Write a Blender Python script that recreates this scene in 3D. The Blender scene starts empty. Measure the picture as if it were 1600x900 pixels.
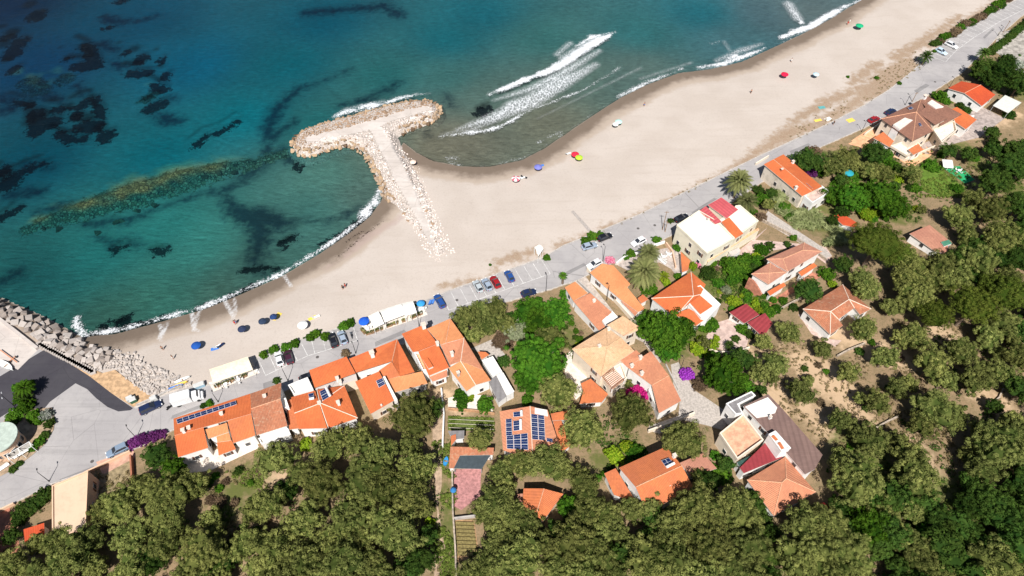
import bpy, bmesh, math, random
import numpy as np
from mathutils import Vector, Matrix, noise as mnoise

# ------------------------------------------------------------------ camera, sky, sun, exposure
SC = bpy.context.scene
COL = SC.collection
H = 135.0                       # camera height above the sea
TH = math.radians(51.4)         # pitch below the horizon
F = 1065.0                      # focal length in photo pixels (1600 wide)
cam_d = bpy.data.cameras.new('camera'); cam = bpy.data.objects.new('camera', cam_d); COL.objects.link(cam)
cam.location = (0, 0, H); cam.rotation_euler = (math.pi/2 - TH, 0, 0)
cam_d.sensor_width = 36; cam_d.lens = F/1600*36; cam_d.clip_start = 1; cam_d.clip_end = 12000
SC.camera = cam
SUN_EL, SH_AZ = 52.0, 85.0      # elevation; direction (deg from +X) in which shadows fall
w = bpy.data.worlds.new('World'); SC.world = w; w.use_nodes = True
nt = w.node_tree; nt.nodes.clear()
sky = nt.nodes.new('ShaderNodeTexSky'); sky.sky_type = 'NISHITA'; sky.sun_disc = False
sky.sun_elevation = math.radians(SUN_EL); sky.sun_rotation = math.radians(90-(SH_AZ+180))
bg = nt.nodes.new('ShaderNodeBackground'); bg.inputs[1].default_value = 0.046
wo = nt.nodes.new('ShaderNodeOutputWorld')
nt.links.new(sky.outputs[0], bg.inputs[0]); nt.links.new(bg.outputs[0], wo.inputs[0])
sd = bpy.data.lights.new('sun', 'SUN'); sd.energy = 4.8; sd.angle = math.radians(.53); sd.color = (1, .965, .92)
sun = bpy.data.objects.new('sun', sd); COL.objects.link(sun)
_e, _a = math.radians(SUN_EL), math.radians(SH_AZ)
sun.rotation_euler = Vector((math.cos(_a)*math.cos(_e), math.sin(_a)*math.cos(_e), -math.sin(_e))).to_track_quat('-Z', 'Y').to_euler()
SC.view_settings.view_transform = 'Standard'; SC.view_settings.look = 'None'
SC.view_settings.gamma = 1; SC.view_settings.use_curve_mapping = False
SC.view_settings.exposure = 0.57
SC.render.engine = 'CYCLES'; SC.cycles.max_bounces = 5; SC.cycles.transparent_max_bounces = 8
R = random.Random(7)

# ------------------------------------------------------------------ pixel <-> ground
cT, sT = math.cos(TH), math.sin(TH)
def P(px, py, z=0.0):
    u, v = px-800.0, py-450.0
    dy, dz = F*cT - v*sT, -F*sT - v*cT
    t = (H-z)/(-dz)
    return Vector((u*t, dy*t, z))
def proj(x, y, z):
    X, Y, Z = x, y, z-H
    d = Y*cT - Z*sT; up = Y*sT + Z*cT
    return 800+F*X/d, 450-F*up/d
def mpp(px, py, z=3):            # metres per photo pixel (across)
    return (P(px+1, py, z)-P(px, py, z)).length

# ------------------------------------------------------------------ materials
def s2l(c): return tuple(((x/255)/12.92 if x/255 <= .04045 else ((x/255+.055)/1.055)**2.4) for x in c)
class NT:
    def __init__(s, name):
        s.m = bpy.data.materials.new(name); s.m.use_nodes = True; s.t = s.m.node_tree; s.t.nodes.clear()
        s.out = s.n('ShaderNodeOutputMaterial')
    def n(s, ty, **kw):
        nd = s.t.nodes.new(ty)
        for k, v in kw.items(): setattr(nd, k, v)
        return nd
    def l(s, a, b): s.t.links.new(a, b)
    def val(s, inp, v):
        if hasattr(v, 'is_output') or isinstance(v, bpy.types.NodeSocket): s.l(v, inp)
        else: inp.default_value = v
    def math(s, op, a, b=0.0, c=0.0, clamp=False):
        nd = s.n('ShaderNodeMath', operation=op, use_clamp=clamp)
        s.val(nd.inputs[0], a); s.val(nd.inputs[1], b); s.val(nd.inputs[2], c)
        return nd.outputs[0]
    def step(s, x, a, b):        # smooth 0..1 from a to b
        nd = s.n('ShaderNodeMapRange', interpolation_type='SMOOTHSTEP')
        s.val(nd.inputs[0], x); nd.inputs[1].default_value = a; nd.inputs[2].default_value = b
        return nd.outputs[0]
    def mix(s, f, a, b, mode='MIX'):
        nd = s.n('ShaderNodeMix', data_type='RGBA', blend_type=mode)
        s.val(nd.inputs[0], f)
        for i, v in ((6, a), (7, b)):
            if isinstance(v, tuple): nd.inputs[i].default_value = (*v[:3], 1)
            else: s.l(v, nd.inputs[i])
        return nd.outputs[2]
    def noise(s, scale, detail=3, rough=.55, vec=None, dist=0):
        nd = s.n('ShaderNodeTexNoise'); nd.inputs['Scale'].default_value = scale
        nd.inputs['Detail'].default_value = detail; nd.inputs['Roughness'].default_value = rough
        nd.inputs['Distortion'].default_value = dist
        s.l(vec if vec else s.pos(), nd.inputs['Vector']); return nd.outputs['Fac']
    def pos(s):
        if not hasattr(s, '_p'): s._p = s.n('ShaderNodeNewGeometry').outputs['Position']
        return s._p
    def attr(s, name, col=False):
        nd = s.n('ShaderNodeAttribute', attribute_name=name)
        return nd.outputs['Color'] if col else nd.outputs['Fac']
    def orand(s): return s.n('ShaderNodeObjectInfo').outputs['Random']
    def bump(s, h, strength=.4, dist=.1):
        b = s.n('ShaderNodeBump'); b.inputs['Strength'].default_value = strength; b.inputs['Distance'].default_value = dist
        s.l(h, b.inputs['Height']); return b.outputs[0]
    def bsdf(s, col, rough=.8, metal=0, normal=None, spec=.3, **kw):
        b = s.n('ShaderNodeBsdfPrincipled')
        if isinstance(col, tuple): b.inputs['Base Color'].default_value = (*col[:3], 1)
        else: s.l(col, b.inputs['Base Color'])
        s.val(b.inputs['Roughness'], rough); b.inputs['Metallic'].default_value = metal
        b.inputs['Specular IOR Level'].default_value = spec
        if normal: s.l(normal, b.inputs['Normal'])
        for k, v in kw.items(): b.inputs[k].default_value = v
        s.l(b.outputs[0], s.out.inputs[0]); return b
_M = {}
def mat_plain(name, col, rough=.7, var=.18, scale=1.5, metal=0, spec=.3, **kw):
    if name in _M: return _M[name]
    t = NT(name)
    n = t.noise(scale, 4, .6)
    c = t.mix(t.step(n, .3, .7), tuple(x*(1-var) for x in col), tuple(min(1, x*(1+var*.7)) for x in col))
    t.bsdf(c, rough, metal, spec=spec, **kw)
    _M[name] = t.m; return t.m
def mat_wall(name, col, stain=.35):
    if name in _M: return _M[name]
    t = NT(name)
    a = t.noise(.55, 5, .65); b = t.noise(3.5, 4, .6)
    # drips: noise stretched along z
    mp = t.n('ShaderNodeMapping'); mp.inputs['Scale'].default_value = (2.2, 2.2, .35); t.l(t.pos(), mp.inputs[0])
    d = t.noise(1.0, 4, .6, vec=mp.outputs[0])
    c = t.mix(t.step(a, .42, .75), col, tuple(x*(1-stain*.45) for x in col))
    c = t.mix(t.math('MULTIPLY', t.step(d, .55, .8), stain), c, tuple(x*.55 for x in col))
    t.bsdf(c, .85, normal=t.bump(b, .25, .03), spec=.2)
    _M[name] = t.m; return t.m
def mat_roof(name, c1, c2, c3, old=.2, period=.3):
    """clay tiles: c1 main, c2 second tone, c3 lichen/soot; UV in metres (u along eave, v down slope)"""
    if name in _M: return _M[name]
    t = NT(name)
    uv = t.n('ShaderNodeUVMap').outputs[0]
    sep = t.n('ShaderNodeSeparateXYZ'); t.l(uv, sep.inputs[0])
    ph = t.math('MULTIPLY', sep.outputs[0], 2*math.pi/period)
    wv = t.math('SINE', ph)
    row = t.math('FRACT', t.math('DIVIDE', sep.outputs[1], .38))
    # per tile random
    fl = t.n('ShaderNodeCombineXYZ')
    t.l(t.math('FLOOR', t.math('DIVIDE', sep.outputs[0], period)), fl.inputs[0]); t.l(t.math('FLOOR', t.math('DIVIDE', sep.outputs[1], .38)), fl.inputs[1])
    wn = t.n('ShaderNodeTexWhiteNoise', noise_dimensions='2D'); t.l(fl.outputs[0], wn.inputs['Vector'])
    big = t.noise(.22, 4, .6); med = t.noise(1.6, 5, .7)
    c = t.mix(t.step(big, .35, .65), c1, c2)
    c = t.mix(t.math('MULTIPLY', wn.outputs[0], .22+old*.5), c, tuple(x*.62 for x in c2))
    c = t.mix(t.math('MULTIPLY', t.step(med, .62-old*.25, .8-old*.1), .35+old), c, c3)
    # streaks down the slope
    mp = t.n('ShaderNodeMapping'); mp.inputs['Scale'].default_value = (1.6, .22, 1); t.l(uv, mp.inputs[0])
    st = t.noise(1.0, 4, .65, vec=mp.outputs[0])
    c = t.mix(t.math('MULTIPLY', t.step(st, .5, .78), .3+old*.5), c, tuple(x*.6 for x in c1))
    c = t.mix(t.math('MULTIPLY', t.step(wv, .2, -1.0), .28), c, tuple(x*.45 for x in c1))
    c = t.mix(t.math('MULTIPLY', t.step(row, .86, 1.0), .22), c, tuple(x*.45 for x in c1))
    hgt = t.math('ADD', wv, t.math('MULTIPLY', row, .5))
    t.bsdf(c, .82, normal=t.bump(hgt, .5, .05), spec=.2)
    _M[name] = t.m; return t.m
def mat_leaf(name, c_dark, c_light, hue_var=.5):
    if name in _M: return _M[name]
    t = NT(name)
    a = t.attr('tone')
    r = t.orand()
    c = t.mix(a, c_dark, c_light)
    n = t.noise(.35, 2)
    c = t.mix(t.math('MULTIPLY', t.step(n, .45, .7), .35), c, tuple((x*.8+y*.5) for x, y in zip(c_light, (.05, .035, .01))))
    hs = t.n('ShaderNodeHueSaturation'); t.l(c, hs.inputs['Color'])
    t.l(t.math('ADD', .5-.018*hue_var, t.math('MULTIPLY', r, .036*hue_var)), hs.inputs['Hue'])
    t.l(t.math('ADD', .70, t.math('MULTIPLY', t.math('FRACT', t.math('MULTIPLY', r, 7.3)), .66)), hs.inputs['Value'])
    d = t.n('ShaderNodeBsdfDiffuse'); t.l(hs.outputs[0], d.inputs[0])
    tr = t.n('ShaderNodeBsdfTranslucent'); t.l(hs.outputs[0], tr.inputs[0])
    m = t.n('ShaderNodeMixShader'); m.inputs[0].default_value = .22; t.l(d.outputs[0], m.inputs[1]); t.l(tr.outputs[0], m.inputs[2])
    t.l(m.outputs[0], t.out.inputs[0])
    _M[name] = t.m; return t.m

# ------------------------------------------------------------------ mesh helpers
def unit(v):
    v = Vector(v); return v.normalized() if v.length > 1e-9 else Vector((1, 0, 0))
class MB:
    def __init__(s): s.v = []; s.f = []; s.mi = []; s.uv = []; s.sm = False
    def face(s, pts, mi=0, uv=None):
        i = len(s.v); s.v += [tuple(p) for p in pts]; s.f.append(tuple(range(i, i+len(pts)))); s.mi.append(mi)
        s.uv += uv if uv else [(0, 0)]*len(pts)
    def box(s, c, size, rot=0, mi=0, taper=1.0):
        cx, cy, cz = c; sx, sy, sz = (q/2 for q in size); ca, sa = math.cos(rot), math.sin(rot)
        def p(x, y, z):
            k = taper if z > 0 else 1
            x *= k; y *= k
            return (cx+x*ca-y*sa, cy+x*sa+y*ca, cz+z)
        q = [p(a*sx, b*sy, d*sz) for d in (-1, 1) for a, b in ((-1, -1), (1, -1), (1, 1), (-1, 1))]
        for f in ((3, 2, 1, 0), (4, 5, 6, 7), (0, 1, 5, 4), (1, 2, 6, 5), (2, 3, 7, 6), (3, 0, 4, 7)):
            s.face([q[i] for i in f], mi)
    def tube(s, a, b, r0, r1=None, n=6, mi=0, caps=True):
        a, b = Vector(a), Vector(b); r1 = r0 if r1 is None else r1
        d = unit(b-a); x = unit(d.orthogonal()); y = d.cross(x)
        A = [a+(x*math.cos(t)+y*math.sin(t))*r0 for t in (2*math.pi*i/n for i in range(n))]
        B = [b+(x*math.cos(t)+y*math.sin(t))*r1 for t in (2*math.pi*i/n for i in range(n))]
        for i in range(n): s.face([A[i], A[(i+1) % n], B[(i+1) % n], B[i]], mi)
        if caps: s.face(A[::-1], mi); s.face(B, mi)
    def prism(s, poly, z0, z1, mi=0):
        """poly: world xy list; vertical prism"""
        n = len(poly)
        ar = sum(poly[i][0]*poly[(i+1) % n][1]-poly[(i+1) % n][0]*poly[i][1] for i in range(n))
        if ar < 0: poly = poly[::-1]
        s.face([(p[0], p[1], z1) for p in poly], mi, [(p[0], p[1]) for p in poly]); s.face([(p[0], p[1], z0) for p in poly[::-1]], mi)
        for i in range(n):
            a, b = poly[i], poly[(i+1) % n]
            s.face([(a[0], a[1], z0), (b[0], b[1], z0), (b[0], b[1], z1), (a[0], a[1], z1)], mi)
    def build(s, name, mats, parent=None, off=None, weld=False, smooth=False):
        me = bpy.data.meshes.new(name)
        o3 = Vector(parent.location) if (parent is not None and off is None) else Vector(off or (0, 0, 0))
        me.from_pydata([(v[0]-o3[0], v[1]-o3[1], v[2]-o3[2]) for v in s.v], [], s.f)
        for m in (mats if isinstance(mats, (list, tuple)) else [mats]): me.materials.append(m)
        me.polygons.foreach_set('material_index', s.mi)
        uvl = me.uv_layers.new(name='UVMap'); uvl.data.foreach_set('uv', [c for q in s.uv for c in q])
        if weld:
            bm = bmesh.new(); bm.from_mesh(me); bmesh.ops.remove_doubles(bm, verts=bm.verts, dist=.002)
            bmesh.ops.recalc_face_normals(bm, faces=bm.faces); bm.to_mesh(me); bm.free()
        if smooth: me.polygons.foreach_set('use_smooth', [True]*len(me.polygons))
        me.update()
        o = bpy.data.objects.new(name, me); COL.objects.link(o)
        if parent is not None: o.parent = parent
        return o
def tag(o, label=None, cat=None, group=None, kind=None):
    if label: o['label'] = label
    if cat: o['category'] = cat
    if group: o['group'] = group
    if kind: o['kind'] = kind
    return o
def root(name, loc, label=None, cat=None, group=None, rot=0):
    o = bpy.data.objects.new(name, None); COL.objects.link(o); o.location = loc; o.rotation_euler = (0, 0, rot)
    o.empty_display_size = .3
    return tag(o, label, cat, group)
def mesh_obj(name, me, parent=None, loc=(0, 0, 0), rot=0, scale=1):
    o = bpy.data.objects.new(name, me); COL.objects.link(o); o.location = loc; o.rotation_euler = (0, 0, rot)
    o.scale = (scale,)*3 if not isinstance(scale, (tuple, list)) else scale
    if parent is not None: o.parent = parent
    return o
KIDS = {}
def copy_tree(o, parent=None, depth=0):
    c = o.copy(); COL.objects.link(c)
    if parent is not None: c.parent = parent
    for ch in list(o.children): copy_tree(ch, c)
    return c

# ------------------------------------------------------------------ terrain
SHORE = [(-700, 330), (-300, 400), (-80, 440), (0, 466), (60, 492), (128, 527), (180, 522), (250, 503), (320, 483), (380, 458), (440, 432), (500, 396),
         (545, 365), (578, 338), (596, 312), (608, 280), (618, 250), (630, 222), (650, 238), (680, 252), (720, 260), (765, 260), (815, 250), (850, 232),
         (880, 212), (930, 178), (970, 152), (1010, 132), (1060, 114), (1110, 108), (1160, 96), (1200, 78), (1250, 55), (1300, 28), (1345, 0), (1420, -50), (1700, -160), (2600, -300)]
UP = [(-900, 430), (-300, 450), (-60, 475), (0, 497), (62, 545), (140, 597), (212, 638), (250, 620), (300, 604), (330, 602), (395, 580), (402, 560), (470, 531), (560, 503),
      (650, 476), (700, 455), (760, 434), (800, 420), (850, 402), (880, 384), (940, 360), (1000, 335), (1050, 310), (1110, 281), (1180, 247), (1240, 219), (1300, 191), (1350, 165), (1390, 140),
      (1425, 112), (1446, 92), (1470, 70), (1500, 48), (1540, 24), (1600, -6), (1750, -75), (2600, -260)]
LOW = [(-900, 1090), (-200, 860), (0, 794), (24, 785), (78, 757), (138, 736), (201, 706), (270, 672), (340, 645), (440, 612), (540, 575), (640, 532), (700, 506), (790, 472), (860, 452), (905, 437),
       (940, 418), (985, 400), (1040, 372), (1100, 345), (1180, 292), (1240, 248), (1300, 222), (1350, 200), (1400, 176), (1450, 148), (1500, 116), (1530, 88), (1560, 56), (1600, 22), (1750, -60), (2600, -240)]
RZ = 2.6
SW = [P(x, max(y, -330), 0) for x, y in SHORE]; UW = [P(x, max(y, -330), RZ) for x, y in UP]; LW = [P(x, min(y, 1100), RZ) for x, y in LOW]
def pdist(X, Y, pts, closed=False):
    d = np.full(X.shape, 1e9); n = len(pts)
    for i in range(n if closed else n-1):
        a, b = pts[i], pts[(i+1) % n]
        dx, dy = b[0]-a[0], b[1]-a[1]; L2 = dx*dx+dy*dy+1e-9
        t = np.clip(((X-a[0])*dx+(Y-a[1])*dy)/L2, 0, 1)
        d = np.minimum(d, np.hypot(X-a[0]-t*dx, Y-a[1]-t*dy))
    return d
def yat(X, pts): return np.interp(X, [p[0] for p in pts], [p[1] for p in pts])
_rs = np.random.RandomState(3); _lat = _rs.rand(256, 256)
def vn(X, Y, sc):
    x, y = X/sc, Y/sc; xi, yi = np.floor(x).astype(int), np.floor(y).astype(int); fx, fy = x-xi, y-yi
    fx, fy = fx*fx*(3-2*fx), fy*fy*(3-2*fy); g = lambda a, b: _lat[a % 256, b % 256]
    return (g(xi, yi)*(1-fx)+g(xi+1, yi)*fx)*(1-fy)+(g(xi, yi+1)*(1-fx)+g(xi+1, yi+1)*fx)*fy
def axis(lo, hi, st, far):
    m = list(np.arange(lo, hi+.01, st)); a, b = m[0], m[-1]; s = st; L = []; Rr = []
    while a > -far: s *= 1.35; a -= s; L.append(a)
    s = st
    while b < far: s *= 1.35; b += s; Rr.append(b)
    return np.array(L[::-1]+m+Rr)
GX, GY = axis(-215, 250, .7, 3500), axis(20, 300, .7, 3500)
XX, YY = np.meshgrid(GX, GY)
dS = pdist(XX, YY, SW)*np.where(YY < yat(XX, SW), 1, -1)
dU = pdist(XX, YY, UW); dL = pdist(XX, YY, LW)
inland = YY < yat(XX, LW); beach = YY > yat(XX, UW)
n1 = vn(XX, YY, 9.)+.5*vn(XX+40, YY, 3.7)-.75
t_ = np.clip(dS/(dS+dU+1e-6), 0, 1)
zb = RZ*(1-(1-t_)**1.7)+.10*n1*np.clip(dU/4, 0, 1)*np.clip(dS/3, 0, 1)
zs = -5.0*(1-np.exp(-np.abs(dS)/45.))-.02+.15*n1*np.clip(-dS/8, 0, 1)
zl = RZ+.055*np.minimum(np.maximum(dL-1.5, 0), 90)+.35*n1*np.clip(dL/12, 0, 1)
ZZ = np.where(beach, np.where(dS > 0, zb, zs), RZ); ZZ = np.where(inland, zl, ZZ)
def tz(x, y):
    i = min(max(int(np.searchsorted(GX, x))-1, 0), len(GX)-2); j = min(max(int(np.searchsorted(GY, y))-1, 0), len(GY)-2)
    fx = (x-GX[i])/(GX[i+1]-GX[i]); fy = (y-GY[j])/(GY[j+1]-GY[j])
    return float((ZZ[j, i]*(1-fx)+ZZ[j, i+1]*fx)*(1-fy)+(ZZ[j+1, i]*(1-fx)+ZZ[j+1, i+1]*fx)*fy)
def G(px, py, h=0.0):
    """ground point seen at a photo pixel (or the point h above ground seen there)"""
    z = RZ
    for _ in range(7):
        p = P(px, py, z+h); z = .3*z+.7*tz(p.x, p.y)
    return P(px, py, z+h)
def strokes(lst, soft=1.0):
    """union of thick strokes given in photo pixels -> signed metres inside (+) on the grid"""
    out = np.full(XX.shape, -30.)
    for pts, hw in lst:
        wp = [G(x, y) for x, y in pts]
        k = mpp(*pts[0])
        hws = hw if isinstance(hw, (list, tuple)) else [hw]*len(pts)
        mx = max(hws)*k+4
        x0, x1 = min(p.x for p in wp)-mx, max(p.x for p in wp)+mx; y0, y1 = min(p.y for p in wp)-mx, max(p.y for p in wp)+mx
        i0, i1 = np.searchsorted(GX, x0), np.searchsorted(GX, x1)+1; j0, j1 = np.searchsorted(GY, y0), np.searchsorted(GY, y1)+1
        X, Y = XX[j0:j1, i0:i1], YY[j0:j1, i0:i1]
        if X.size == 0: continue
        o = np.full(X.shape, -30.)
        if len(wp) == 1: o = hws[0]*k-np.hypot(X-wp[0].x, (Y-wp[0].y)*.8)
        for i in range(len(wp)-1):
            a, b = wp[i], wp[i+1]; dx, dy = b.x-a.x, b.y-a.y
            t = np.clip(((X-a.x)*dx+(Y-a.y)*dy)/(dx*dx+dy*dy+1e-9), 0, 1)
            o = np.maximum(o, (hws[i]*(1-t)+hws[i+1]*t)*k-np.hypot(X-a.x-t*dx, Y-a.y-t*dy))
        out[j0:j1, i0:i1] = np.maximum(out[j0:j1, i0:i1], o)
    return out
def inpoly(X, Y, pts):
    c = np.zeros(X.shape, bool); n = len(pts)
    for i in range(n):
        x1, y1, x2, y2 = pts[i][0], pts[i][1], pts[(i+1) % n][0], pts[(i+1) % n][1]
        if y1 == y2: continue
        c ^= ((y1 > Y) != (y2 > Y)) & (X < (x2-x1)*(Y-y1)/(y2-y1)+x1)
    return c
WEED = [([(57, 25)], 11), ([(8, 60), (18, 58)], 6), ([(30, 68)], 12), ([(18, 85)], 12), ([(22, 110)], 7), ([(132, 74), (145, 80)], 7), ([(140, 88), (148, 100)], 9), ([(118, 106), (150, 104)], 8),
 ([(195, 84)], 3), ([(219, 94)], 9), ([(205, 116), (228, 115)], 8), ([(252, 95)], 4), ([(258, 120)], 6), ([(242, 135), (256, 141)], 6), ([(232, 172), (252, 162)], 8), ([(28, 160), (45, 165)], 5), ([(55, 178), (60, 200)], 10),
 ([(58, 203)], 13), ([(80, 193)], 12), ([(88, 172), (98, 172)], 6), ([(122, 168), (135, 160), (150, 157)], 6), ([(152, 165), (158, 182)], 5), ([(118, 182)], 8), ([(132, 198), (148, 198)], 13), ([(92, 210), (110, 220), (132, 218)], 6), ([(165, 214)], 11),
 ([(185, 3), (195, 1)], 5), ([(15, 285)], 15), ([(5, 268)], 8), ([(30, 272), (50, 262), (70, 257)], 5), ([(0, 342), (14, 336), (28, 326)], 4),
 ([(303, 230), (322, 214), (350, 205), (372, 190)], 1.6), ([(755, 174)], 7), ([(745, 178), (762, 170)], 4), ([(240, 395), (258, 392)], 2.5), ([(178, 394), (196, 385)], 1.5),
 ([(442, 382), (456, 373)], 3.5), ([(464, 264), (466, 262)], 3), ([(104, 92)], 3), ([(165, 45), (173, 43)], 2.5), ([(505, 386), (535, 370), (560, 350), (578, 332)], [2, 5, 5, 4]), ([(380, 425), (405, 420), (430, 420)], .8),
 ([(310, 484), (350, 470), (400, 445)], 1.5), ([(210, 512), (260, 497)], 2), ([(145, 524), (200, 512)], 3.5), ([(185, 505), (195, 500)], 5), ([(158, 530), (162, 512)], 3)]
DARK = [([(240, 395), (258, 392)], 6), ([(442, 382), (456, 373)], 8), ([(380, 425), (430, 420)], 5), ([(165, 28), (185, 35), (215, 33), (245, 25)], [9, 10, 4, 8]), ([(180, 100), (188, 104)], 12), ([(160, 70), (180, 78)], 8), ([(0, 150), (15, 160)], 10), ([(60, 145), (95, 155)], 10), ([(120, 135), (128, 148)], 9), ([(245, 175), (262, 188), (285, 190)], [9, 16, 8]), ([(225, 178), (245, 180)], 5), ([(268, 155)], 10), ([(0, 175), (18, 170)], 12),
 ([(345, 300), (375, 285), (410, 255), (440, 235)], [8, 12, 15, 15]), ([(350, 302), (372, 330), (400, 345)], [6, 20, 22]), ([(400, 345), (405, 375), (398, 408)], [24, 22, 10]), ([(400, 335), (440, 350), (480, 345)], [22, 16, 10]), ([(478, 345), (520, 345), (565, 325)], [6, 7, 4]),
 ([(418, 235), (420, 200), (432, 170)], [16, 15, 12]), ([(432, 170), (465, 140), (500, 128), (550, 108)], [12, 9, 6, 8]), ([(425, 215), (460, 190)], [18, 6]), ([(535, 165), (572, 156), (590, 145)], [8, 10, 6]), ([(590, 145), (608, 138), (620, 130)], [5, 12, 9]),
 ([(135, 350), (200, 343), (270, 318), (335, 298)], [7, 10, 8, 8]), ([(150, 368), (175, 380), (182, 392)], [5, 9, 5]), ([(195, 375), (215, 385)], 6), ([(480, 20), (600, 10)], [10, 16]), ([(600, 10), (620, 22)], 14), ([(410, 400), (400, 440)], [12, 3]), ([(392, 415), (415, 430)], 6),  # first stroke paints the shadow along the reef's lower edge into the bed
 ([(425, 240), (470, 248)], 12), ([(20, 305), (60, 300)], 10), ([(40, 258), (80, 262)], 8), ([(500, 398), (530, 382), (560, 360)], [4, 6, 6]), ([(0, 440), (30, 425)], 14), ([(60, 330), (130, 318)], [5, 8]), ([(700, 150), (705, 165)], 6), ([(665, 200), (672, 215)], 5)]
REEF = [([(38, 362), (70, 348), (130, 328), (200, 308), (280, 285), (350, 266), (400, 255), (450, 238)], [5, 13, 18, 26, 25, 17, 9, 7]), ([(225, 158), (238, 148), (248, 145)], [6, 5, 4]), ([(45, 130), (60, 140)], 15), ([(100, 125)], 12)]
SCRUB = [([(768, 415), (800, 403), (840, 392)], [3, 9, 8]), ([(690, 448), (740, 438), (780, 428)], 3), ([(945, 358), (985, 345), (1030, 322), (1080, 298), (1130, 270)], [6, 5, 3, 4, 4]), ([(1130, 270), (1180, 244)], [4, 8]), ([(1180, 240), (1230, 210), (1290, 188), (1340, 160)], [8, 14, 10, 12]),
 ([(1240, 190), (1300, 155), (1340, 140)], [6, 10, 8]), ([(1350, 150), (1390, 120), (1420, 100)], [16, 22, 18]), ([(1330, 130), (1370, 100)], [6, 10]), ([(1400, 90), (1450, 60), (1500, 25)], [10, 8, 4]), ([(1450, 70), (1500, 40), (1570, 0)], [8, 8, 8]), ([(870, 385), (920, 370)], 6)]
GREEN = [([(1440, 270), (1480, 285)], [22, 26]), ([(1450, 250), (1470, 265)], 14), ([(700, 800), (705, 900)], 12), ([(395, 740), (360, 780), (340, 820)], [22, 28, 20]), ([(690, 720), (700, 800)], 8), ([(1160, 480), (1210, 480)], 12), ([(1060, 540), (1100, 520)], 20),
 ([(1300, 330), (1230, 300)], 14), ([(1220, 315), (1310, 370)], 16), ([(1100, 440), (1180, 440)], 30), ([(870, 510), (900, 530)], 14), ([(940, 720), (980, 700)], 20), ([(1350, 300), (1400, 330)], 30), ([(1310, 250), (1400, 270)], 25), ([(180, 760), (175, 810)], 6), ([(1500, 230), (1590, 300)], 20), ([(1560, 110), (1600, 140)], 30), ([(1500, 800), (1580, 880)], 60), ([(1340, 700), (1440, 860)], 40)]
PALE = [([(1250, 560), (1300, 600), (1350, 650)], [22, 30, 14]), ([(1310, 520), (1400, 560)], 20), ([(1180, 560), (1220, 640)], 16), ([(1260, 640), (1300, 680)], 16), ([(1440, 500), (1490, 530)], 14), ([(1540, 620), (1580, 650)], 20), ([(1420, 690), (1460, 740), (1500, 830)], 12), ([(420, 745), (460, 750)], 14), ([(370, 860), (350, 890)], 16), ([(600, 885), (640, 880)], 14), ([(690, 620), (720, 640)], 12), ([(1480, 230), (1560, 260)], 10), ([(1590, 180), (1480, 225)], 8)]
WRACK = [([(525, 405), (548, 385), (572, 365), (598, 345)], [3, 5, 5, 3]), ([(170, 545), (205, 540)], 3.5), ([(540, 378), (565, 362)], 5), ([(525, 400), (512, 410)], 2)]
TONG = [([(250, 508), (252, 518), (248, 530)], [1.6, 1, .6]), ([(262, 504), (256, 520), (252, 532)], .7), ([(300, 489), (301, 505), (303, 516)], [2, 1.2, 1.2]), ([(312, 486), (306, 504), (303, 515)], .8), ([(303, 515), (311, 517)], 1), ([(352, 472), (360, 486), (364, 496)], [2, 1.3, .8]), ([(366, 466), (369, 485), (364, 498)], .8), ([(443, 430), (450, 440), (455, 447)], 1.2)]
PINK = [([(540, 400), (575, 370), (625, 340)], [12, 15, 10]), ([(510, 420), (545, 398)], 8)]
FLD = {'shore': np.clip(dS, -60, 120), 'weed': strokes(WEED), 'dark': strokes(DARK), 'reef': strokes([(p_, [w_*1.35 for w_ in h_] if isinstance(h_, list) else h_*1.2) for p_, h_ in REEF]), 'scrub': strokes(SCRUB), 'green': strokes(GREEN), 'pale': strokes(PALE), 'wrack': strokes(WRACK), 'pink': strokes(PINK), 'tongue': strokes(TONG),
       'inland': np.where(inland, np.clip(dL, 0, 30), -1.)}
rf = np.clip(FLD['reef']/3, 0, 1)
ZZ = ZZ + rf*(1.3*vn(XX, YY, 2.1)+.8*vn(XX+9, YY, 1.05)+.3)*(ZZ < -.5)
def grid_mesh(name, keep, z, fields, mat, cols=None):
    ny, nx = XX.shape
    idx = np.arange(ny*nx).reshape(ny, nx)
    k = keep[:-1, :-1] | keep[1:, :-1] | keep[:-1, 1:] | keep[1:, 1:]
    q = np.stack([idx[:-1, :-1], idx[:-1, 1:], idx[1:, 1:], idx[1:, :-1]], -1)[k]
    used = np.unique(q); re = np.full(ny*nx, -1, np.int64); re[used] = np.arange(len(used)); q = re[q]
    me = bpy.data.meshes.new(name)
    me.vertices.add(len(used)); co = np.stack([XX.ravel()[used], YY.ravel()[used], z.ravel()[used]], -1).astype(np.float32)
    me.vertices.foreach_set('co', co.ravel())
    me.loops.add(q.size); me.loops.foreach_set('vertex_index', q.ravel().astype(np.int32))
    me.polygons.add(len(q)); me.polygons.foreach_set('loop_start', np.arange(0, q.size, 4, dtype=np.int32))
    me.polygons.foreach_set('use_smooth', np.ones(len(q), bool))
    me.update(calc_edges=True)
    for n_, f_ in fields.items():
        a = me.attributes.new(n_, 'FLOAT', 'POINT'); a.data.foreach_set('value', f_.ravel()[used].astype(np.float32))
    if cols is not None:
        a = me.attributes.new('tint', 'FLOAT_COLOR', 'POINT')
        a.data.foreach_set('color', np.concatenate([cols.reshape(-1, 3)[used], np.ones((len(used), 1))], 1).astype(np.float32).ravel())
    me.materials.append(mat)
    o = bpy.data.objects.new(name, me); COL.objects.link(o); return o

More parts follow.
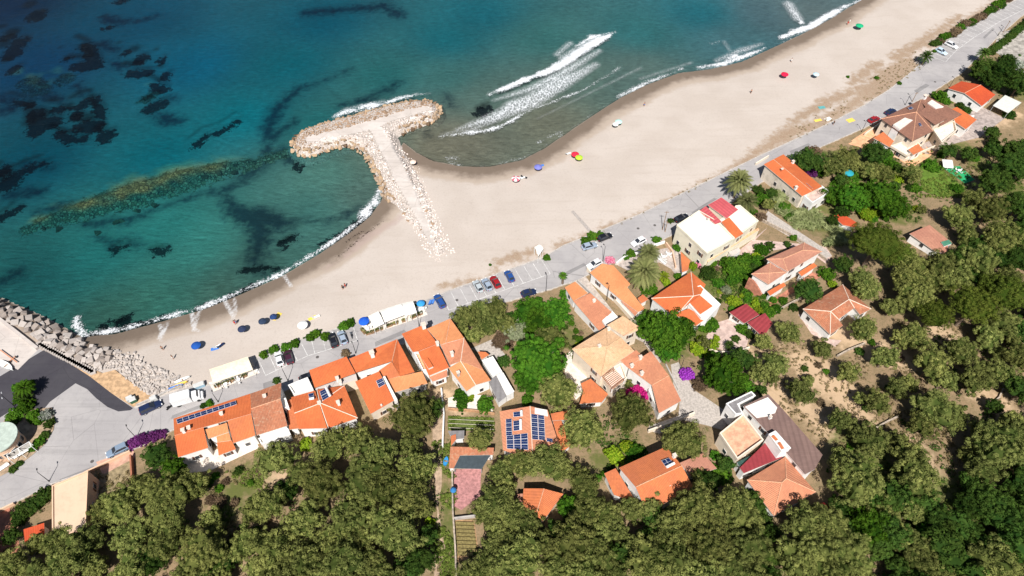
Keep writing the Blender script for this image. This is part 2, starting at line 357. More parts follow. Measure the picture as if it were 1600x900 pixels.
# ground material
t = NT('ground')
at = t.attr
nA = t.noise(.5, 5, .6); nB = t.noise(2.5, 5, .65); nC = t.noise(.08, 3, .5); nD = t.noise(9, 3, .6)
def off(a, n, k): return t.math('ADD', a, t.math('MULTIPLY', t.math('SUBTRACT', n, .5), k))
dry = t.mix(t.step(nC, .35, .65), (.475, .415, .365), (.435, .375, .325))
dry = t.mix(t.math('MULTIPLY', t.step(nB, .3, .75), .28), dry, (.51, .45, .40))
ft = t.noise(1.9, 3, .7); dry = t.mix(t.math('MULTIPLY', t.step(ft, .52, .70), .34), dry, (.33, .28, .24))
mps = t.n('ShaderNodeMapping'); mps.inputs['Rotation'].default_value = (0, 0, math.radians(-28)); mps.inputs['Scale'].default_value = (.03, .5, 1); t.l(t.pos(), mps.inputs[0]); trk = t.noise(1.0, 5, .7, vec=mps.outputs[0]); dry = t.mix(t.math('MULTIPLY', t.step(trk, .52, .66), .25), dry, (.38, .32, .27))
wet1 = t.mix(nA, (.15, .115, .088), (.185, .142, .108))
sh = off(at('shore'), nA, 3.0); sh = off(sh, nC, 5.0)
sand = t.mix(t.step(sh, 2.8, 6.8), wet1, t.mix(t.step(sh, 6.6, 9), (.385, .315, .255), dry))
sand = t.mix(t.math('MULTIPLY', t.step(off(at('pink'), nA, 5), 0, 2), .55), sand, (.36, .27, .24))
sand = t.mix(t.step(off(at('wrack'), nB, 5.5), .6, 1.0), sand, (.035, .022, .018))
sand = t.mix(t.math('MULTIPLY', t.step(off(at('tongue'), nB, 1.2), -.5, .2), .75), sand, (.62, .62, .62))
sc = t.step(off(off(at('scrub'), nA, 8), nB, 4), -1.8, 1.2)
scc = t.mix(t.step(nB, .35, .65), (.26, .165, .10), (.33, .245, .17))
scc = t.mix(t.step(nD, .60, .66), scc, (.10, .085, .035))
sand = t.mix(t.math('MULTIPLY', sc, .85), sand, scc)
# sea bed
bed = t.mix(t.step(nA, .3, .7), (.40, .36, .30), (.46, .42, .36))
vo = t.n('ShaderNodeTexVoronoi', feature='DISTANCE_TO_EDGE'); vo.inputs['Scale'].default_value = 1.15; t.l(t.pos(), vo.inputs['Vector'])
vc = t.n('ShaderNodeTexVoronoi'); vc.inputs['Scale'].default_value = 1.15; t.l(t.pos(), vc.inputs['Vector'])
sp = t.n('ShaderNodeSeparateColor'); t.l(vc.outputs['Color'], sp.inputs[0])
rk = t.mix(sp.outputs[0], (.16, .13, .07), (.48, .40, .27)); rk = t.mix(t.step(vo.outputs[0], .12, .02), rk, (.015, .02, .02))
rk = t.mix(t.math('MULTIPLY', t.step(nB, .52, .68), .75), rk, (.05, .06, .03))
bed = t.mix(t.step(off(off(at('dark'), nA, 9), nC, 6), -2.5, 3.5), bed, (.045, .05, .07))
bed = t.mix(t.step(off(off(at('reef'), nA, 9), nB, 6), -1.0, .4), bed, rk)
bed = t.mix(t.step(off(off(off(at('weed'), nA, 7.5), nB, 4.5), nD, 1.5), -1.1, -.7), bed, (.006, .005, .006))
c = t.mix(t.step(at('shore'), -.6, .4), bed, sand)
# inland soil and dry grass
soil = t.mix(t.step(nA, .3, .7), (.29, .20, .12), (.21, .155, .09))
soil = t.mix(t.step(nB, .45, .75), soil, (.13, .115, .05))
soil = t.mix(t.step(off(at('pale'), nA, 12), -2, 2), soil, t.mix(nB, (.42, .29, .175), (.52, .38, .25)))
gr = t.mix(nB, (.05, .075, .015), (.13, .15, .035))
soil = t.mix(t.math('MULTIPLY', t.step(off(at('green'), nA, 10), -2, 2.5), .85), soil, gr)
c = t.mix(t.step(at('inland'), -.5, .5), c, soil)
hb = t.math('ADD', nB, t.math('MULTIPLY', nD, .4))
t.bsdf(c, .95, normal=t.bump(hb, .35, .12), spec=.1)
M_ground = t.m
ground = tag(grid_mesh('ground', np.ones(XX.shape, bool), ZZ, FLD, M_ground), kind='structure')

# water -------------------------------------------------------------------------------
CP = [(0, 0, 0, 28, 60), (50, 100, 0, 52, 88), (50, 250, 0, 72, 92), (200, 30, 4, 68, 95), (300, 100, 0, 86, 116), (380, 180, 0, 108, 124), (250, 240, 0, 102, 118), (250, 360, 40, 122, 120), (300, 390, 58, 132, 126), (150, 400, 32, 110, 110), (60, 430, 30, 92, 95),  # darkest upper left points put corner vignetting into the water colour
      (250, 470, 58, 116, 106), (180, 500, 58, 98, 88), (450, 100, 5, 94, 110), (500, 30, 0, 80, 102), (500, 200, 25, 104, 108), (600, 120, 38, 105, 108), (700, 60, 18, 102, 116), (520, 270, 80, 130, 122), (570, 250, 96, 116, 106), (490, 325, 66, 118, 114),
      (560, 300, 88, 112, 106), (700, 120, 62, 112, 112), (750, 150, 92, 116, 110), (850, 60, 58, 112, 112), (900, 110, 100, 122, 114), (1000, 50, 52, 113, 118), (1100, 20, 30, 110, 125), (1200, 20, 84, 112, 122), (1000, 110, 98, 120, 116), (720, 220, 132, 127, 112),
      (850, 190, 124, 123, 108), (1150, 60, 78, 117, 126), (400, 420, 68, 108, 102), (750, 20, 20, 100, 116), (680, 230, 125, 118, 102), (1250, 20, 105, 120, 122), (350, 460, 75, 108, 98), (-400, 100, 0, 28, 60), (600, -300, 0, 50, 80), (1400, -300, 20, 90, 110)]
num = np.zeros(XX.shape+(3,)); den = np.zeros(XX.shape)
for x, y, r_, g_, b_ in CP:
    p = P(x, y, 0); wgt = 1/((XX-p.x)**2+(YY-p.y)**2+60)**1.6
    num += wgt[..., None]*np.array(s2l((r_*1.0, g_*1.015+1, b_*.985))); den += wgt
tgt = num/den[..., None]
BEDLIT = np.array([.98, .86, .70])*.90       # sunlit bed as seen through clear water
tint = np.sqrt(np.clip(tgt/BEDLIT, .0004, 1)); rm_ = np.clip((FLD['reef']-.8+5*(vn(XX, YY, 3.)-.5))/3.5, 0, 1)[..., None]*.85; tint = tint*(1-rm_)+np.array([.50, .60, .47])*rm_
FOAM = [([(765, 157), (800, 142), (840, 127), (880, 108), (915, 84), (940, 70), (958, 61)], [3, 4, 5, 6.5, 7, 6, 2]), ([(900, 82), (925, 68), (950, 62)], [2, 4, 2]),
        ([(690, 217), (720, 215), (760, 210), (790, 200), (820, 182), (850, 170), (880, 158), (910, 145), (950, 122), (970, 108)], [1.4, 2.6, 2.8, 2.6, 1.6, 1.2, 1.0, 1.0, .9, .7]),
        ([(1110, 74), (1122, 70)], 1.5), ([(1225, 5), (1240, 22), (1252, 38)], [.6, 1.2, 3]), ([(1216, 62), (1240, 52), (1270, 40), (1300, 22), (1318, 12), (1345, 0)], [2, 5, 5, 5, 3, 2]),
        ([(965, 152), (985, 143), (1005, 133), (1030, 122), (1066, 108)], [2, 3, 2.2, 1.6, 1.6]), ([(1090, 106), (1130, 100), (1160, 90), (1195, 76)], [2, 4, 3.5, 2]), ([(1130, 100), (1150, 88)], 3), ([(858, 215), (878, 206)], 1.2), ([(840, 224), (845, 221)], 1), ([(695, 248), (712, 248)], .9),
        ([(525, 190), (545, 182), (570, 180), (590, 172), (620, 164), (650, 156), (672, 155)], [4, 4, 3.5, 3, 3, 2.5, 2]), ([(568, 176), (582, 172)], 5), ([(592, 300), (585, 318), (570, 332), (556, 350)], [4, 6, 4, 2]), ([(118, 505), (128, 520), (135, 528)], [3, 5, 4]), ([(115, 510), (122, 498)], 2.5)]
HAZEF = [([(772, 166), (830, 147), (880, 122), (935, 88)], [5, 12, 14, 8]), ([(715, 208), (770, 192), (830, 165), (880, 135), (930, 108)], [6, 16, 22, 20, 10]), ([(880, 100), (925, 72)], [12, 8]), ([(780, 188), (800, 172), (840, 158), (870, 130), (900, 110)], [12, 16, 18, 14, 9]), ([(690, 214), (740, 208), (790, 186)], [3, 6, 14]), ([(1230, 12), (1245, 32)], 11), ([(1120, 96), (1160, 80), (1190, 70)], [7, 9, 5]), ([(870, 95), (890, 78)], 8), ([(1130, 70), (1140, 82)], 4), ([(1000, 125), (1080, 100)], 4), ([(540, 180), (600, 166)], 6), ([(595, 300), (570, 335)], 7), ([(840, 190), (1000, 110)], [2, 4])]
dd = np.clip(-dS, -3, 60)
sh_foam = np.where((XX < P(590, 320).x) & (XX > P(128, 525).x), 1.0-np.abs(dd-.95)*1.15, np.where((XX > P(700, 250).x), -.1-np.abs(dd-.5), -3))
foam = np.maximum(strokes([(p_, [w_*1.7 for w_ in h_] if isinstance(h_, list) else h_*1.7) for p_, h_ in FOAM]), sh_foam)
tint = tint*(1-.62*np.clip(FLD['weed']/2+.4, 0, 1))[..., None]
t = NT('water')
wcol = t.attr('tint', True)
wn1 = t.noise(.9, 4, .65, dist=.6); wn2 = t.noise(3.2, 3, .6); wn3 = t.noise(.05, 3, .5)
mpw = t.n('ShaderNodeMapping'); mpw.inputs['Rotation'].default_value = (0, 0, math.radians(-28)); mpw.inputs['Scale'].default_value = (.5, 1.6, 1); t.l(t.pos(), mpw.inputs[0])
wr = t.noise(.8, 5, .7, vec=mpw.outputs[0], dist=.8)
k = t.math('ADD', t.math('MULTIPLY', t.math('SUBTRACT', wr, .5), 1.5), t.math('MULTIPLY', t.math('SUBTRACT', wn2, .5), .5))
k = t.math('ADD', k, t.math('MULTIPLY', t.math('SUBTRACT', wn3, .5), .5))
kk = t.math('ADD', 1.03, t.math('MULTIPLY', k, .75))
tc = t.mix(1.0, wcol, kk, 'MULTIPLY')
tb = t.n('ShaderNodeBsdfTransparent'); t.l(tc, tb.inputs[0])
df = t.n('ShaderNodeBsdfDiffuse'); t.l(t.mix(1.0, wcol, wcol, 'MULTIPLY'), df.inputs[0])
m1 = t.n('ShaderNodeMixShader'); m1.inputs[0].default_value = .04; t.l(tb.outputs[0], m1.inputs[1]); t.l(df.outputs[0], m1.inputs[2])
bmpn = t.bump(t.math('ADD', wr, t.math('MULTIPLY', wn2, .5)), .5, .25)
gl = t.n('ShaderNodeBsdfGlossy'); gl.inputs['Roughness'].default_value = .18; t.l(bmpn, gl.inputs['Normal'])
lw = t.n('ShaderNodeFresnel'); lw.inputs[0].default_value = 1.33; t.l(bmpn, lw.inputs['Normal'])
m2 = t.n('ShaderNodeMixShader'); t.l(lw.outputs[0], m2.inputs[0]); t.l(m1.outputs[0], m2.inputs[1]); t.l(gl.outputs[0], m2.inputs[2])
# foam
mpf = t.n('ShaderNodeMapping'); mpf.inputs['Rotation'].default_value = (0, 0, math.radians(-50)); mpf.inputs['Scale'].default_value = (1, .45, 1); t.l(t.pos(), mpf.inputs[0])
vf = t.n('ShaderNodeTexVoronoi', feature='DISTANCE_TO_EDGE'); vf.inputs['Scale'].default_value = 1.3
wv_ = t.n('ShaderNodeVectorMath', operation='ADD'); nz = t.n('ShaderNodeTexNoise'); nz.inputs['Scale'].default_value = .9; t.l(t.pos(), nz.inputs['Vector'])
t.l(mpf.outputs[0], wv_.inputs[0]); t.l(nz.outputs['Color'], wv_.inputs[1]); t.l(wv_.outputs[0], vf.inputs['Vector'])
fn = t.noise(1.7, 5, .75)
fm = t.math('ADD', t.attr('foam'), t.math('MULTIPLY', t.math('SUBTRACT', fn, .5), 4.5))
flo = t.noise(.22, 2, .5); fm = t.math('ADD', fm, t.math('MULTIPLY', t.math('SUBTRACT', flo, .5), 3.2)); fh = t.noise(2.2, 5, .8); fm = t.math('ADD', fm, t.math('MULTIPLY', t.math('SUBTRACT', fh, .5), 5.0))
f1 = t.math('MULTIPLY', t.step(fm, .0, 1.3), .93)
lace = t.math('MULTIPLY', t.step(vf.outputs[0], .20, .02), t.step(fn, .36, .54))
f2 = t.math('MULTIPLY', t.step(t.attr('lace'), -.5, 3.0), t.math('MAXIMUM', lace, .26))
ff = t.math('MAXIMUM', f1, f2, clamp=True)
fd = t.n('ShaderNodeBsdfDiffuse'); fd.inputs[0].default_value = (.66, .68, .70, 1)
m3 = t.n('ShaderNodeMixShader'); t.l(ff, m3.inputs[0]); t.l(m2.outputs[0], m3.inputs[1]); t.l(fd.outputs[0], m3.inputs[2])
t.l(m3.outputs[0], t.out.inputs[0])
wz = .05*(vn(XX, YY, 5.)-.5)+.12*np.clip(foam, 0, 1)
wz = np.where(dS > -1, np.minimum(wz, .03), wz)
water = tag(grid_mesh('water', (ZZ < .06) & beach, wz, {'foam': np.clip(foam, -6, 20), 'lace': strokes(HAZEF)}, t.m, tint), kind='structure')

# ------------------------------------------------------------------ draped sheets, kerbs, road
def drape(name, px, mat, lift=.03, kind=None, parent=None, world=False, maxlen=3.0):
    pts = [Vector(p) for p in px] if world else [G(*p) for p in px]
    bm = bmesh.new(); vs = [bm.verts.new((p.x, p.y, 0)) for p in pts]
    f = bm.faces.new(vs); bmesh.ops.recalc_face_normals(bm, faces=[f]); f.normal_update()
    if f.normal.z < 0: f.normal_flip()
    bmesh.ops.triangulate(bm, faces=bm.faces[:])
    for _ in range(7):
        ed = [e for e in bm.edges if e.calc_length() > maxlen]
        if not ed: break
        bmesh.ops.subdivide_edges(bm, edges=ed, cuts=1); bmesh.ops.triangulate(bm, faces=[f for f in bm.faces if len(f.verts) > 3])
    for v in bm.verts: v.co.z = (RZ if world else tz(v.co.x, v.co.y))+lift
    for f in bm.faces:
        f.normal_update()
        if f.normal.z < 0: f.normal_flip()
    me = bpy.data.meshes.new(name); bm.to_mesh(me); bm.free(); me.materials.append(mat)
    o = bpy.data.objects.new(name, me); COL.objects.link(o)
    if kind: o['kind'] = kind
    if parent: o.parent = parent
    return o
def ribbon(pts, wd, h, z0=-.3, follow=True):
    """raised strip along world points"""
    m = MB(); n = len(pts); L = []; Rr = []
    for i, p in enumerate(pts):
        a = pts[max(i-1, 0)]; b = pts[min(i+1, n-1)]; d = unit((b[0]-a[0], b[1]-a[1], 0)); nn = Vector((-d.y, d.x, 0))*wd/2
        L.append(Vector((p[0], p[1], 0))+nn); Rr.append(Vector((p[0], p[1], 0))-nn)
    zt = [tz(p[0], p[1]) for p in pts]
    up = lambda v, z: (v.x, v.y, z)
    for i in range(n-1):
        a, b, c, d = L[i], L[i+1], Rr[i+1], Rr[i]; z1, z2 = zt[i], zt[i+1]
        m.face([up(d, z1+h), up(c, z2+h), up(b, z2+h), up(a, z1+h)])
        m.face([up(a, z1+h), up(b, z2+h), up(b, z2+z0), up(a, z1+z0)]); m.face([up(c, z2+h), up(d, z1+h), up(d, z1+z0), up(c, z2+z0)])
    for i in (0, n-1):
        q = [up(L[i], zt[i]+z0), up(L[i], zt[i]+h), up(Rr[i], zt[i]+h), up(Rr[i], zt[i]+z0)]; m.face(q if i == 0 else q[::-1])
    return m
def dens(pts, step=3.0):
    out = []
    for a, b in zip(pts[:-1], pts[1:]):
        a, b = Vector(a), Vector(b); n = max(1, int((b-a).length/step))
        out += [a.lerp(b, i/n) for i in range(n)]
    return out+[Vector(pts[-1])]
def mat_asphalt(name, col, patch):
    t = NT(name); a = t.noise(.12, 4, .6); b = t.noise(6, 4, .7); c0 = t.noise(.9, 4, .6)
    c = t.mix(t.step(a, .35, .65), col, patch); c = t.mix(t.math('MULTIPLY', t.step(c0, .5, .75), .35), c, tuple(x*.72 for x in col))
    c = t.mix(t.math('MULTIPLY', t.step(b, .35, .7), .25), c, tuple(x*1.3 for x in col))
    mp = t.n('ShaderNodeMapping'); mp.inputs['Rotation'].default_value = (0, 0, math.radians(-24)); mp.inputs['Scale'].default_value = (.05, .9, 1); t.l(t.pos(), mp.inputs[0])
    s = t.noise(1.0, 4, .6, vec=mp.outputs[0]); c = t.mix(t.math('MULTIPLY', t.step(s, .5, .7), .28), c, tuple(x*.62 for x in col))
    cr = t.n('ShaderNodeTexVoronoi', feature='DISTANCE_TO_EDGE'); cr.inputs['Scale'].default_value = .11; t.l(t.pos(), cr.inputs['Vector'])
    c = t.mix(t.math('MULTIPLY', t.step(cr.outputs[0], .006, .001), .5), c, tuple(x*.5 for x in col))
    t.bsdf(c, .9, normal=t.bump(b, .2, .02), spec=.2); return t.m
M_road = mat_asphalt('old_asphalt', (.30, .283, .28), (.36, .34, .33))
M_dark = mat_asphalt('new_asphalt', (.046, .043, .052), (.060, .057, .064))
M_conc = mat_asphalt('concrete', (.42, .37, .34), (.50, .45, .41))
M_park = mat_asphalt('parking_asphalt', (.30, .285, .28), (.36, .34, .33))
M_white = mat_plain('white_paint', (.72, .72, .70), .6, .12, 3)
M_line = mat_plain('worn_line_paint', (.56, .55, .53), .8, .35, 2)
M_kerb = mat_plain('kerb_stone', (.42, .39, .36), .9, .25, 2)
M_terra = mat_plain('terracotta_paving', (.40, .165, .105), .85, .3, 1.2)
M_peach = mat_plain('peach_paving', (.66, .36, .20), .85, .22, 1.0)
M_pinkp = mat_plain('pinkish_paving', (.50, .37, .32), .9, .22, 1.0)
M_gravel = mat_plain('pale_gravel', (.42, .375, .335), .95, .25, 2.5)
M_cream = mat_plain('cream_terrace', (.66, .58, .50), .9, .16, 1.5)
M_stone = mat_plain('dry_stone', (.40, .33, .26), .95, .4, 2.5)

lo = [(x, y) for x, y in LOW]; up_ = [(x, y) for x, y in UP]
X0, X1 = 0, len(UP)-1
ui = [p for p in UP if p[0] >= -900]; road_poly = [P(x, max(min(y, 1090), -330), RZ) for x, y in UP]+[P(x, max(min(y, 1090), -330), RZ) for x, y in LOW[::-1]]
drape('road', road_poly, M_road, .012, 'structure', world=True, maxlen=40)
q = lambda pts: [P(x, y, RZ) for x, y in pts]
drape('asphalt_ramp', q([(-260, 640), (-120, 590), (-40, 580), (0, 588), (70, 546), (100, 562), (140, 588), (175, 615), (208, 638), (204, 641), (185, 643), (168, 636), (150, 622), (136, 608), (118, 599), (78, 628), (60, 650), (20, 640), (-60, 690), (-200, 760)]), M_dark, .016, 'structure', world=True, maxlen=40)
drape('quay', q([(-700, 440), (-300, 451), (-60, 477), (0, 499), (60, 546), (28, 578), (0, 562), (-60, 560), (-200, 610), (-500, 640), (-900, 600)]), M_conc, .02, 'structure', world=True, maxlen=40)
drape('verge', q([(70, 548), (100, 562), (140, 588), (175, 615), (208, 636), (240, 622), (225, 612), (195, 590), (180, 578), (160, 583), (140, 575)]), mat_plain('dry_verge', (.46, .30, .17), .95, .3, 1.2), .02, 'structure', world=True, maxlen=40)
# parking strips along the beach side
def along(pts, s):
    for a, b in zip(pts[:-1], pts[1:]):
        L = (b-a).length
        if s <= L: return a+(b-a)*(s/L), unit(b-a)
        s -= L
    return pts[-1], unit(pts[-1]-pts[-2])
def seg(px): return [P(x, y, RZ) for x, y in px]
PK = [seg([(404, 562), (470, 532), (558, 505)]), seg([(690, 462), (760, 437), (852, 405)]), seg([(1455, 88), (1470, 72), (1500, 50), (1540, 26), (1600, -4), (1640, -20)])]
mk = MB()
for k_, line in enumerate(PK):
    L = sum((b-a).length for a, b in zip(line[:-1], line[1:])); n = int(L/2.5); outer = []
    for i in range(n+1):
        p, d = along(line, i*2.5); nn = Vector((d.y, -d.x, 0)); dep = 4.9
        mk.box((p.x+nn.x*dep/2, p.y+nn.y*dep/2, RZ+.022), (dep, .12, .008), math.atan2(nn.y, nn.x)); outer.append(p+nn*dep)
    for a, b in zip(outer[:-1], outer[1:]):
        d = b-a; mk.box(((a.x+b.x)/2, (a.y+b.y)/2, RZ+.0235), (d.length, .12, .008), math.atan2(d.y, d.x))
    a0, _ = along(line, 0); poly = dens(line, 10)+outer[::-1]
    drape('parking_bays', poly, M_park, .0155, 'structure', world=True, maxlen=60)
tag(mk.build('road_markings', M_line), kind='structure')
# kerbs
kb = dens([P(x, y, RZ) for x, y in UP if 212 <= x <= 1760 and y > -100], 4)
tag(ribbon(kb, .28, .13).build('kerb', M_kerb), kind='structure')
kb = dens([P(x, y, RZ) for x, y in LOW if -200 <= x <= 1760 and y > -100], 4)
tag(ribbon(kb, .22, .12).build('kerb', M_kerb), kind='structure')
# manholes and a patch
mh = mat_plain('manhole_iron', (.10, .09, .085), .7, .2)
for x, y in ((144, 721), (496, 558), (714, 469), (997, 357), (1023, 352), (913, 433), (1461, 128)):
    p = P(x, y, RZ); m = MB(); m.tube((p.x, p.y, RZ+.01), (p.x, p.y, RZ+.03), .38, n=14)
    tag(m.build('manhole_cover', mh), 'small dark manhole cover set in the grey road', 'manhole cover', 'manhole covers in the road')
# paths and yards
drape('boardwalk', [(892, 331), (896, 329), (924, 360), (919, 362)], mat_plain('boardwalk_wood', (.36, .32, .29), .9, .25, 3), .07, 'structure')
drape('gravel_lane', [(1048, 570), (1060, 566), (1085, 610), (1130, 640), (1138, 660), (1128, 672), (1105, 665), (1062, 655), (1052, 665), (1030, 678), (1012, 672), (1015, 665), (1060, 650), (1062, 628), (1052, 600)], M_gravel, .05, 'structure')
drape('alley', [(898, 440), (915, 432), (962, 492), (1000, 515), (1012, 530), (1040, 560), (1030, 568), (1005, 535), (975, 520), (950, 500)], mat_plain('worn_alley', (.44, .38, .33), .95, .25, 1.5), .05, 'structure')
drape('footpath', [(676, 640), (694, 635), (692, 700), (690, 760), (684, 790), (678, 900), (672, 960), (684, 960), (688, 900), (696, 860), (682, 790), (676, 700)], mat_plain('sandy_path', (.40, .29, .20), .95, .3, 1.2), .05, 'structure')
drape('courtyard', [(1100, 530), (1118, 505), (1140, 498), (1170, 530), (1165, 545), (1130, 548), (1112, 540)], M_pinkp, .05, 'structure')
drape('patio', [(1040, 388), (1062, 384), (1072, 420), (1058, 432), (1048, 420), (1030, 410), (985, 425), (960, 412), (1000, 395)], mat_plain('patio_stone', (.42, .36, .32), .9, .3, 1.5), .05, 'structure')
drape('terrace', [(1325, 225), (1345, 215), (1365, 200), (1385, 235), (1425, 262), (1452, 245), (1460, 237), (1445, 228), (1430, 240), (1412, 250)], M_peach, .05, 'structure')
drape('terrace', [(1330, 220), (1363, 198), (1368, 222), (1350, 236)], M_peach, .05, 'structure')
drape('terrace', [(0, 800), (15, 793), (22, 815), (30, 850), (34, 862), (0, 875), (-60, 890), (-60, 820)], M_terra, .05, 'structure')
drape('terrace', [(1197, 476), (1270, 425), (1283, 432), (1270, 440), (1238, 458), (1205, 479)], M_terra, .05, 'structure')
drape('terrace', [(1247, 492), (1258, 488), (1296, 530), (1315, 532), (1305, 542), (1268, 522)], M_pinkp, .05, 'structure')
drape('courtyard', [(1180, 375), (1290, 385), (1300, 400), (1290, 412), (1252, 385), (1205, 392), (1160, 400), (1120, 418), (1100, 425), (1110, 410), (1150, 395), (1200, 355)], M_pinkp, .05, 'structure')
drape('drive', [(1200, 330), (1290, 390), (1300, 400), (1290, 404), (1190, 345)], M_gravel, .07, 'structure')
drape('patio', [(706, 734), (752, 732), (750, 775), (721, 797), (706, 790)], mat_plain('pink_tiles', (.42, .20, .19), .9, .3, 2), .05, 'structure')
drape('courtyard', [(735, 545), (770, 530), (790, 555), (775, 565), (760, 555)], M_gravel, .05, 'structure')
drape('terrace', [(258, 730), (345, 700), (400, 690), (405, 700), (330, 735), (265, 745)], M_cream, .05, 'structure')
drape('terrace', [(700, 622), (725, 615), (770, 620), (770, 645), (700, 640)], M_cream, .05, 'structure')
drape('terrace', [(880, 560), (900, 540), (925, 600), (900, 625), (885, 600)], M_cream, .05, 'structure')
drape('courtyard', [(1465, 158), (1500, 185), (1530, 165), (1570, 185), (1530, 215), (1490, 225), (1440, 245), (1440, 225), (1490, 205)], mat_plain('old_concrete_yard', (.36, .30, .27), .95, .3, 1), .045, 'structure')
drape('play_mat', [(1471, 261), (1500, 260), (1523, 281), (1508, 287)], mat_plain('green_mat', (.02, .33, .12), .9, .12, 1), .08, 'structure')
drape('vegetable_bed', [(700, 650), (772, 653), (773, 675), (700, 672)], mat_plain('vegetable_rows', (.11, .14, .03), .9, .5, 3), .05, 'structure')
drape('vineyard_soil', [(711, 812), (741, 813), (748, 862), (740, 880), (715, 878)], mat_plain('tilled_soil', (.37, .23, .12), .95, .25, 2), .05, 'structure')
drape('rubble_yard', [(1560, 50), (1620, 40), (1620, 110), (1585, 100), (1552, 80)], mat_plain('yard_rubble', (.36, .33, .29), .95, .4, .8), .05, 'structure')
drape('driveway', [(150, 722), (208, 702), (212, 715), (165, 740), (160, 740)], mat_plain('salmon_concrete', (.50, .30, .22), .9, .2, 1), .05, 'structure')
drape('driveway', [(148, 740), (160, 738), (208, 716), (207, 765), (180, 775), (160, 810), (146, 830), (142, 800)], mat_plain('dry_turf_drive', (.27, .21, .12), .95, .35, 1.5), .04, 'structure')
drape('garden_island', [(-30, 690), (0, 668), (12, 650), (45, 640), (82, 637), (86, 655), (84, 672), (70, 695), (50, 712), (20, 735), (0, 745), (-60, 775), (-80, 730)], mat_plain('island_soil', (.33, .24, .16), .95, .35, 1), .14, 'structure')

drape('lawn', [(1436, 262), (1450, 252), (1470, 262), (1488, 282), (1508, 292), (1500, 306), (1468, 308), (1440, 298)], mat_plain('watered_lawn', (.10, .17, .02), .95, .3, .8), .06, 'structure')
M_pat = mat_asphalt('patched_asphalt', (.20, .19, .19), (.24, .23, .225))
for x, y, L_, w_ in ((120, 742, 7, 1.0), (300, 640, 9, .8), (610, 528, 8, 1.2), (735, 482, 5, 1.6), (1100, 322, 10, .9), (1250, 232, 8, 1.1), (1440, 138, 7, 1.4), (1545, 52, 9, .8), (900, 420, 6, 1.0), (425, 600, 4, 1.8)):
    p = P(x, y, RZ); a_ = P(x+30, float(np.interp(x+30, [q_[0] for q_ in LOW], [q_[1] for q_ in LOW]))-float(np.interp(x, [q_[0] for q_ in LOW], [q_[1] for q_ in LOW]))+y, RZ)-p; d = unit(a_); nn = Vector((-d.y, d.x, 0))
    drape('road_patch', [p-d*L_/2-nn*w_/2, p+d*L_/2-nn*w_*.45, p+d*L_/2.1+nn*w_/2, p-d*L_/2.2+nn*w_*.55], M_pat, .0145, 'structure', world=True, maxlen=60)

# ------------------------------------------------------------------ buildings
O_A = mat_roof('tile_bright_orange', (.62, .165, .055), (.55, .135, .048), (.40, .14, .07), .14)
O_B = mat_roof('tile_orange', (.62, .19, .07), (.52, .16, .07), (.32, .13, .07), .2)
O_C = mat_roof('tile_mottled', (.50, .19, .10), (.38, .15, .085), (.46, .33, .22), .5)
O_D = mat_roof('tile_cream', (.74, .48, .29), (.66, .40, .22), (.34, .20, .13), .38)
O_E = mat_roof('tile_brown', (.30, .145, .10), (.24, .12, .085), (.40, .21, .13), .4)
O_F = mat_roof('tile_salmon', (.60, .255, .14), (.52, .21, .12), (.36, .2, .13), .25)
O_G = mat_roof('tile_light_orange', (.68, .29, .125), (.62, .24, .10), (.5, .22, .1), .12)
O_H = mat_roof('tile_pinkish', (.50, .24, .16), (.42, .19, .13), (.30, .16, .11), .3)
O_R = mat_roof('tile_red', (.56, .09, .03), (.48, .075, .03), (.33, .07, .04), .08)
M_red = mat_roof('red_sheet_metal', (.30, .045, .052), (.26, .038, .045), (.22, .05, .05), .1, .9)
M_brs = mat_roof('brown_roof_felt', (.175, .11, .095), (.205, .13, .11), (.12, .08, .07), .2, 1.1)
M_grs = mat_roof('grey_roof_felt', (.24, .225, .225), (.20, .19, .19), (.14, .13, .13), .15, 1.1)
W_white = mat_wall('white_render', (.78, .76, .73)); W_cream = mat_wall('cream_render', (.72, .62, .50)); W_yel = mat_wall('pale_yellow_render', (.72, .67, .53))
W_peach = mat_wall('peach_render', (.66, .44, .30)); W_grey = mat_wall('grey_render', (.42, .39, .36), .6)
W_stone = mat_wall('patchy_stone_wall', (.66, .58, .48), .8)
M_froof = mat_wall('white_roof_coating', (.72, .68, .61), .4); M_fbeige = mat_wall('beige_roof_screed', (.60, .44, .31), .3)
M_trim = mat_plain('pale_eave_trim', (.60, .50, .42), .8, .15, 2)
M_dark_trim = mat_plain('dark_gutter', (.09, .065, .055), .6, .2, 2)
M_ridge = mat_plain('ridge_tiles', (.62, .33, .2), .85, .3, 3); M_ridgec = mat_plain('pale_ridge_mortar', (.74, .58, .46), .85, .2, 3)
M_glass = mat_plain('window_glass', (.03, .035, .045), .15, .2, 1, spec=.6)
M_frame = mat_plain('window_frame', (.55, .52, .48), .6, .1); M_shut = mat_plain('brown_shutter', (.12, .05, .03), .7, .2)
M_pv = mat_plain('photovoltaic_cells', (.014, .028, .095), .12, .3, 2, spec=.7); M_alu = mat_plain('aluminium_frame', (.62, .63, .65), .4, .1)
M_wood = mat_plain('weathered_wood', (.26, .16, .09), .85, .3, 3); M_metal = mat_plain('galvanised_metal', (.35, .36, .37), .5, .2)
M_cloth = mat_plain('white_awning_cloth', (.80, .77, .70), .9, .10, .7); M_black = mat_plain('black_paint', (.02, .02, .022), .5, .2)

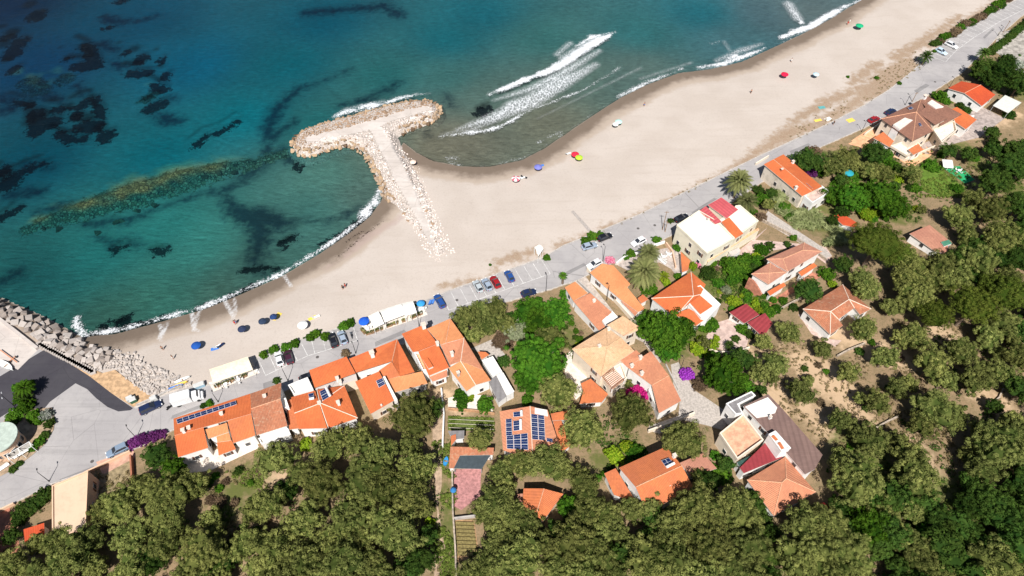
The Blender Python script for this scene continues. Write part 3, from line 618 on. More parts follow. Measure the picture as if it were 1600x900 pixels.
def wbox(name, mat, sx, sy, sz, cz, cy=0):
    m = MB(); m.box((0, cy, cz), (sx, sy, sz)); o = m.build(name, mat); me = o.data; bpy.data.objects.remove(o); return me
ME_win = wbox('window', M_frame, .98, .10, 1.25, .675); ME_pane = wbox('pane', M_glass, .82, .04, 1.08, .675, -.06)
ME_shut = wbox('shutter', M_shut, .40, .06, 1.2, .675); ME_door = wbox('door', M_shut, 1.0, .10, 2.1, 1.05)
def crop(ox, oy, s): return lambda x, y: (ox+x/s, oy+y/s)

def inset(poly, d):
    n = len(poly); ar = sum(poly[i][0]*poly[(i+1) % n][1]-poly[(i+1) % n][0]*poly[i][1] for i in range(n)); sgn = 1 if ar > 0 else -1
    out = []
    for i in range(n):
        p0, p, p1 = (Vector((q[0], q[1])) for q in (poly[i-1], poly[i], poly[(i+1) % n]))
        a = (p-p0).normalized() if (p-p0).length > 1e-6 else Vector((1, 0)); b = (p1-p).normalized() if (p1-p).length > 1e-6 else a
        na, nb = Vector((-a.y, a.x))*sgn, Vector((-b.y, b.x))*sgn
        k = 1+na.dot(nb); o = (na+nb)*(d/max(k, .35)); out.append((p.x+o.x, p.y+o.y))
    return out, sgn

class Bld:
    def __init__(s, cr, name, label, cat, centre):
        s.cr = cr; c = G(*cr(*centre)); s.gz = c.z; s.nwin = 0
        s.root = root(name, (c.x, c.y, c.z), label, cat)
    def pt(s, q): x, y = s.cr(q[0], q[1]); return P(x, y, s.gz+q[2]*.88)
    def vol(s, pts, faces=None, extra=(), roof=O_B, wall=W_white, over=.32, trim=None, flat=False, parapet=0, win=True, door=False, ridge=None, lab=None, floors=None, thick=.18, open_=False):
        O3 = [s.pt(p) for p in pts]; E3 = [s.pt(p) for p in extra]; A = O3+E3; n = len(O3)
        faces = faces or [list(range(n))]
        nm = 'flat_roof' if flat else 'roof'
        ins, sgn = inset([(p.x, p.y) for p in O3], over)
        m = MB(); th = thick
        def uvs(F_):
            nrm = Vector((0, 0, 0))
            for i in range(len(F_)): a, b = F_[i], F_[(i+1) % len(F_)]; nrm += a.cross(b)
            nrm = unit(nrm); nrm = nrm if nrm.z > 0 else -nrm
            sl = Vector((0, 0, -1)); sl = sl-nrm*sl.dot(nrm)
            if flat or sl.length < .03: return [(p.x, p.y) for p in F_]
            sl.normalize(); u = sl.cross(nrm); return [(p.dot(u), p.dot(sl)) for p in F_]
        def top(F_):
            a = sum(F_[i].x*F_[(i+1) % len(F_)].y-F_[(i+1) % len(F_)].x*F_[i].y for i in range(len(F_)))
            return F_ if a > 0 else F_[::-1]
        def emit(F_, mi=0, dz=0, rev=False):
            F_ = top(F_); uv = uvs(F_); G_ = [Vector((p.x, p.y, p.z+dz)) for p in F_]
            if len(G_) > 3:         # planarise by triangulating fan from best vertex
                from mathutils.geometry import tessellate_polygon
                for tri in tessellate_polygon([G_]):
                    T = [G_[i] for i in tri]; U = [uv[i] for i in tri]
                    a = (T[1]-T[0]).cross(T[2]-T[0]).z
                    if a < 0: T = T[::-1]; U = U[::-1]
                    m.face(T[::-1] if rev else T, mi, U[::-1] if rev else U)
            else: m.face(G_[::-1] if rev else G_, mi, uv[::-1] if rev else uv)
        for f in faces: emit([A[i] for i in f]); emit([A[i] for i in f], 1, -th, True)
        for i in range(n):
            a, b = O3[i], O3[(i+1) % n]
            if sgn < 0: a, b = b, a
            m.face([(a.x, a.y, a.z-th), (b.x, b.y, b.z-th), tuple(b), tuple(a)], 1)
        ro = m.build(nm, [roof, trim or (wall if flat else M_trim)], s.root)
        if lab: ro['label'] = lab
        # ridges
        if not flat and len(faces) > 1:
            cnt = {}
            for f in faces:
                for i in range(len(f)): cnt.setdefault(frozenset((f[i], f[(i+1) % len(f)])), []).append(1)
            r = MB()
            for e, c in cnt.items():
                if len(c) > 1 and len(e) == 2:
                    i, j = tuple(e); r.tube(A[i]+Vector((0, 0, .03)), A[j]+Vector((0, 0, .02)), .09, n=6)
            if r.v: rr = r.build('ridge', ridge or M_ridge, ro, off=s.root.location)
        if parapet:
            q = MB(); io, _ = inset([(p.x, p.y) for p in O3], .24)
            for i in range(n):
                j = (i+1) % n; a, b = O3[i], O3[j]; c, d = io[j], io[i]; z0, z1 = a.z-.02, a.z+parapet
                pr = [(a.x, a.y), (b.x, b.y), c, d]; q.prism(pr, min(a.z, b.z)-.05, a.z+parapet)
            q.build('parapet', wall, ro, off=s.root.location)
        if open_:
            pm = MB()
            for i, (x, y) in enumerate(ins):
                pp = root  # posts
                m2 = MB(); m2.tube((x, y, s.gz-.3), (x, y, O3[i].z-th), .07, n=6); m2.build('post', M_metal, s.root)
            return ro
        # walls
        wl = MB(); base = s.gz-1.2; minz = 1e9
        for i in range(n):
            j = (i+1) % n; (ax, ay), (bx, by) = ins[i], ins[j]; za, zb_ = O3[i].z-th*.6, O3[j].z-th*.6
            F_ = [(ax, ay, base), (bx, by, base), (bx, by, zb_), (ax, ay, za)]
            wl.face(F_ if sgn > 0 else F_[::-1])
        wall_o = wl.build('wall', wall, s.root)
        # windows and doors
        if win:
            done_door = not door
            for i in range(n):
                j = (i+1) % n; a, b = Vector(ins[i]), Vector(ins[j]); L = (b-a).length
                if L < 2.6: continue
                d = (b-a)/L; out = Vector((d.y, -d.x))*sgn; hz = min(O3[i].z, O3[j].z)-s.gz-th
                rot = math.atan2(out.y, out.x)+math.pi/2
                if out.dot(Vector((-a.x, 18-a.y))) < -6: pass
                nf = floors or max(1, int((hz+.4)/2.75)); nn = max(1, int(L/3.4))
                for fl in range(nf):
                    for k in range(nn):
                        if (hz-fl*2.75) < 2.0: continue
                        if R.random() < .18 and nn > 1: continue
                        u = a+d*(L*(k+.5)/nn+(R.random()-.5)*.5)
                        zz = s.gz+fl*2.75+1.0
                        if zz+1.45 > s.gz+hz: zz = s.gz+hz-1.5
                        pos = Vector((u.x+out.x*.03, u.y+out.y*.03, zz))-s.root.location
                        if fl == 0 and not done_door and out.y < 0:
                            dd_ = mesh_obj('door', ME_door, s.root, (pos.x, pos.y, pos.z-(zz-s.gz)), rot); done_door = True; continue
                        w_ = mesh_obj('window', ME_win, s.root, pos, rot); mesh_obj('pane', ME_pane, w_)
                        if R.random() < .35:
                            for sx in (-.70, .70): mesh_obj('shutter', ME_shut, w_, (sx, -.01, 0))
                        s.nwin += 1
        return ro
    def chim(s, x, y, h, hh=1.1, ro=None, w_=.55, mat=None):
        p = s.pt((x, y, h)); m = MB(); m.box((p.x, p.y, p.z+hh/2-.5), (w_, w_, hh+.6), .4); m.box((p.x, p.y, p.z+hh+.0), (w_*1.4, w_*1.4, .10), .4, 1)
        m.build('chimney', [mat or W_white, M_trim], ro or s.root, off=s.root.location)
    def panel(s, qd, nx=1, ny=1, tank=False, skip=(), lift=.12):
        c = [s.pt(p)+Vector((0, 0, lift)) for p in qd]
        for i in range(nx):
            for j in range(ny):
                if (i, j) in skip: continue
                def at_(u, v): u = (i+u)/nx; v = (j+v)/ny; return (c[0]*(1-u)+c[1]*u)*(1-v)+(c[3]*(1-u)+c[2]*u)*v
                m = MB(); e = .02; A_ = [at_(e, e), at_(1-e, e), at_(1-e, 1-e), at_(e, 1-e)]; z = Vector((0, 0, .05))
                if (A_[1]-A_[0]).cross(A_[2]-A_[0]).z < 0: A_ = A_[::-1]
                m.face(A_, 1)
                for k in range(4): m.face([A_[k]-z, A_[(k+1) % 4]-z, A_[(k+1) % 4], A_[k]], 1)
                m.face([(p-z) for p in A_[::-1]], 1)
                cn = sum(A_, Vector())/4; m.face([cn+(p-cn)*.93+Vector((0, 0, .012)) for p in A_], 0)
                # busbar line across
                a_, b_ = A_[0].lerp(A_[3], .5), A_[1].lerp(A_[2], .5); q_ = (A_[3]-A_[0])*.012; z2 = Vector((0, 0, .02))
                m.face([a_-q_+z2, b_-q_+z2, b_+q_+z2, a_+q_+z2], 1)
                m.build('solar_panel', [M_pv, M_alu], s.root)
        if tank:
            a, b = c[tank[0]], c[tank[1]]; m = MB(); m.tube(a+Vector((0, 0, .25)), b+Vector((0, 0, .25)), .28, n=10); m.build('water_tank', M_white, s.root)

R1 = crop(260, 560, 5); R2 = crop(440, 500, 4.7375); R3 = crop(610, 480, 5); R4 = crop(860, 390, 5.295); R5 = crop(870, 500, 5)
R6 = crop(690, 620, 4.5); R7 = crop(930, 680, 5.625); R8 = crop(1100, 600, 4.09); S1 = crop(1000, 400, 5.627); S2 = crop(1040, 290, 6.428)
S3 = crop(1160, 220, 6.427); S4 = crop(1330, 130, 6.43); S5 = crop(1440, 90, 6.925); S6 = crop(1150, 360, 4.5); S7 = crop(0, 580, 4.5); S8 = crop(0, 700, 4.5)
BL = {}
# A
b = Bld(R1, 'row_house', 'long orange tiled house with a strip of ten dark solar panels along its upper eave', 'house', (330, 640)); BL['A'] = b
b.vol([(55, 470, 5), (655, 275, 5), (664, 432, 6.3), (62, 602, 6.3)], roof=O_A, over=.3)
b.vol([(62, 600, 6.25), (288, 535, 6.25), (326, 698, 5), (92, 772, 5)], roof=O_A)
b.vol([(478, 488, 6.2), (662, 430, 6.25), (694, 602, 5), (522, 662, 5)], roof=O_B)
b.vol([(305, 555, 5.7), (472, 503, 5.7), (486, 575, 5.2), (328, 627, 5.2)], roof=O_G, win=False)
b.vol([(390, 602, 4.4), (488, 578, 4.4), (505, 640, 4.2), (398, 655, 4.2)], roof=O_G, win=False)
b.vol([(395, 655, 4.1), (505, 632, 4.1), (542, 708, 3.4), (408, 758, 3.4)], roof=O_A)
b.panel([(80, 482, 5.35), (545, 335, 5.35), (552, 365, 5.6), (90, 518, 5.6)], 10, 1, lift=.3)
b.chim(140, 575, 6.3); b.chim(180, 548, 6.1, .7); b.chim(432, 435, 5.9, .5)
# A2
b = Bld(R1, 'row_house', 'mottled old tiled house joined to the right end of the long orange one', 'house', (800, 560)); BL['A2'] = b
b.vol([(655, 276, 5.6), (897, 190, 5.6), (892, 316, 6.9), (945, 525, 5.3), (705, 600, 5.3), (662, 393, 6.9)], [[0, 1, 2, 5], [5, 2, 3, 4]], roof=O_C, ridge=M_ridge)
b.vol([(722, 632, 3.0), (955, 555, 3.0), (975, 600, 2.9), (745, 678, 2.9)], roof=M_froof, flat=True, parapet=.5, over=.1)
b.vol([(895, 325, 5.0), (935, 312, 5.0), (960, 385, 5.0), (920, 395, 5.0)], roof=M_froof, flat=True, parapet=.3, win=False, over=.05)
b.chim(770, 300, 6.2, .6)
# B1
b = Bld(R2, 'terraced_house', 'orange hip roofed house with two tilted solar heaters and a white roof terrace behind', 'house', (250, 720)); BL['B1'] = b
ra = b.vol([(70, 572, 5), (248, 522, 5), (278, 620, 6.3), (338, 800, 5), (128, 806, 5), (95, 690, 6.3)], [[0, 1, 2, 5], [5, 2, 3, 4]], roof=O_A, ridge=M_ridgec)
b.vol([(262, 515, 5), (465, 485, 5), (564, 725, 5), (347, 800, 5)], [[0, 1, 4], [1, 2, 4], [2, 3, 4], [3, 0, 4]], [(282, 612, 6.4)], roof=O_A, ridge=M_ridgec)
b.vol([(50, 488, 5), (195, 430, 5), (238, 520, 5), (92, 556, 5)], roof=M_froof, flat=True, parapet=.45, over=.1)
b.vol([(32, 600, 4), (74, 585, 4), (126, 802, 3.8), (58, 810, 3.8)], roof=O_B)
b.panel([(282, 535, 5.5), (332, 508, 5.5), (362, 570, 6.2), (305, 604, 6.2)], 1, 2, tank=(1, 2), lift=.3); b.panel([(198, 550, 5.5), (236, 540, 5.5), (244, 585, 6.0), (208, 593, 6.0)], tank=(2, 3), lift=.2)
b.chim(425, 625, 5.7, 1.2); b.chim(280, 615, 6.4, .4)
# B2
b = Bld(R2, 'terraced_house', 'plain bright orange roofed house set back behind the white roof terrace by the road', 'house', (370, 450)); BL['B2'] = b
b.vol([(203, 372, 5.8), (480, 270, 5.8), (548, 394, 5.1), (246, 502, 5.1)], roof=O_A, trim=M_dark_trim)
b.vol([(246, 505, 4.6), (550, 398, 4.6), (560, 440, 4.6), (260, 530, 4.6)], roof=M_conc, flat=True, wall=W_cream, over=.05, win=False)
b.chim(415, 440, 5.4, .8); b.chim(435, 465, 5.1, .8)
# B3
b = Bld(R2, 'terraced_house', 'orange roofed corner house with a white chimney and one long hipped wing towards the trees', 'house', (780, 430)); BL['B3'] = b
b.vol([(500, 286, 5.8), (855, 142, 5.8), (985, 385, 5.0), (876, 416, 5.2), (818, 305, 6.5), (552, 390, 5.2)], [[0, 1, 4, 5], [1, 2, 3, 4]], roof=O_A, trim=M_dark_trim)
b.vol([(718, 376, 5.6), (815, 308, 5.9), (876, 415, 5.2), (765, 442, 5.0)], roof=O_B, win=False)
b.vol([(772, 440, 5.1), (1040, 380, 5.1), (1080, 470, 4.3), (825, 538, 4.3)], roof=O_G, wall=W_grey)
b.chim(672, 260, 6.1, 1.3, w_=.8)
# B4
b = Bld(R2, 'terraced_house', 'narrow orange shed roofed house with one pair of solar panels at its upper right edge', 'house', (700, 560)); BL['B4'] = b
b.vol([(545, 456, 6.3), (722, 380, 6.3), (832, 596, 5.0), (660, 695, 5.0)], roof=O_A, wall=W_cream)
b.vol([(750, 420, 6.2), (765, 414, 6.2), (858, 590, 4.9), (836, 600, 4.9)], roof=M_froof, flat=True, win=False, over=.02)
b.panel([(698, 455, 6.0), (748, 432, 6.1), (770, 478, 5.8), (720, 506, 5.6)], 1, 2, lift=.25)
b.chim(740, 635, 5.0, .4, w_=.3)
# C
b = Bld(R3, 'terraced_house', 'orange roofed house with a sunken roof terrace and brick bordered skylight', 'house', (280, 430)); BL['C1'] = b
b.vol([(88, 208, 6), (258, 138, 6), (370, 286, 6.4), (218, 345, 6.4), (175, 350, 6.2)], roof=O_A)
b.vol([(216, 344, 6.3), (370, 288, 6.3), (460, 470, 5.2), (300, 535, 5.2)], roof=O_A)
b.vol([(180, 352, 4.6), (218, 345, 4.6), (300, 500, 4.6), (255, 505, 4.6)], roof=M_peach, flat=True, parapet=.6, over=.05)
b.vol([(300, 540, 4), (440, 485, 4), (445, 540, 3.8), (330, 580, 3.8)], roof=O_F)
b.vol([(250, 405, 6.35), (292, 395, 6.35), (335, 462, 6.1), (298, 478, 6.1)], roof=O_A, win=False, over=.03)
b.chim(262, 160, 6.2, 1.4, w_=.8); b.chim(368, 290, 6.6, .8)
b = Bld(R3, 'terraced_house', 'tall house with a light orange front roof and mottled salmon tiles over its middle', 'house', (560, 400)); BL['C2'] = b
b.vol([(285, 168, 6.2), (468, 88, 6.2), (576, 240, 6.4), (432, 280, 6.9), (394, 292, 6.4)], [[0, 1, 3, 4], [1, 2, 3]], roof=O_G)
b.vol([(390, 292, 6.4), (576, 240, 6.4), (727, 490, 5.7), (550, 420, 6.9), (464, 452, 5.8)], [[0, 1, 3, 4], [1, 2, 3]], roof=O_F, ridge=M_ridgec)
b.vol([(455, 476, 5.6), (548, 420, 6.9), (728, 492, 5.6), (785, 572, 5), (666, 606, 6.0), (595, 656, 5)], [[0, 1, 4, 5], [1, 2, 3, 4]], roof=O_G, ridge=M_ridgec)
b.chim(532, 530, 5.9, 1.2, mat=W_grey); b.chim(482, 370, 6.6, .9)
b = Bld(R3, 'outbuilding', 'low annex with white awning roofs on the right of the salmon tiled house', 'outbuilding', (840, 600)); BL['C5'] = b
b.vol([(715, 415, 3.2), (800, 382, 3.2), (875, 505, 3.2), (795, 532, 3.2)], roof=M_cloth, flat=True, over=.1, win=False)
b.vol([(828, 530, 3.3), (880, 508, 3.3), (968, 658, 3.3), (908, 690, 3.3)], roof=M_cloth, flat=True, over=.1, win=False)
b.vol([(765, 582, 2.9), (828, 532, 2.9), (910, 695, 2.9), (845, 745, 2.9)], roof=M_grs, flat=True, over=.1)
b.vol([(683, 346, 2.8), (745, 350, 2.8), (772, 372, 2.8), (712, 408, 2.8)], roof=O_B, win=False)
# D
b = Bld(R4, 'bungalow', 'narrow salmon orange bungalow with a small roof terrace at its lower end', 'bungalow', (330, 480)); BL['D1'] = b
b.vol([(118, 312, 3.6), (205, 265, 3.6), (310, 360, 3.6), (190, 425, 3.6)], roof=O_G)
b.vol([(190, 427, 4.0), (330, 358, 4.6), (508, 518, 4.6), (425, 596, 4.3), (455, 640, 4.2), (400, 668, 4.0)], roof=O_F, ridge=M_ridgec)
b.vol([(428, 596, 3.9), (510, 520, 3.9), (555, 565, 3.9), (460, 640, 3.9)], roof=M_froof, flat=True, parapet=.5, over=.05, win=False)
b.chim(360, 432, 4.4, .8)
b = Bld(R4, 'bungalow', 'long narrow orange roofed bungalow beside the pink oleander and big palm', 'bungalow', (560, 330)); BL['D2'] = b
b.vol([(325, 190, 3.9), (430, 115, 4.3), (522, 132, 4.4), (662, 285, 4.4), (636, 312, 4.3), (785, 494, 4.2), (722, 516, 3.9), (590, 420, 3.8), (445, 300, 3.8)], roof=O_G)
b.vol([(585, 428, 3.5), (632, 398, 3.5), (738, 502, 3.3), (700, 548, 3.2)], roof=O_F, win=False)
b.vol([(722, 402, 3.0), (765, 370, 3.0), (812, 412, 3.0), (750, 446, 3.0)], roof=O_B)
# E
b = Bld(R5, 'villa', 'big cream tiled house with lichen spots and a rust slatted pergola on its terrace', 'house', (330, 380)); BL['E1'] = b
b.vol([(118, 226, 6.6), (390, 58, 6.6), (502, 138, 7.2), (606, 240, 6.7), (500, 312, 6.7), (345, 442, 6.6)], [[0, 1, 6], [1, 2, 6], [2, 3, 6], [3, 4, 6], [4, 5, 6], [5, 0, 6]], [(395, 205, 7.7)], roof=O_D, wall=W_cream, ridge=mat_plain('lichen_ridge', (.52, .34, .2), .9, .3, 3))
b.vol([(345, 444, 4.0), (500, 345, 4.0), (545, 470, 4.0), (430, 560, 4.0)], roof=M_cream, flat=True, parapet=.8, over=.05, wall=W_cream)
for k in range(10):          # pergola slats
    u = k/9; a = b.pt((348+(432-348)*u, 440+(540-440)*u, 6.3)); c = b.pt((448+(527-448)*u, 376+(468-376)*u, 6.3)); m = MB(); m.tube(a, c, .09, n=4); m.build('pergola_slat', mat_plain('rusty_slat', (.42, .17, .08), .8, .3), b.root)
for q_ in ((348, 440), (448, 376), (432, 540), (527, 468)): a = b.pt((*q_, 6.2)); m = MB(); m.tube((a.x, a.y, a.z), (a.x, a.y, b.gz+4), .12, n=6); m.build('pergola_post', W_white, b.root)
b.vol([(188, 495, 3.3), (265, 458, 3.3), (402, 580, 3.1), (350, 642, 3.0), (178, 655, 3.0), (206, 560, 3.1)], roof=O_B, over=.25)
b.chim(332, 208, 7.4, .5); b.chim(405, 75, 6.9, .6)
b = Bld(R4, 'tower_house', 'tall narrow house with a patchy brown roof between the alley and the cream villa', 'house', (660, 720)); BL['E2'] = b
b.vol([(468, 624, 7.2), (600, 548, 7.2), (728, 634, 7.0), (738, 662, 6.8), (604, 714, 7.2)], [[0, 1, 2, 4], [2, 3, 4]], roof=O_D, wall=W_cream)
b = Bld(R5, 'villa', 'long salmon tiled house above the magenta bougainvillea', 'house', (800, 500)); BL['E3'] = b
b.vol([(495, 316, 5.6), (620, 234, 5.6), (680, 290, 5.6), (546, 364, 5.2)], roof=O_F)
b.vol([(548, 366, 5.3), (735, 243, 5.3), (876, 434, 5.2), (972, 632, 5), (798, 728, 5), (742, 510, 5.4)], [[0, 1, 2, 5], [5, 2, 3, 4]], roof=O_F)
b.vol([(715, 545, 3.2), (760, 500, 3.2), (798, 650, 3.0), (770, 665, 3.0)], roof=M_froof, flat=True, over=.05)
b.chim(652, 300, 5.6, .8); b.chim(662, 425, 5.5, .9); b.chim(585, 365, 5.4, .8)
# F
b = Bld(R6, 'villa', 'pale orange house with two blocks of dark blue solar panels', 'house', (620, 280)); BL['F1'] = b
b.vol([(408, 102, 4.4), (622, 66, 5.3), (746, 92, 4.4), (845, 392, 4.0), (642, 442, 5.0), (432, 376, 4.1)], [[0, 1, 4, 5], [1, 2, 3, 4]], roof=O_F, ridge=M_ridgec, trim=M_dark_trim)
b.vol([(766, 118, 3.4), (885, 95, 3.4), (892, 160, 3.3), (778, 168, 3.3)], roof=O_B, win=False); b.vol([(782, 172, 3.3), (842, 166, 3.3), (910, 342, 3.0), (846, 390, 3.0)], roof=O_B)
b.vol([(655, 76, 5.2), (742, 92, 5.0), (748, 132, 5.0), (655, 116, 5.2)], roof=M_froof, flat=True, win=False, over=.05)
b.panel([(450, 158, 4.6), (494, 156, 4.8), (498, 274, 4.8), (452, 276, 4.6)], 1, 4); b.panel([(502, 110, 4.9), (560, 104, 5.1), (562, 140, 5.1), (504, 144, 4.9)], 1, 1, tank=(1, 2))
b.panel([(502, 172, 4.9), (555, 166, 5.1), (556, 236, 5.1), (504, 242, 4.9)], 1, 2, tank=(1, 2))
b.panel([(454, 276, 4.6), (606, 256, 5.0), (610, 376, 4.9), (458, 366, 4.5)], 3, 3, skip=())
b.panel([(628, 122, 5.1), (722, 134, 4.8), (730, 308, 4.6), (634, 300, 5.0)], 2, 6); b.panel([(736, 290, 4.6), (782, 297, 4.4), (783, 322, 4.4), (738, 316, 4.5)])
b = Bld(R6, 'cottage', 'small cottage with a patchy red roof and a charcoal shade sail over its terrace', 'cottage', (200, 440)); BL['F4'] = b
b.vol([(62, 350, 3.4), (368, 358, 3.4), (364, 408, 3.1), (130, 412, 3.1), (85, 502, 2.8), (50, 502, 2.8)], roof=O_C, over=.2)
b.vol([(132, 412, 3.0), (345, 408, 3.0), (282, 508, 2.6), (86, 503, 2.6)], roof=mat_plain('charcoal_shade_sail', (.045, .06, .07), .9, .15), flat=True, open_=True, thick=.05, over=.1)
b.vol([(65, 275, 2.8), (100, 262, 2.8), (102, 300, 2.8), (66, 345, 2.8)], roof=O_B, win=False)
b.vol([(45, 240, 2.6), (160, 236, 2.6), (158, 292, 2.5), (100, 300, 2.5), (60, 272, 2.6)], roof=M_grs, flat=True, win=False)
b = Bld(R6, 'cottage', 'small orange gabled cottage hidden among the olive crowns', 'cottage', (690, 770)); BL['F5'] = b
b.vol([(576, 643, 3.4), (720, 646, 4.3), (856, 682, 3.4), (712, 876, 3.2), (662, 836, 4.1), (564, 826, 3.2)], [[0, 1, 4, 5], [1, 2, 3, 4]], roof=O_B, wall=W_cream)
b.vol([(528, 684, 2.6), (572, 680, 2.6), (566, 760, 2.5), (545, 740, 2.5)], roof=O_H, win=False)
# G
b = Bld(R7, 'villa', 'gabled orange house with one solar heater and a white left gable wall', 'house', (560, 420)); BL['G1'] = b
b.vol([(210, 286, 5), (622, 100, 5), (762, 268, 6.6), (865, 462, 4.9), (455, 682, 4.9), (356, 455, 6.6)], [[0, 1, 2, 5], [5, 2, 3, 4]], roof=O_B, over=.3)
b.panel([(578, 226, 6.0), (645, 202, 6.0), (692, 254, 6.5), (622, 290, 6.5)], 2, 1, tank=(2, 3), lift=.25)
b.vol([(80, 336, 3.2), (180, 290, 3.2), (362, 590, 3.0), (165, 525, 3.0)], roof=O_B); b.vol([(745, 242, 3.4), (950, 156, 3.4), (1070, 292, 3.0), (842, 362, 3.0)], roof=O_H)
b.chim(690, 195, 5.8, 1.1)
for x, y in ((427, 515), (536, 483), (625, 370), (657, 440), (713, 398)):
    b.chim(x, y, 5.6, .05, w_=.25)
# H
b = Bld(R8, 'villa', 'large brown flat roofed house with a worn white coated corner', 'house', (450, 330)); BL['H1'] = b
b.vol([(250, 142, 6.6), (410, 64, 6.6), (520, 180, 6.6), (758, 452, 6.4), (708, 546, 6.3), (645, 578, 6.3), (520, 432, 6.4)], roof=M_brs, flat=True, parapet=.0, over=.25)
b.vol([(262, 145, 6.75), (408, 84, 6.75), (468, 150, 6.75), (455, 185, 6.75), (430, 192, 6.75), (436, 222, 6.75), (408, 205, 6.75), (338, 216, 6.75)], roof=M_froof, flat=True, win=False, over=.02, thick=.1)
b.vol([(412, 322, 8.0), (455, 300, 8.0), (555, 412, 8.0), (492, 430, 8.0)], roof=M_froof, flat=True, parapet=.2, over=.05, win=False)
b.vol([(428, 335, 8.3), (448, 325, 8.3), (475, 355, 8.3), (458, 364, 8.3)], roof=O_B, win=False, over=.03); b.vol([(470, 378, 8.3), (488, 370, 8.3), (512, 408, 8.3), (495, 420, 8.3)], roof=O_B, win=False, over=.03)
b.vol([(140, 126, 5.6), (302, 48, 5.6), (330, 76, 5.6), (220, 132, 5.6), (250, 190, 5.6), (202, 196, 5.6)], roof=M_grs, flat=True, parapet=.15, over=.1)
b.vol([(95, 322, 4.6), (245, 200, 4.6), (376, 366, 4.6), (335, 395, 4.6), (208, 488, 4.6)], roof=mat_plain('peach_roof_tiles', (.60, .33, .21), .9, .25, 1.3), flat=True, parapet=.7, over=.1, wall=W_cream)
b.vol([(228, 536, 4.2), (398, 370, 4.4), (485, 430, 4.4), (500, 470, 4.2), (255, 570, 4.2)], roof=M_red, over=.15)
b.vol([(210, 500, 3.6), (300, 455, 3.6), (312, 478, 3.6), (225, 525, 3.6)], roof=mat_plain('green_tarp', (.03, .07, .06), .8, .2), flat=True, win=False, over=.1)
b.chim(420, 218, 6.8, .8, w_=.4)
b = Bld(R8, 'villa', 'salmon hip roofed house with four roof planes right below the red sheet roof', 'house', (490, 660)); BL['H5'] = b
b.vol([(275, 612, 4.2), (520, 465, 4.2), (715, 690, 4.2), (445, 842, 4.2)], [[0, 1, 5, 4], [1, 2, 5], [2, 3, 4, 5], [3, 0, 4]], [(498, 630, 5.9), (525, 604, 5.9)], roof=O_F)
# I
b = Bld(S1, 'villa', 'bright orange hipped house wrapped by a white L shaped roof terrace', 'house', (370, 400)); BL['I1'] = b
b.vol([(100, 372, 4.8), (448, 138, 4.8), (578, 250, 4.8), (535, 338, 5.4), (362, 474, 5.4), (278, 516, 4.8)], [[0, 1, 6], [1, 2, 3, 6], [6, 3, 4], [0, 6, 4, 5]], [(470, 352, 6.7)], roof=O_A, ridge=M_ridgec, over=.28)
b.vol([(285, 515, 4.4), (430, 462, 4.7), (582, 548, 4.2), (490, 615, 3.9), (378, 545, 4.2)], roof=O_A)
b.vol([(488, 275, 4.9), (530, 262, 4.9), (708, 430, 4.9), (590, 555, 4.9), (535, 545, 4.9), (425, 425, 4.9), (530, 342, 4.9)], roof=M_froof, flat=True, parapet=.25, over=.05)
b.vol([(440, 412, 5.5), (528, 345, 5.8), (640, 440, 5.5), (530, 512, 5.2)], roof=O_A, win=False)
b.vol([(300, 545, 3.0), (375, 540, 3.0), (430, 605, 3.0), (330, 610, 3.0)], roof=M_froof, flat=True, over=.05)
# P
b = Bld(S1, 'shed', 'dark red metal roofed shed with a pale skylight strip', 'shed', (920, 520)); BL['P1'] = b
b.vol([(785, 496, 3.0), (935, 418, 3.2), (1050, 516, 3.2), (915, 592, 3.0)], roof=M_red)
b = Bld(S1, 'shed', 'second dark red roofed shed, lower right of the one with the skylight strip', 'shed', (1060, 620)); BL['P2'] = b
b.vol([(942, 586, 2.9), (1100, 500, 3.1), (1165, 592, 3.1), (1085, 714, 2.8)], roof=M_red)
# J
b = Bld(S2, 'villa', 'big pale yellow block with a white flat roof and rose red roof panels', 'house', (430, 560)); BL['J1'] = b
b.vol([(108, 408, 7), (330, 262, 7), (512, 366, 7), (692, 540, 7), (414, 695, 7)], roof=M_froof, flat=True, parapet=.55, over=.1, wall=W_yel)
b.vol([(510, 366, 6.7), (640, 300, 6.7), (700, 210, 6.7), (745, 205, 6.7), (932, 362, 6.7), (692, 540, 6.7)], roof=M_froof, flat=True, parapet=.4, over=.1, wall=W_yel)
rb = mat_roof('rose_red_roof', (.52, .10, .11), (.46, .085, .095), (.40, .1, .1), .08, .9)
b.vol([(338, 256, 7.6), (405, 205, 7.8), (565, 365, 7.8), (500, 388, 7.5)], roof=rb, win=False, wall=W_cream); b.vol([(425, 195, 8.0), (560, 118, 8.0), (730, 240, 7.6), (612, 330, 7.6)], roof=rb, win=False, wall=W_cream)
b.vol([(558, 366, 7.5), (638, 318, 7.5), (782, 482, 7.2), (694, 535, 7.2)], roof=O_A, win=False, wall=W_yel)
b.vol([(415, 735, 3.6), (930, 425, 3.6), (940, 445, 3.6), (425, 770, 3.6)], roof=M_peach, flat=True, over=.05, wall=W_yel, win=False)
b.vol([(635, 665, 2.4), (735, 620, 2.4), (755, 655, 2.4), (668, 715, 2.4)], roof=M_conc, flat=True, over=.05, win=False)
b.vol([(150, 662, 2.8), (245, 752, 2.8), (225, 850, 2.7), (165, 870, 2.7)], roof=O_B, win=False, over=.2)
b.chim(425, 355, 7.2, .8, w_=.4)
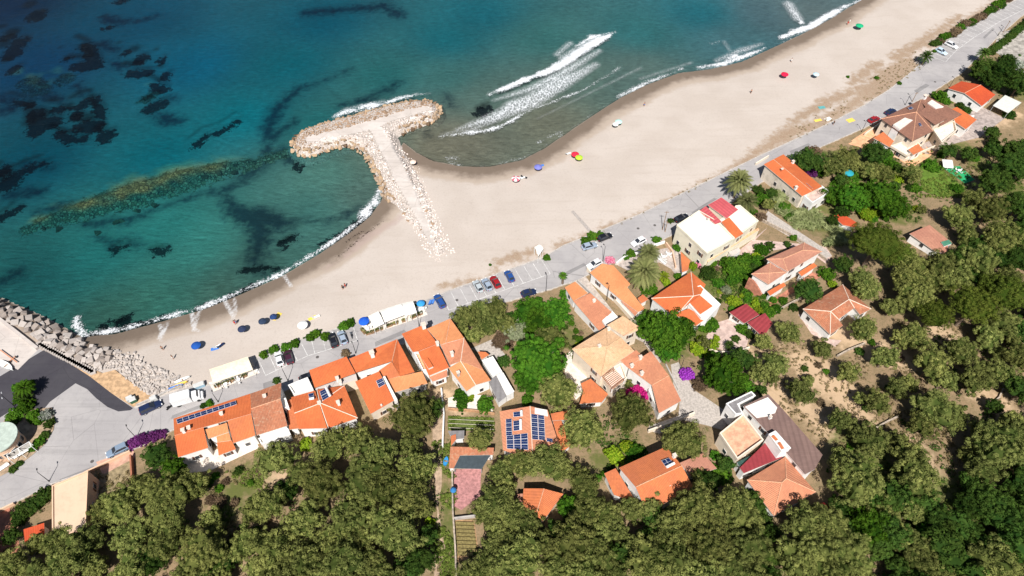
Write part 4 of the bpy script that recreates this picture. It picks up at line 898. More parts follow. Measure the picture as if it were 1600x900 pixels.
# K
b = Bld(S3, 'villa', 'long orange gabled house with a patchy stone flank by the coast road', 'house', (560, 480)); BL['K1'] = b
b.vol([(215, 236, 5.4), (312, 186, 6.6), (412, 135, 5.4), (800, 458, 5.4), (700, 508, 6.6), (600, 556, 5.4)], [[0, 1, 4, 5], [1, 2, 3, 4]], roof=O_A, wall=W_stone, over=.3)
b.vol([(612, 570, 4.4), (715, 498, 4.4), (790, 468, 4.4), (872, 530, 4.4), (695, 640, 4.4)], roof=M_pinkp, flat=True, parapet=.7, over=.05)
b.panel([(618, 430, 6.2), (640, 425, 6.2), (706, 482, 6.2), (668, 505, 6.2)], lift=.1)
b.chim(392, 300, 6.2, .7, mat=O_B, w_=.5); b.chim(540, 470, 6.2, .4); b.chim(508, 215, 6, .5)
# L
b = Bld(S4, 'villa', 'sprawling brown roofed house with cream walls where two cars park on the road', 'house', (600, 560)); BL['L1'] = b
b.vol([(300, 358, 6.0), (700, 165, 6.0), (822, 482, 6.0), (615, 582, 6.0)], [[0, 1, 4], [1, 2, 4], [2, 3, 4], [3, 0, 4]], [(655, 290, 7.4)], roof=O_E, wall=W_cream, trim=M_dark_trim)
b.vol([(692, 174, 5.9), (770, 132, 5.9), (1112, 312, 5.7), (905, 425, 5.7)], roof=O_E, wall=W_cream, trim=M_dark_trim)
b.vol([(668, 292, 6.9), (750, 240, 7.2), (965, 355, 7.0), (845, 420, 6.6)], roof=O_E, wall=W_cream, win=False, trim=M_dark_trim)
b.vol([(425, 412, 6.95), (540, 345, 7.05), (620, 370, 7.1), (490, 460, 6.9)], roof=M_cream, flat=True, win=False, over=.05, thick=.5)
b.vol([(768, 196, 6.3), (812, 165, 6.3), (930, 236, 6.2), (850, 252, 6.2)], roof=M_cream, flat=True, win=False, over=.05)
b.vol([(995, 270, 5.0), (1062, 238, 5.0), (1262, 366, 4.6), (1152, 462, 4.4), (1040, 388, 4.6)], roof=O_A)
b.vol([(225, 550, 3.4), (322, 488, 3.6), (430, 582, 3.4), (385, 642, 3.2)], roof=O_B)
b.vol([(575, 670, 3.6), (672, 608, 3.6), (726, 670, 3.4), (625, 720, 3.4)], roof=O_B)
b.vol([(390, 640, 2.6), (620, 560, 2.6), (700, 640, 2.6), (560, 740, 2.6)], roof=M_cream, flat=True, parapet=.5, wall=W_cream)
b.vol([(820, 480, 4.0), (1030, 390, 4.0), (1050, 490, 3.8), (900, 610, 3.8)], roof=M_cream, flat=True, parapet=.6, wall=W_cream)
b.panel([(565, 250, 6.7), (605, 235, 6.7), (625, 255, 6.8), (585, 270, 6.8)], lift=.1); b.panel([(672, 402, 6.9), (695, 400, 6.9), (710, 430, 6.8), (688, 435, 6.8)], lift=.1)
b.chim(735, 150, 6.2, 1.0, w_=.8)
# M
b = Bld(S5, 'bungalow', 'red gabled bungalow with a white front and three brown shutters', 'bungalow', (540, 440)); BL['M1'] = b
b.vol([(285, 332, 3.3), (430, 255, 3.3), (640, 295, 4.6), (800, 402, 3.3), (652, 524, 3.3), (465, 384, 4.8)], [[0, 1, 2, 5], [5, 2, 3, 4]], roof=O_R)
b = Bld(S5, 'canopy', 'flat pale grey canopy on posts right of the red bungalow', 'canopy', (900, 590)); BL['M2'] = b
b.vol([(775, 515, 3.0), (905, 405, 3.0), (1080, 486, 3.0), (940, 596, 3.0)], roof=mat_plain('pale_canopy', (.55, .57, .52), .8, .08), flat=True, open_=True, over=.15)
b = Bld(S5, 'shed', 'grey corrugated shed at the right edge beyond the canopy trees', 'shed', (1070, 240)); BL['M3'] = b
b.vol([(1015, 120, 2.8), (1180, 150, 2.8), (1190, 290, 2.6), (1020, 255, 2.6)], roof=M_grs)
# N
b = Bld(S6, 'villa', 'white two level house with pinkish brown roofs and a curved outside stair', 'house', (300, 350)); BL['N1'] = b
b.vol([(215, 202, 6.5), (480, 85, 6.5), (606, 148, 6.5), (362, 290, 6.5)], [[0, 1, 5, 4], [1, 2, 5], [2, 3, 4, 5], [3, 0, 4]], [(330, 200, 7.1), (470, 140, 7.1)], roof=O_H)
b.vol([(108, 306, 5.6), (240, 226, 5.6), (362, 292, 5.6), (228, 380, 5.6)], [[0, 1, 4], [1, 2, 4], [2, 3, 4], [3, 0, 4]], [(235, 300, 6.1)], roof=O_H)
b.vol([(438, 296, 3.2), (545, 228, 3.4), (572, 250, 3.2), (462, 322, 3.0)], roof=O_A, win=False); b.vol([(220, 430, 3.2), (335, 366, 3.4), (352, 388, 3.2), (240, 458, 3.0)], roof=O_A, win=False)
stp = MB()
for k in range(14):
    u = k/13; a = b.pt((108+72*u**.8, 345+120*u, 5.2*(1-u)+.1)); stp.box((a.x, a.y, (a.z+b.gz)/2-.3), (1.3, .5, a.z-b.gz+.6), -.7)
stp.build('outside_stair', M_terra, b.root)
# O
b = Bld(S6, 'bungalow', 'white bungalow with a mottled salmon hip roof and a recessed porch among the olives', 'bungalow', (690, 610)); BL['O1'] = b
b.vol([(470, 552, 3.6), (750, 380, 3.6), (950, 552, 3.6), (872, 592, 3.7), (832, 545, 4.0), (720, 625, 4.2), (752, 668, 3.7), (662, 732, 3.6)],
      [[0, 1, 9, 8], [1, 2, 9], [0, 8, 7], [8, 9, 4, 5], [9, 2, 3, 4], [8, 5, 6, 7]], [(665, 570, 5.2), (795, 485, 5.2)], roof=O_C, ridge=M_ridgec)
# Q old roof, terracotta lean-to
TQ = crop(1200, 225, 4)
b = Bld(TQ, 'barn', 'weathered grey pink tiled barn half hidden between olive crowns', 'barn', (1010, 600)); BL['Q1'] = b
b.vol([(885, 560, 3.0), (1010, 505, 3.3), (1128, 600, 3.2), (1120, 690, 2.8), (1040, 668, 2.8)], roof=O_H)
b.vol([(1082, 612, 3.4), (1130, 598, 3.4), (1150, 622, 3.4), (1100, 640, 3.4)], roof=mat_plain('green_sheet', (.06, .2, .13), .8, .2), flat=True, win=False, over=.05)
b = Bld(TQ, 'shed', 'low terracotta lean-to under the broad round pine', 'shed', (480, 490)); BL['Q2'] = b
b.vol([(405, 452, 2.5), (448, 424, 2.6), (562, 495, 2.5), (545, 522, 2.4), (468, 506, 2.4)], roof=O_R)
# S bottom left
b = Bld(S8, 'depot', 'flat roofed beige building beside the lower road, with a low parapet', 'building', (490, 500)); BL['S1'] = b
b.vol([(368, 266, 5), (624, 160, 5), (606, 566, 5), (478, 612, 5), (370, 588, 5)], roof=M_fbeige, flat=True, parapet=.25, wall=W_peach, over=.05)
b.vol([(372, 590, 3.4), (478, 612, 3.4), (606, 566, 3.4), (612, 592, 3.4), (470, 640, 3.4), (374, 612, 3.4)], roof=M_stone, flat=True, wall=W_grey, over=.02, win=False)
b = Bld(S8, 'shed', 'small red tiled shed in the lower left corner garden', 'shed', (240, 610)); BL['S2'] = b
b.vol([(165, 572, 2.9), (310, 526, 2.9), (314, 636, 2.7), (176, 682, 2.7)], roof=O_R)
# round kiosk at the left edge
p = G(1, 690); rt = root('round_kiosk', p, 'round pale green flat roofed building cut by the left edge', 'kiosk'); m = MB(); m2 = MB()
cc = P(-3, 684, p.z+4.5); ring = [(cc.x+3.6*math.cos(t_), cc.y+3.6*math.sin(t_)) for t_ in (2*math.pi*k/40 for k in range(40))]; rin = [(cc.x+3.2*math.cos(t_), cc.y+3.2*math.sin(t_)) for t_ in (2*math.pi*k/40 for k in range(40))]
m.prism(ring, p.z+4.25, p.z+4.5); m.build('roof', mat_plain('pale_green_roof', (.40, .46, .40), .8, .15), rt)
m2.prism(rin, p.z-.5, p.z+4.25); m2.build('wall', W_peach, rt)
for k in range(9):
    a = -1.9+k*.45; w_ = mesh_obj('window', ME_win, rt, (cc.x+3.22*math.cos(a)-p.x, cc.y+3.22*math.sin(a)-p.y, 1.4), a+math.pi/2); mesh_obj('pane', ME_pane, w_)

# ------------------------------------------------------------------ rocks
M_rw = mat_wall('white_rubble_stone', (.66, .58, .53), .4); M_ro = mat_wall('ochre_boulder', (.44, .27, .13), .6); M_rg = mat_wall('grey_boulder', (.36, .31, .28), .4); M_rp = mat_wall('pale_block', (.56, .50, .45), .3)
M_rbr = mat_wall('brown_rubble', (.31, .21, .14), .5); M_rwet = mat_wall('wet_dark_boulder', (.14, .09, .055), .5)
def mat_rock(name, c1, c2, c3):
    t = NT(name); r = t.orand(); n = t.noise(1.1, 5, .7); n2 = t.noise(5, 4, .65)
    c = t.mix(r, c1, c2); c = t.mix(t.math('MULTIPLY', t.step(n, .45, .7), .7), c, c3); c = t.mix(t.math('MULTIPLY', t.step(n2, .5, .7), .35), c, tuple(x*.6 for x in c1))
    t.bsdf(c, .9, normal=t.bump(n2, .5, .08), spec=.2); return t.m
M_ro = mat_rock('ochre_boulder', (.40, .28, .17), (.25, .17, .11), (.38, .32, .26)); M_rg = mat_rock('grey_boulder', (.30, .255, .225), (.21, .175, .155), (.36, .30, .25)); M_rp = mat_rock('pale_block', (.46, .41, .37), (.36, .315, .285), (.30, .26, .23))
def rock_pts(rr, cubic=.5):
    pts = []
    for k in range(9):
        v = Vector((rr.gauss(0, 1), rr.gauss(0, 1), rr.gauss(0, 1))).normalized()
        if rr.random() < cubic: m_ = max(abs(v.x), abs(v.y), abs(v.z)); v = v/m_*.8
        pts.append(v*rr.uniform(.8, 1.05))
    return pts
def rock_mesh(seed, cubic, mat):
    rr = random.Random(seed); bm = bmesh.new()
    if cubic > .6: pts = [Vector((a+rr.uniform(-.22, .22), b_+rr.uniform(-.22, .22), c_*.8+rr.uniform(-.2, .2)))*.75 for a in (-1, 1) for b_ in (-1, 1) for c_ in (-1, 1)]+rock_pts(rr, .9)[:4]
    else: pts = rock_pts(rr, cubic)
    for p in pts: bm.verts.new(p)
    r = bmesh.ops.convex_hull(bm, input=bm.verts[:])
    bmesh.ops.delete(bm, geom=[v for v in bm.verts if not v.link_faces], context='VERTS')
    bmesh.ops.bevel(bm, geom=bm.edges[:], offset=.045, segments=1, affect='EDGES')
    me = bpy.data.meshes.new('boulder'); bm.to_mesh(me); bm.free(); me.materials.append(mat); return me
def rock_stuff(name, items, mat, label, cat):
    """items: (x,y,z,r)"""
    rr = random.Random(5); shapes = []
    for s in range(6):
        bm = bmesh.new()
        for p in rock_pts(rr, .4): bm.verts.new(p)
        bmesh.ops.convex_hull(bm, input=bm.verts[:]); bmesh.ops.delete(bm, geom=[v for v in bm.verts if not v.link_faces], context='VERTS')
        bm.verts.index_update(); shapes.append(([v.co.copy() for v in bm.verts], [[v.index for v in f.verts] for f in bm.faces])); bm.free()
    V, Fc = [], []
    for x, y, z, r in items:
        vs, fs = shapes[rr.randrange(6)]; a = rr.random()*6.28; ca, sa = math.cos(a), math.sin(a); o = len(V); k = rr.uniform(.7, 1.25)
        V += [(x+r*k*(v.x*ca-v.y*sa), y+r/k*(v.x*sa+v.y*ca), z+r*.8*v.z) for v in vs]; Fc += [[i+o for i in f] for f in fs]
    me = bpy.data.meshes.new(name); me.from_pydata(V, [], Fc); me.materials.append(mat); o = bpy.data.objects.new(name, me); COL.objects.link(o)
    return tag(o, label, cat, kind='stuff')
def in_px(px, py, poly): return bool(inpoly(np.array([px]), np.array([py]), poly)[0])
def scatter_px(poly, spacing, n, rr, avoid=None):
    xs = [p[0] for p in poly]; ys = [p[1] for p in poly]; out = []
    for _ in range(n*12):
        x, y = rr.uniform(min(xs), max(xs)), rr.uniform(min(ys), max(ys))
        if not in_px(x, y, poly) or (avoid and in_px(x, y, avoid)): continue
        if any((x-a)**2+((y-b)*1.25)**2 < spacing**2 for a, b in out): continue
        out.append((x, y))
        if len(out) >= n: break
    return out
# breakwater mound
GO = [(453, 226), (458, 212), (475, 200), (520, 186), (560, 176), (600, 164), (640, 156), (672, 155), (688, 162), (691, 176), (682, 188), (662, 196), (640, 204), (624, 212), (628, 232), (645, 258), (660, 290), (672, 320), (684, 350), (694, 385), (700, 402), (685, 408), (668, 385), (650, 362), (632, 340), (616, 318), (600, 308), (592, 290), (582, 268), (574, 248), (562, 234), (545, 228), (520, 230), (500, 238), (480, 244), (462, 240)]
TRK = [(478, 222), (480, 214), (520, 205), (560, 194), (600, 182), (640, 170), (668, 165), (672, 172), (640, 182), (606, 192), (594, 199), (612, 222), (632, 262), (650, 300), (668, 345), (684, 398), (676, 396), (655, 352), (632, 312), (612, 275), (592, 235), (577, 204), (540, 213), (505, 222)]
gw = [P(x, y, .8) for x, y in GO]; tw = [P(x, y, 2) for x, y in TRK]
bx = np.arange(min(p.x for p in gw)-2, max(p.x for p in gw)+2, .6); by = np.arange(min(p.y for p in gw)-2, max(p.y for p in gw)+2, .6)
gx, gy = np.meshgrid(bx, by); gin = inpoly(gx, gy, gw); gd = pdist(gx, gy, gw, True)*np.where(gin, 1, -1)
gt = inpoly(gx, gy, tw)
tzv = np.vectorize(tz)(gx, gy)
gz = np.maximum(np.minimum(-.5+gd*.95, 2.2), tzv+np.clip(gd*.5, -.5, .55)) + .25*(vn(gx, gy, 1.4)-.5)*(~gt)
_b = np.clip((gy-P(0+670, 385, 1).y)/(P(620, 285, 1).y-P(670, 385, 1).y), 0, 1); gz = _b*gz+(1-_b)*(tzv+np.where(gd > .3, .07, -.25))
bw_root = root('breakwater', (gw[0].x, gw[0].y, 0), 'T shaped rubble breakwater reaching from the sand into the sea', 'breakwater')
m = MB(); ny, nx = gx.shape
for j in range(ny-1):
    for i in range(nx-1):
        if gd[j, i] > -1.6: m.face([(gx[j, i], gy[j, i], gz[j, i]), (gx[j, i+1], gy[j, i+1], gz[j, i+1]), (gx[j+1, i+1], gy[j+1, i+1], gz[j+1, i+1]), (gx[j+1, i], gy[j+1, i], gz[j+1, i])], 1 if gt[j, i] else 0)
M_trk = mat_asphalt('breakwater_track', (.45, .40, .36), (.55, .50, .46)); M_core = mat_plain('rubble_core', (.40, .35, .31), .95, .35, 2.2)
m.build('mound', [M_core, M_trk], bw_root, weld=True)
def gzat(x, y):
    i = int(round((x-bx[0])/.6)); j = int(round((y-by[0])/.6))
    return float(gz[min(max(j, 0), ny-1), min(max(i, 0), nx-1)])
def Pg(px, py):
    z = 1.5
    for _ in range(4): p = P(px, py, z); z = gzat(p.x, p.y)
    return P(px, py, z)
rr = random.Random(11)
RK = {'o': [rock_mesh(20+i, .55, M_ro) for i in range(5)], 'g': [rock_mesh(40+i, .9, M_rg) for i in range(5)], 'p': [rock_mesh(60+i, .9, M_rp) for i in range(4)], 'd': [rock_mesh(80+i, .5, M_rwet) for i in range(3)]}
def rock(key, p, r, label, group, nm='boulder'):
    me = rr.choice(RK[key]); o = mesh_obj(nm, me, None, p, rr.random()*6.28, (r*rr.uniform(.85, 1.15), r*rr.uniform(.85, 1.15), r*rr.uniform(.75, .95)))
    o.rotation_euler = (rr.uniform(-.35, .35), rr.uniform(-.35, .35), rr.random()*6.28)
    return tag(o, label, 'boulder', group)
# ochre boulders along the water's edge of the head and the left of the stem
EDGE = [(455, 228), (457, 215), (472, 203), (500, 194), (530, 186), (560, 178), (590, 169), (620, 161), (650, 157), (675, 157), (688, 164), (689, 177), (680, 188), (660, 195), (640, 203), (626, 209)]
EDGE2 = [(456, 232), (465, 240), (482, 243), (502, 237), (520, 230), (545, 228), (562, 235), (574, 250), (583, 268), (592, 288), (602, 308), (610, 316)]
for E_, lab, grp in ((EDGE, 'rounded ochre boulder on the seaward edge of the breakwater head', 'ochre boulders along the seaward edge of the breakwater'), (EDGE2, 'rounded ochre boulder on the landward edge of the breakwater, by the sheltered bay', 'ochre boulders along the bay side of the breakwater')):
    pts = [P(x, y, .6) for x, y in E_]; cin = P(570, 200, .6)
    for row, (offd, rad) in enumerate(((.1, .92), (1.3, .78))):
        L = sum((b_-a).length for a, b_ in zip(pts[:-1], pts[1:])); s = rr.random()
        while s < L:
            p, d = along(pts, s); nn = Vector((d.y, -d.x, 0))
            if E_ is EDGE2: nn = -nn
            p = p+nn*(offd+rr.uniform(-.3, .3)); r = rad*rr.uniform(.75, 1.25); z = gzat(p.x, p.y)
            rock('o' if (row or rr.random() < .8) else 'd', (p.x, p.y, max(z, -.2)+r*.25), r, lab, grp); s += r*rr.uniform(1.15, 1.6)
items = []; items_o = []
SEAW = [(450, 200), (500, 180), (690, 140), (700, 165), (670, 168), (600, 183), (520, 206), (478, 216), (478, 236), (455, 240)]
for x, y in scatter_px(GO, 2.5, 3200, rr, TRK):
    p = Pg(x, y)
    if p.x and gzat(p.x, p.y) < .75: continue
    r = rr.uniform(.2, .36)*(1.9 if rr.random() < .12 else 1); sea = in_px(x, y, SEAW); (items_o if sea or rr.random() < .06 else items).append((p.x, p.y, gzat(p.x, p.y)+r*.2, r*(1.25 if sea else 1)))
for poly, n in (([(640, 350), (652, 350), (690, 405), (686, 412), (665, 395)], 60), ([(668, 300), (680, 330), (712, 395), (703, 400), (684, 372)], 60), ([(612, 215), (630, 235), (655, 262), (668, 300), (690, 362), (682, 362), (655, 300), (625, 245)], 150)):
    for x, y in scatter_px(poly, 3.2, n, rr):
        p = Pg(x, y) if y < 400 else G(x, y); r = rr.uniform(.18, .40); z = max(gzat(p.x, p.y) if in_px(x, y, GO) else -9, tz(p.x, p.y)); items.append((p.x, p.y, z+r*.2, r))
rock_stuff('rubble', items_o, M_rbr, 'brownish rubble stones on the seaward slope of the breakwater head', 'rubble')
rock_stuff('rubble', items, M_rw, 'white rubble stones heaped over the breakwater beside its track', 'rubble')
# revetment on the left
BIGR = [(-60, 462), (0, 474), (60, 498), (100, 517), (135, 540), (172, 548), (172, 566), (150, 572), (135, 566), (110, 556), (60, 530), (0, 492), (-60, 476)]
SLAB = [(58, 536), (66, 533), (150, 578), (145, 587)]
for x, y in scatter_px(BIGR, 8.0, 230, rr):
    p = G(x, y); f = min(1, max(0, (tz(p.x, p.y))/1.4)); r = rr.uniform(.8, 1.12)
    rock('g' if rr.random() > f*.6 else 'p', (p.x, p.y, tz(p.x, p.y)+r*.35), r, 'big blocky armour rock in the grey sea defence by the quay', 'armour rocks of the sea defence by the quay', 'armour_rock')
for k in range(26):
    u = k/25; p = P(62+u*84, 538+u*44, RZ); o = mesh_obj('edge_slab', ME_pane, None)
    bpy.data.objects.remove(o); mm = MB(); mm.box((p.x, p.y, RZ+.12), (1.15, 1.3, .5), .55+rr.uniform(-.15, .15)); tag(mm.build('edge_slab', M_rp), 'pale stone slab lining the top edge of the rock sea defence', 'stone slab', 'stone slabs along the top of the sea defence')
items = []
for x, y in scatter_px([(140, 560), (180, 546), (210, 562), (235, 572), (270, 585), (300, 600), (292, 604), (262, 612), (235, 618), (210, 600), (190, 585), (178, 575), (150, 580)], 3.4, 620, rr):
    p = G(x, y); r = rr.uniform(.3, .7); items.append((p.x, p.y, tz(p.x, p.y)+r*.3, r))
for x, y in scatter_px([(172, 548), (215, 552), (225, 565), (205, 562)], 5, 25, rr):
    p = G(x, y); r = rr.uniform(.3, .6); items.append((p.x, p.y, tz(p.x, p.y)+r*.3, r))
rock_stuff('rubble', items, M_rp, 'pale rubble stones spilling from the sea defence onto the sand beside the asphalt ramp', 'rubble')
for x, y in ((25, 372), (90, 358), (150, 362), (180, 345), (190, 343), (215, 325), (240, 318), (70, 355), (350, 262), (365, 267), (340, 268), (372, 256), (318, 275)):  # reef heads just under water
    p = P(x, y, -1.6); rock('d', (p.x, p.y, -2.2), rr.uniform(1.0, 1.5), 'brown boulder under the water at the edge of the sunken reef', 'sunken boulders around the reef')
# quay wall
w_ = ribbon(dens([P(x, y, RZ) for x, y in ((-300, 451), (-60, 477), (0, 499), (60, 546))], 4), .7, .7).build('quay_wall', M_conc); tag(w_, 'long pale concrete parapet between the quay and the armour rocks', 'sea wall')

# ------------------------------------------------------------------ foliage
L_ol = mat_leaf('olive_leaves', (.050, .068, .016), (.265, .280, .082)); L_pi = mat_leaf('pine_needles', (.035, .058, .008), (.125, .155, .026)); L_br = mat_leaf('broad_leaves', (.022, .070, .007), (.085, .190, .016))
L_dk = mat_leaf('dark_leaves', (.020, .046, .009), (.065, .115, .020)); L_lm = mat_leaf('lime_leaves', (.09, .17, .008), (.26, .33, .025)); L_si = mat_leaf('silver_leaves', (.12, .14, .075), (.27, .29, .18))
L_bn = mat_leaf('dry_brown_leaves', (.09, .062, .035), (.22, .155, .10)); L_mg = mat_leaf('magenta_flowers', (.38, .01, .12), (.62, .03, .25), .2); L_pu = mat_leaf('purple_flowers', (.20, .02, .30), (.42, .08, .55), .2)
L_pk = mat_leaf('pink_flowers', (.45, .10, .18), (.66, .30, .38), .2); L_pd = mat_leaf('plum_flowers', (.09, .015, .09), (.20, .05, .20), .2); L_palm = mat_leaf('palm_fronds', (.055, .075, .022), (.21, .22, .085)); L_wf = mat_leaf('white_flowers', (.03, .07, .02), (.55, .55, .5), .2)
M_bark = mat_plain('bark', (.16, .12, .09), .95, .35, 4)
def leaves(name, mat, puffs, per, size, seed, up=.35, elong=1.0, core=None):
    """puffs: (x,y,z,r,tone). quads scattered in shells round each puff centre"""
    rs = np.random.RandomState(seed); n = len(puffs)*per; pf = np.repeat(np.array(puffs), per, 0)
    d = rs.normal(size=(n, 3)); d[:, 2] += up; d /= np.linalg.norm(d, axis=1)[:, None]
    rad = rs.uniform(.8, 1.0, n)[:, None]; c = pf[:, :3]+d*rad*pf[:, 3:4]*np.array([1, 1, .85])
    nn = d+rs.normal(scale=.20, size=(n, 3)); nn /= np.linalg.norm(nn, axis=1)[:, None]
    a = np.cross(nn, rs.normal(size=(n, 3))); a /= np.linalg.norm(a, axis=1)[:, None]; b_ = np.cross(nn, a)
    s = (size*rs.uniform(.6, 1.25, n))[:, None]; a = a*s*elong; b_ = b_*s*.8/elong**.5
    v = np.stack([c-a, c+b_*.7, c+a, c-b_*.7], 1).reshape(-1, 3)
    tone = np.clip(np.repeat(pf[:, 4]+rs.normal(scale=.09, size=n), 4), 0, 1)
    if core is not None: v = np.concatenate([v, core]); tone = np.concatenate([tone, np.full(len(core), .0)]); n = len(v)//4  # core takes the darkest tone, painting shade into gaps between puffs
    me = bpy.data.meshes.new(name); me.vertices.add(len(v)); me.vertices.foreach_set('co', v.astype(np.float32).ravel())
    me.loops.add(len(v)); me.loops.foreach_set('vertex_index', np.arange(len(v), dtype=np.int32)); me.polygons.add(n); me.polygons.foreach_set('loop_start', np.arange(0, len(v), 4, dtype=np.int32)); me.update(calc_edges=True)
    at_ = me.attributes.new('tone', 'FLOAT', 'POINT'); at_.data.foreach_set('value', tone.astype(np.float32)); me.materials.append(mat); return me
def crown_puffs(Rm, hz, pr, seed, gap=.12, lobes=.26, dens_=1.0, zmin=-.35):
    rs = random.Random(seed); out = []; n = int(dens_*1.45*Rm*Rm*(1+hz)/(pr*pr)); o = Vector((seed*3.1, seed*1.7, 0))
    for k in range(n):
        z = zmin+(1-zmin)*(k+.5)/n; a = k*2.39996+rs.uniform(-.3, .3); q_ = math.sqrt(max(0, 1-z*z)); d = Vector((q_*math.cos(a), q_*math.sin(a), z))
        f = 1-lobes+lobes*1.9*(mnoise.noise(d*1.7+o)+.35)
        if mnoise.noise(d*3.2+o*2) < -.42+gap*.8: continue
        r = Rm*f*(1.02-rs.random()**1.6*.20)
        out.append((d.x*r, d.y*r, d.z*r*hz, pr*rs.uniform(.7, 1.2), .5+.3*mnoise.noise(d*4+o)+rs.uniform(-.18, .18)))
    for k in range(n//7): # interior puffs, toned darker to paint shade inside the crown
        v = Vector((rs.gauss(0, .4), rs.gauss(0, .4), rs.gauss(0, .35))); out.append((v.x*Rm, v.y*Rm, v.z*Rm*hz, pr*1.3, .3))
    return out
def crown_core(Rm, hz, seed, lobes, k=.80, zmin=-.35, nu=22, nv=10):
    o = Vector((seed*3.1, seed*1.7, 0)); g = []
    for j in range(nv+1):
        z = zmin+(1-zmin)*j/nv; q_ = math.sqrt(max(0, 1-z*z)); row = []
        for i in range(nu):
            a = 2*math.pi*i/nu; d = Vector((q_*math.cos(a), q_*math.sin(a), z)); f = 1-lobes+lobes*1.9*(mnoise.noise(d*1.7+o)+.35); r = Rm*f*k*(1+.10*mnoise.noise(d*5+o)); row.append((d.x*r, d.y*r, d.z*r*hz))
        g.append(row)
    out = []
    for j in range(nv):
        for i in range(nu): out += [g[j][i], g[j][(i+1) % nu], g[j+1][(i+1) % nu], g[j+1][i]]
    return np.array(out)
def trunk_mesh(h, r, Rm, seed):
    rs = random.Random(seed); m = MB(); p = Vector((0, 0, -.6)); top = Vector((rs.uniform(-.25, .25), rs.uniform(-.25, .25), h)); m.tube(p, top, r*1.25, r*.8, 8)
    for k in range(6):
        a = k*1.05+rs.random(); e = Vector((math.cos(a)*Rm*.6, math.sin(a)*Rm*.6, h+Rm*rs.uniform(.1, .5))); mid = top.lerp(e, .5)+Vector((0, 0, .12*Rm)); m.tube(top, mid, r*.55, r*.38, 6); m.tube(mid, e, r*.38, r*.12, 5)
        e2 = mid+Vector((math.cos(a+1)*Rm*.35, math.sin(a+1)*Rm*.35, Rm*.25)); m.tube(mid, e2, r*.28, r*.1, 4)
    o = m.build('trunk', M_bark); me = o.data; bpy.data.objects.remove(o); return me
SIZES = [1.0, 1.9, 3.2, 5.0, 8.0]
KIND = { # material, hz, puff radius, leaves per puff, leaf size, lobes, trunk factor, name, adjective, elong
 'ol': (L_ol, .86, .60, 62, .15, .32, .80, 'olive_tree', 'grey green olive tree'), 'pi': (L_pi, .66, .62, 60, .15, .16, 1.15, 'pine_tree', 'dense rounded pine'),
 'br': (L_br, .68, .60, 46, .20, .26, .6, 'leafy_tree', 'bright green leafy tree'), 'dk': (L_dk, .72, .58, 56, .16, .28, .7, 'evergreen_tree', 'dark evergreen tree'),
 'lm': (L_lm, .7, .42, 36, .17, .30, .15, 'shrub', 'lime yellow shrub'), 'si': (L_si, .8, .5, 40, .14, .34, .5, 'silvery_tree', 'pale silvery tree'), 'bn': (L_bn, .6, .45, 38, .13, .3, .15, 'dry_bush', 'dry brown bush'),
 'mg': (L_mg, .6, .4, 42, .15, .3, .1, 'bougainvillea', 'magenta flowering bougainvillea'), 'pu': (L_pu, .6, .4, 42, .15, .15, .1, 'bougainvillea', 'round purple bougainvillea'), 'pk': (L_pk, .8, .35, 40, .13, .2, .15, 'oleander', 'pink flowering oleander'),
 'pd': (L_pd, .6, .4, 42, .14, .3, .1, 'bougainvillea', 'plum purple bougainvillea'), 'wf': (L_wf, .7, .42, 40, .13, .25, .1, 'oleander', 'white flowering oleander bush'), 'gr': (L_br, .65, .42, 38, .17, .3, .1, 'bush', 'green bush'), 'gd': (L_dk, .6, .42, 38, .15, .3, .1, 'bush', 'dark green bush'),
 'fe': (L_br, .62, .5, 60, .17, .22, .6, 'acacia_tree', 'fine leaved green acacia')}
PROTO = {}
def proto(kind, r):
    si = min(range(5), key=lambda i: abs(math.log(SIZES[i]/r))); var = R.randrange(3 if SIZES[si] > 1.5 else 2); key = (kind, si, var)
    if key not in PROTO:
        mt, hz, pr, per, ls, lob, tf = KIND[kind][:7]; Rm = SIZES[si]; seed = hash_(kind)*7+si*13+var*101
        pr2 = pr*(.55 if Rm < 1.5 else .8 if Rm < 2.5 else 1.0 if Rm < 6 else 1.2)
        pf = crown_puffs(Rm, hz, pr2, seed, lobes=lob); k = per if Rm < 6 else int(per*.9)
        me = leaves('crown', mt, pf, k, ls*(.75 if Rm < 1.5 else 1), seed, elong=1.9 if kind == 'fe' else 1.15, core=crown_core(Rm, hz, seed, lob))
        th = max(.15, Rm*tf+ (.6 if Rm > 1.5 and tf > .2 else 0)); tm = trunk_mesh(th, .05+Rm*.05, Rm, seed)
        PROTO[key] = (me, tm, th, Rm, hz)
    return PROTO[key]
def hash_(s): return sum(ord(c)*(i+3) for i, c in enumerate(s)) % 97
PLANTS = []
def plant(kind, px, py, rpx):
    r = rpx*mpp(px, py, 4)*((.74 if px > 1200 and 480 < py < 700 else .84) if kind == 'ol' else 1.0 if kind in ('br', 'fe') else .9); me, tm, th, Rm, hz = proto(kind, r); k = r/Rm; hc = (th+Rm*hz*.35)*k
    g = G(px, py, hc); z = tz(g.x, g.y); a = R.random()*6.28
    ro = root(KIND[kind][7], (g.x, g.y, z), None, None, rot=a); ro.scale = (k*R.uniform(.94, 1.06), k*R.uniform(.94, 1.06), k*R.uniform(.92, 1.1))
    mesh_obj('trunk', tm, ro); mesh_obj('crown', me, ro, (0, 0, th+Rm*hz*.35))
    PLANTS.append((ro, kind, px, py, r)); return ro
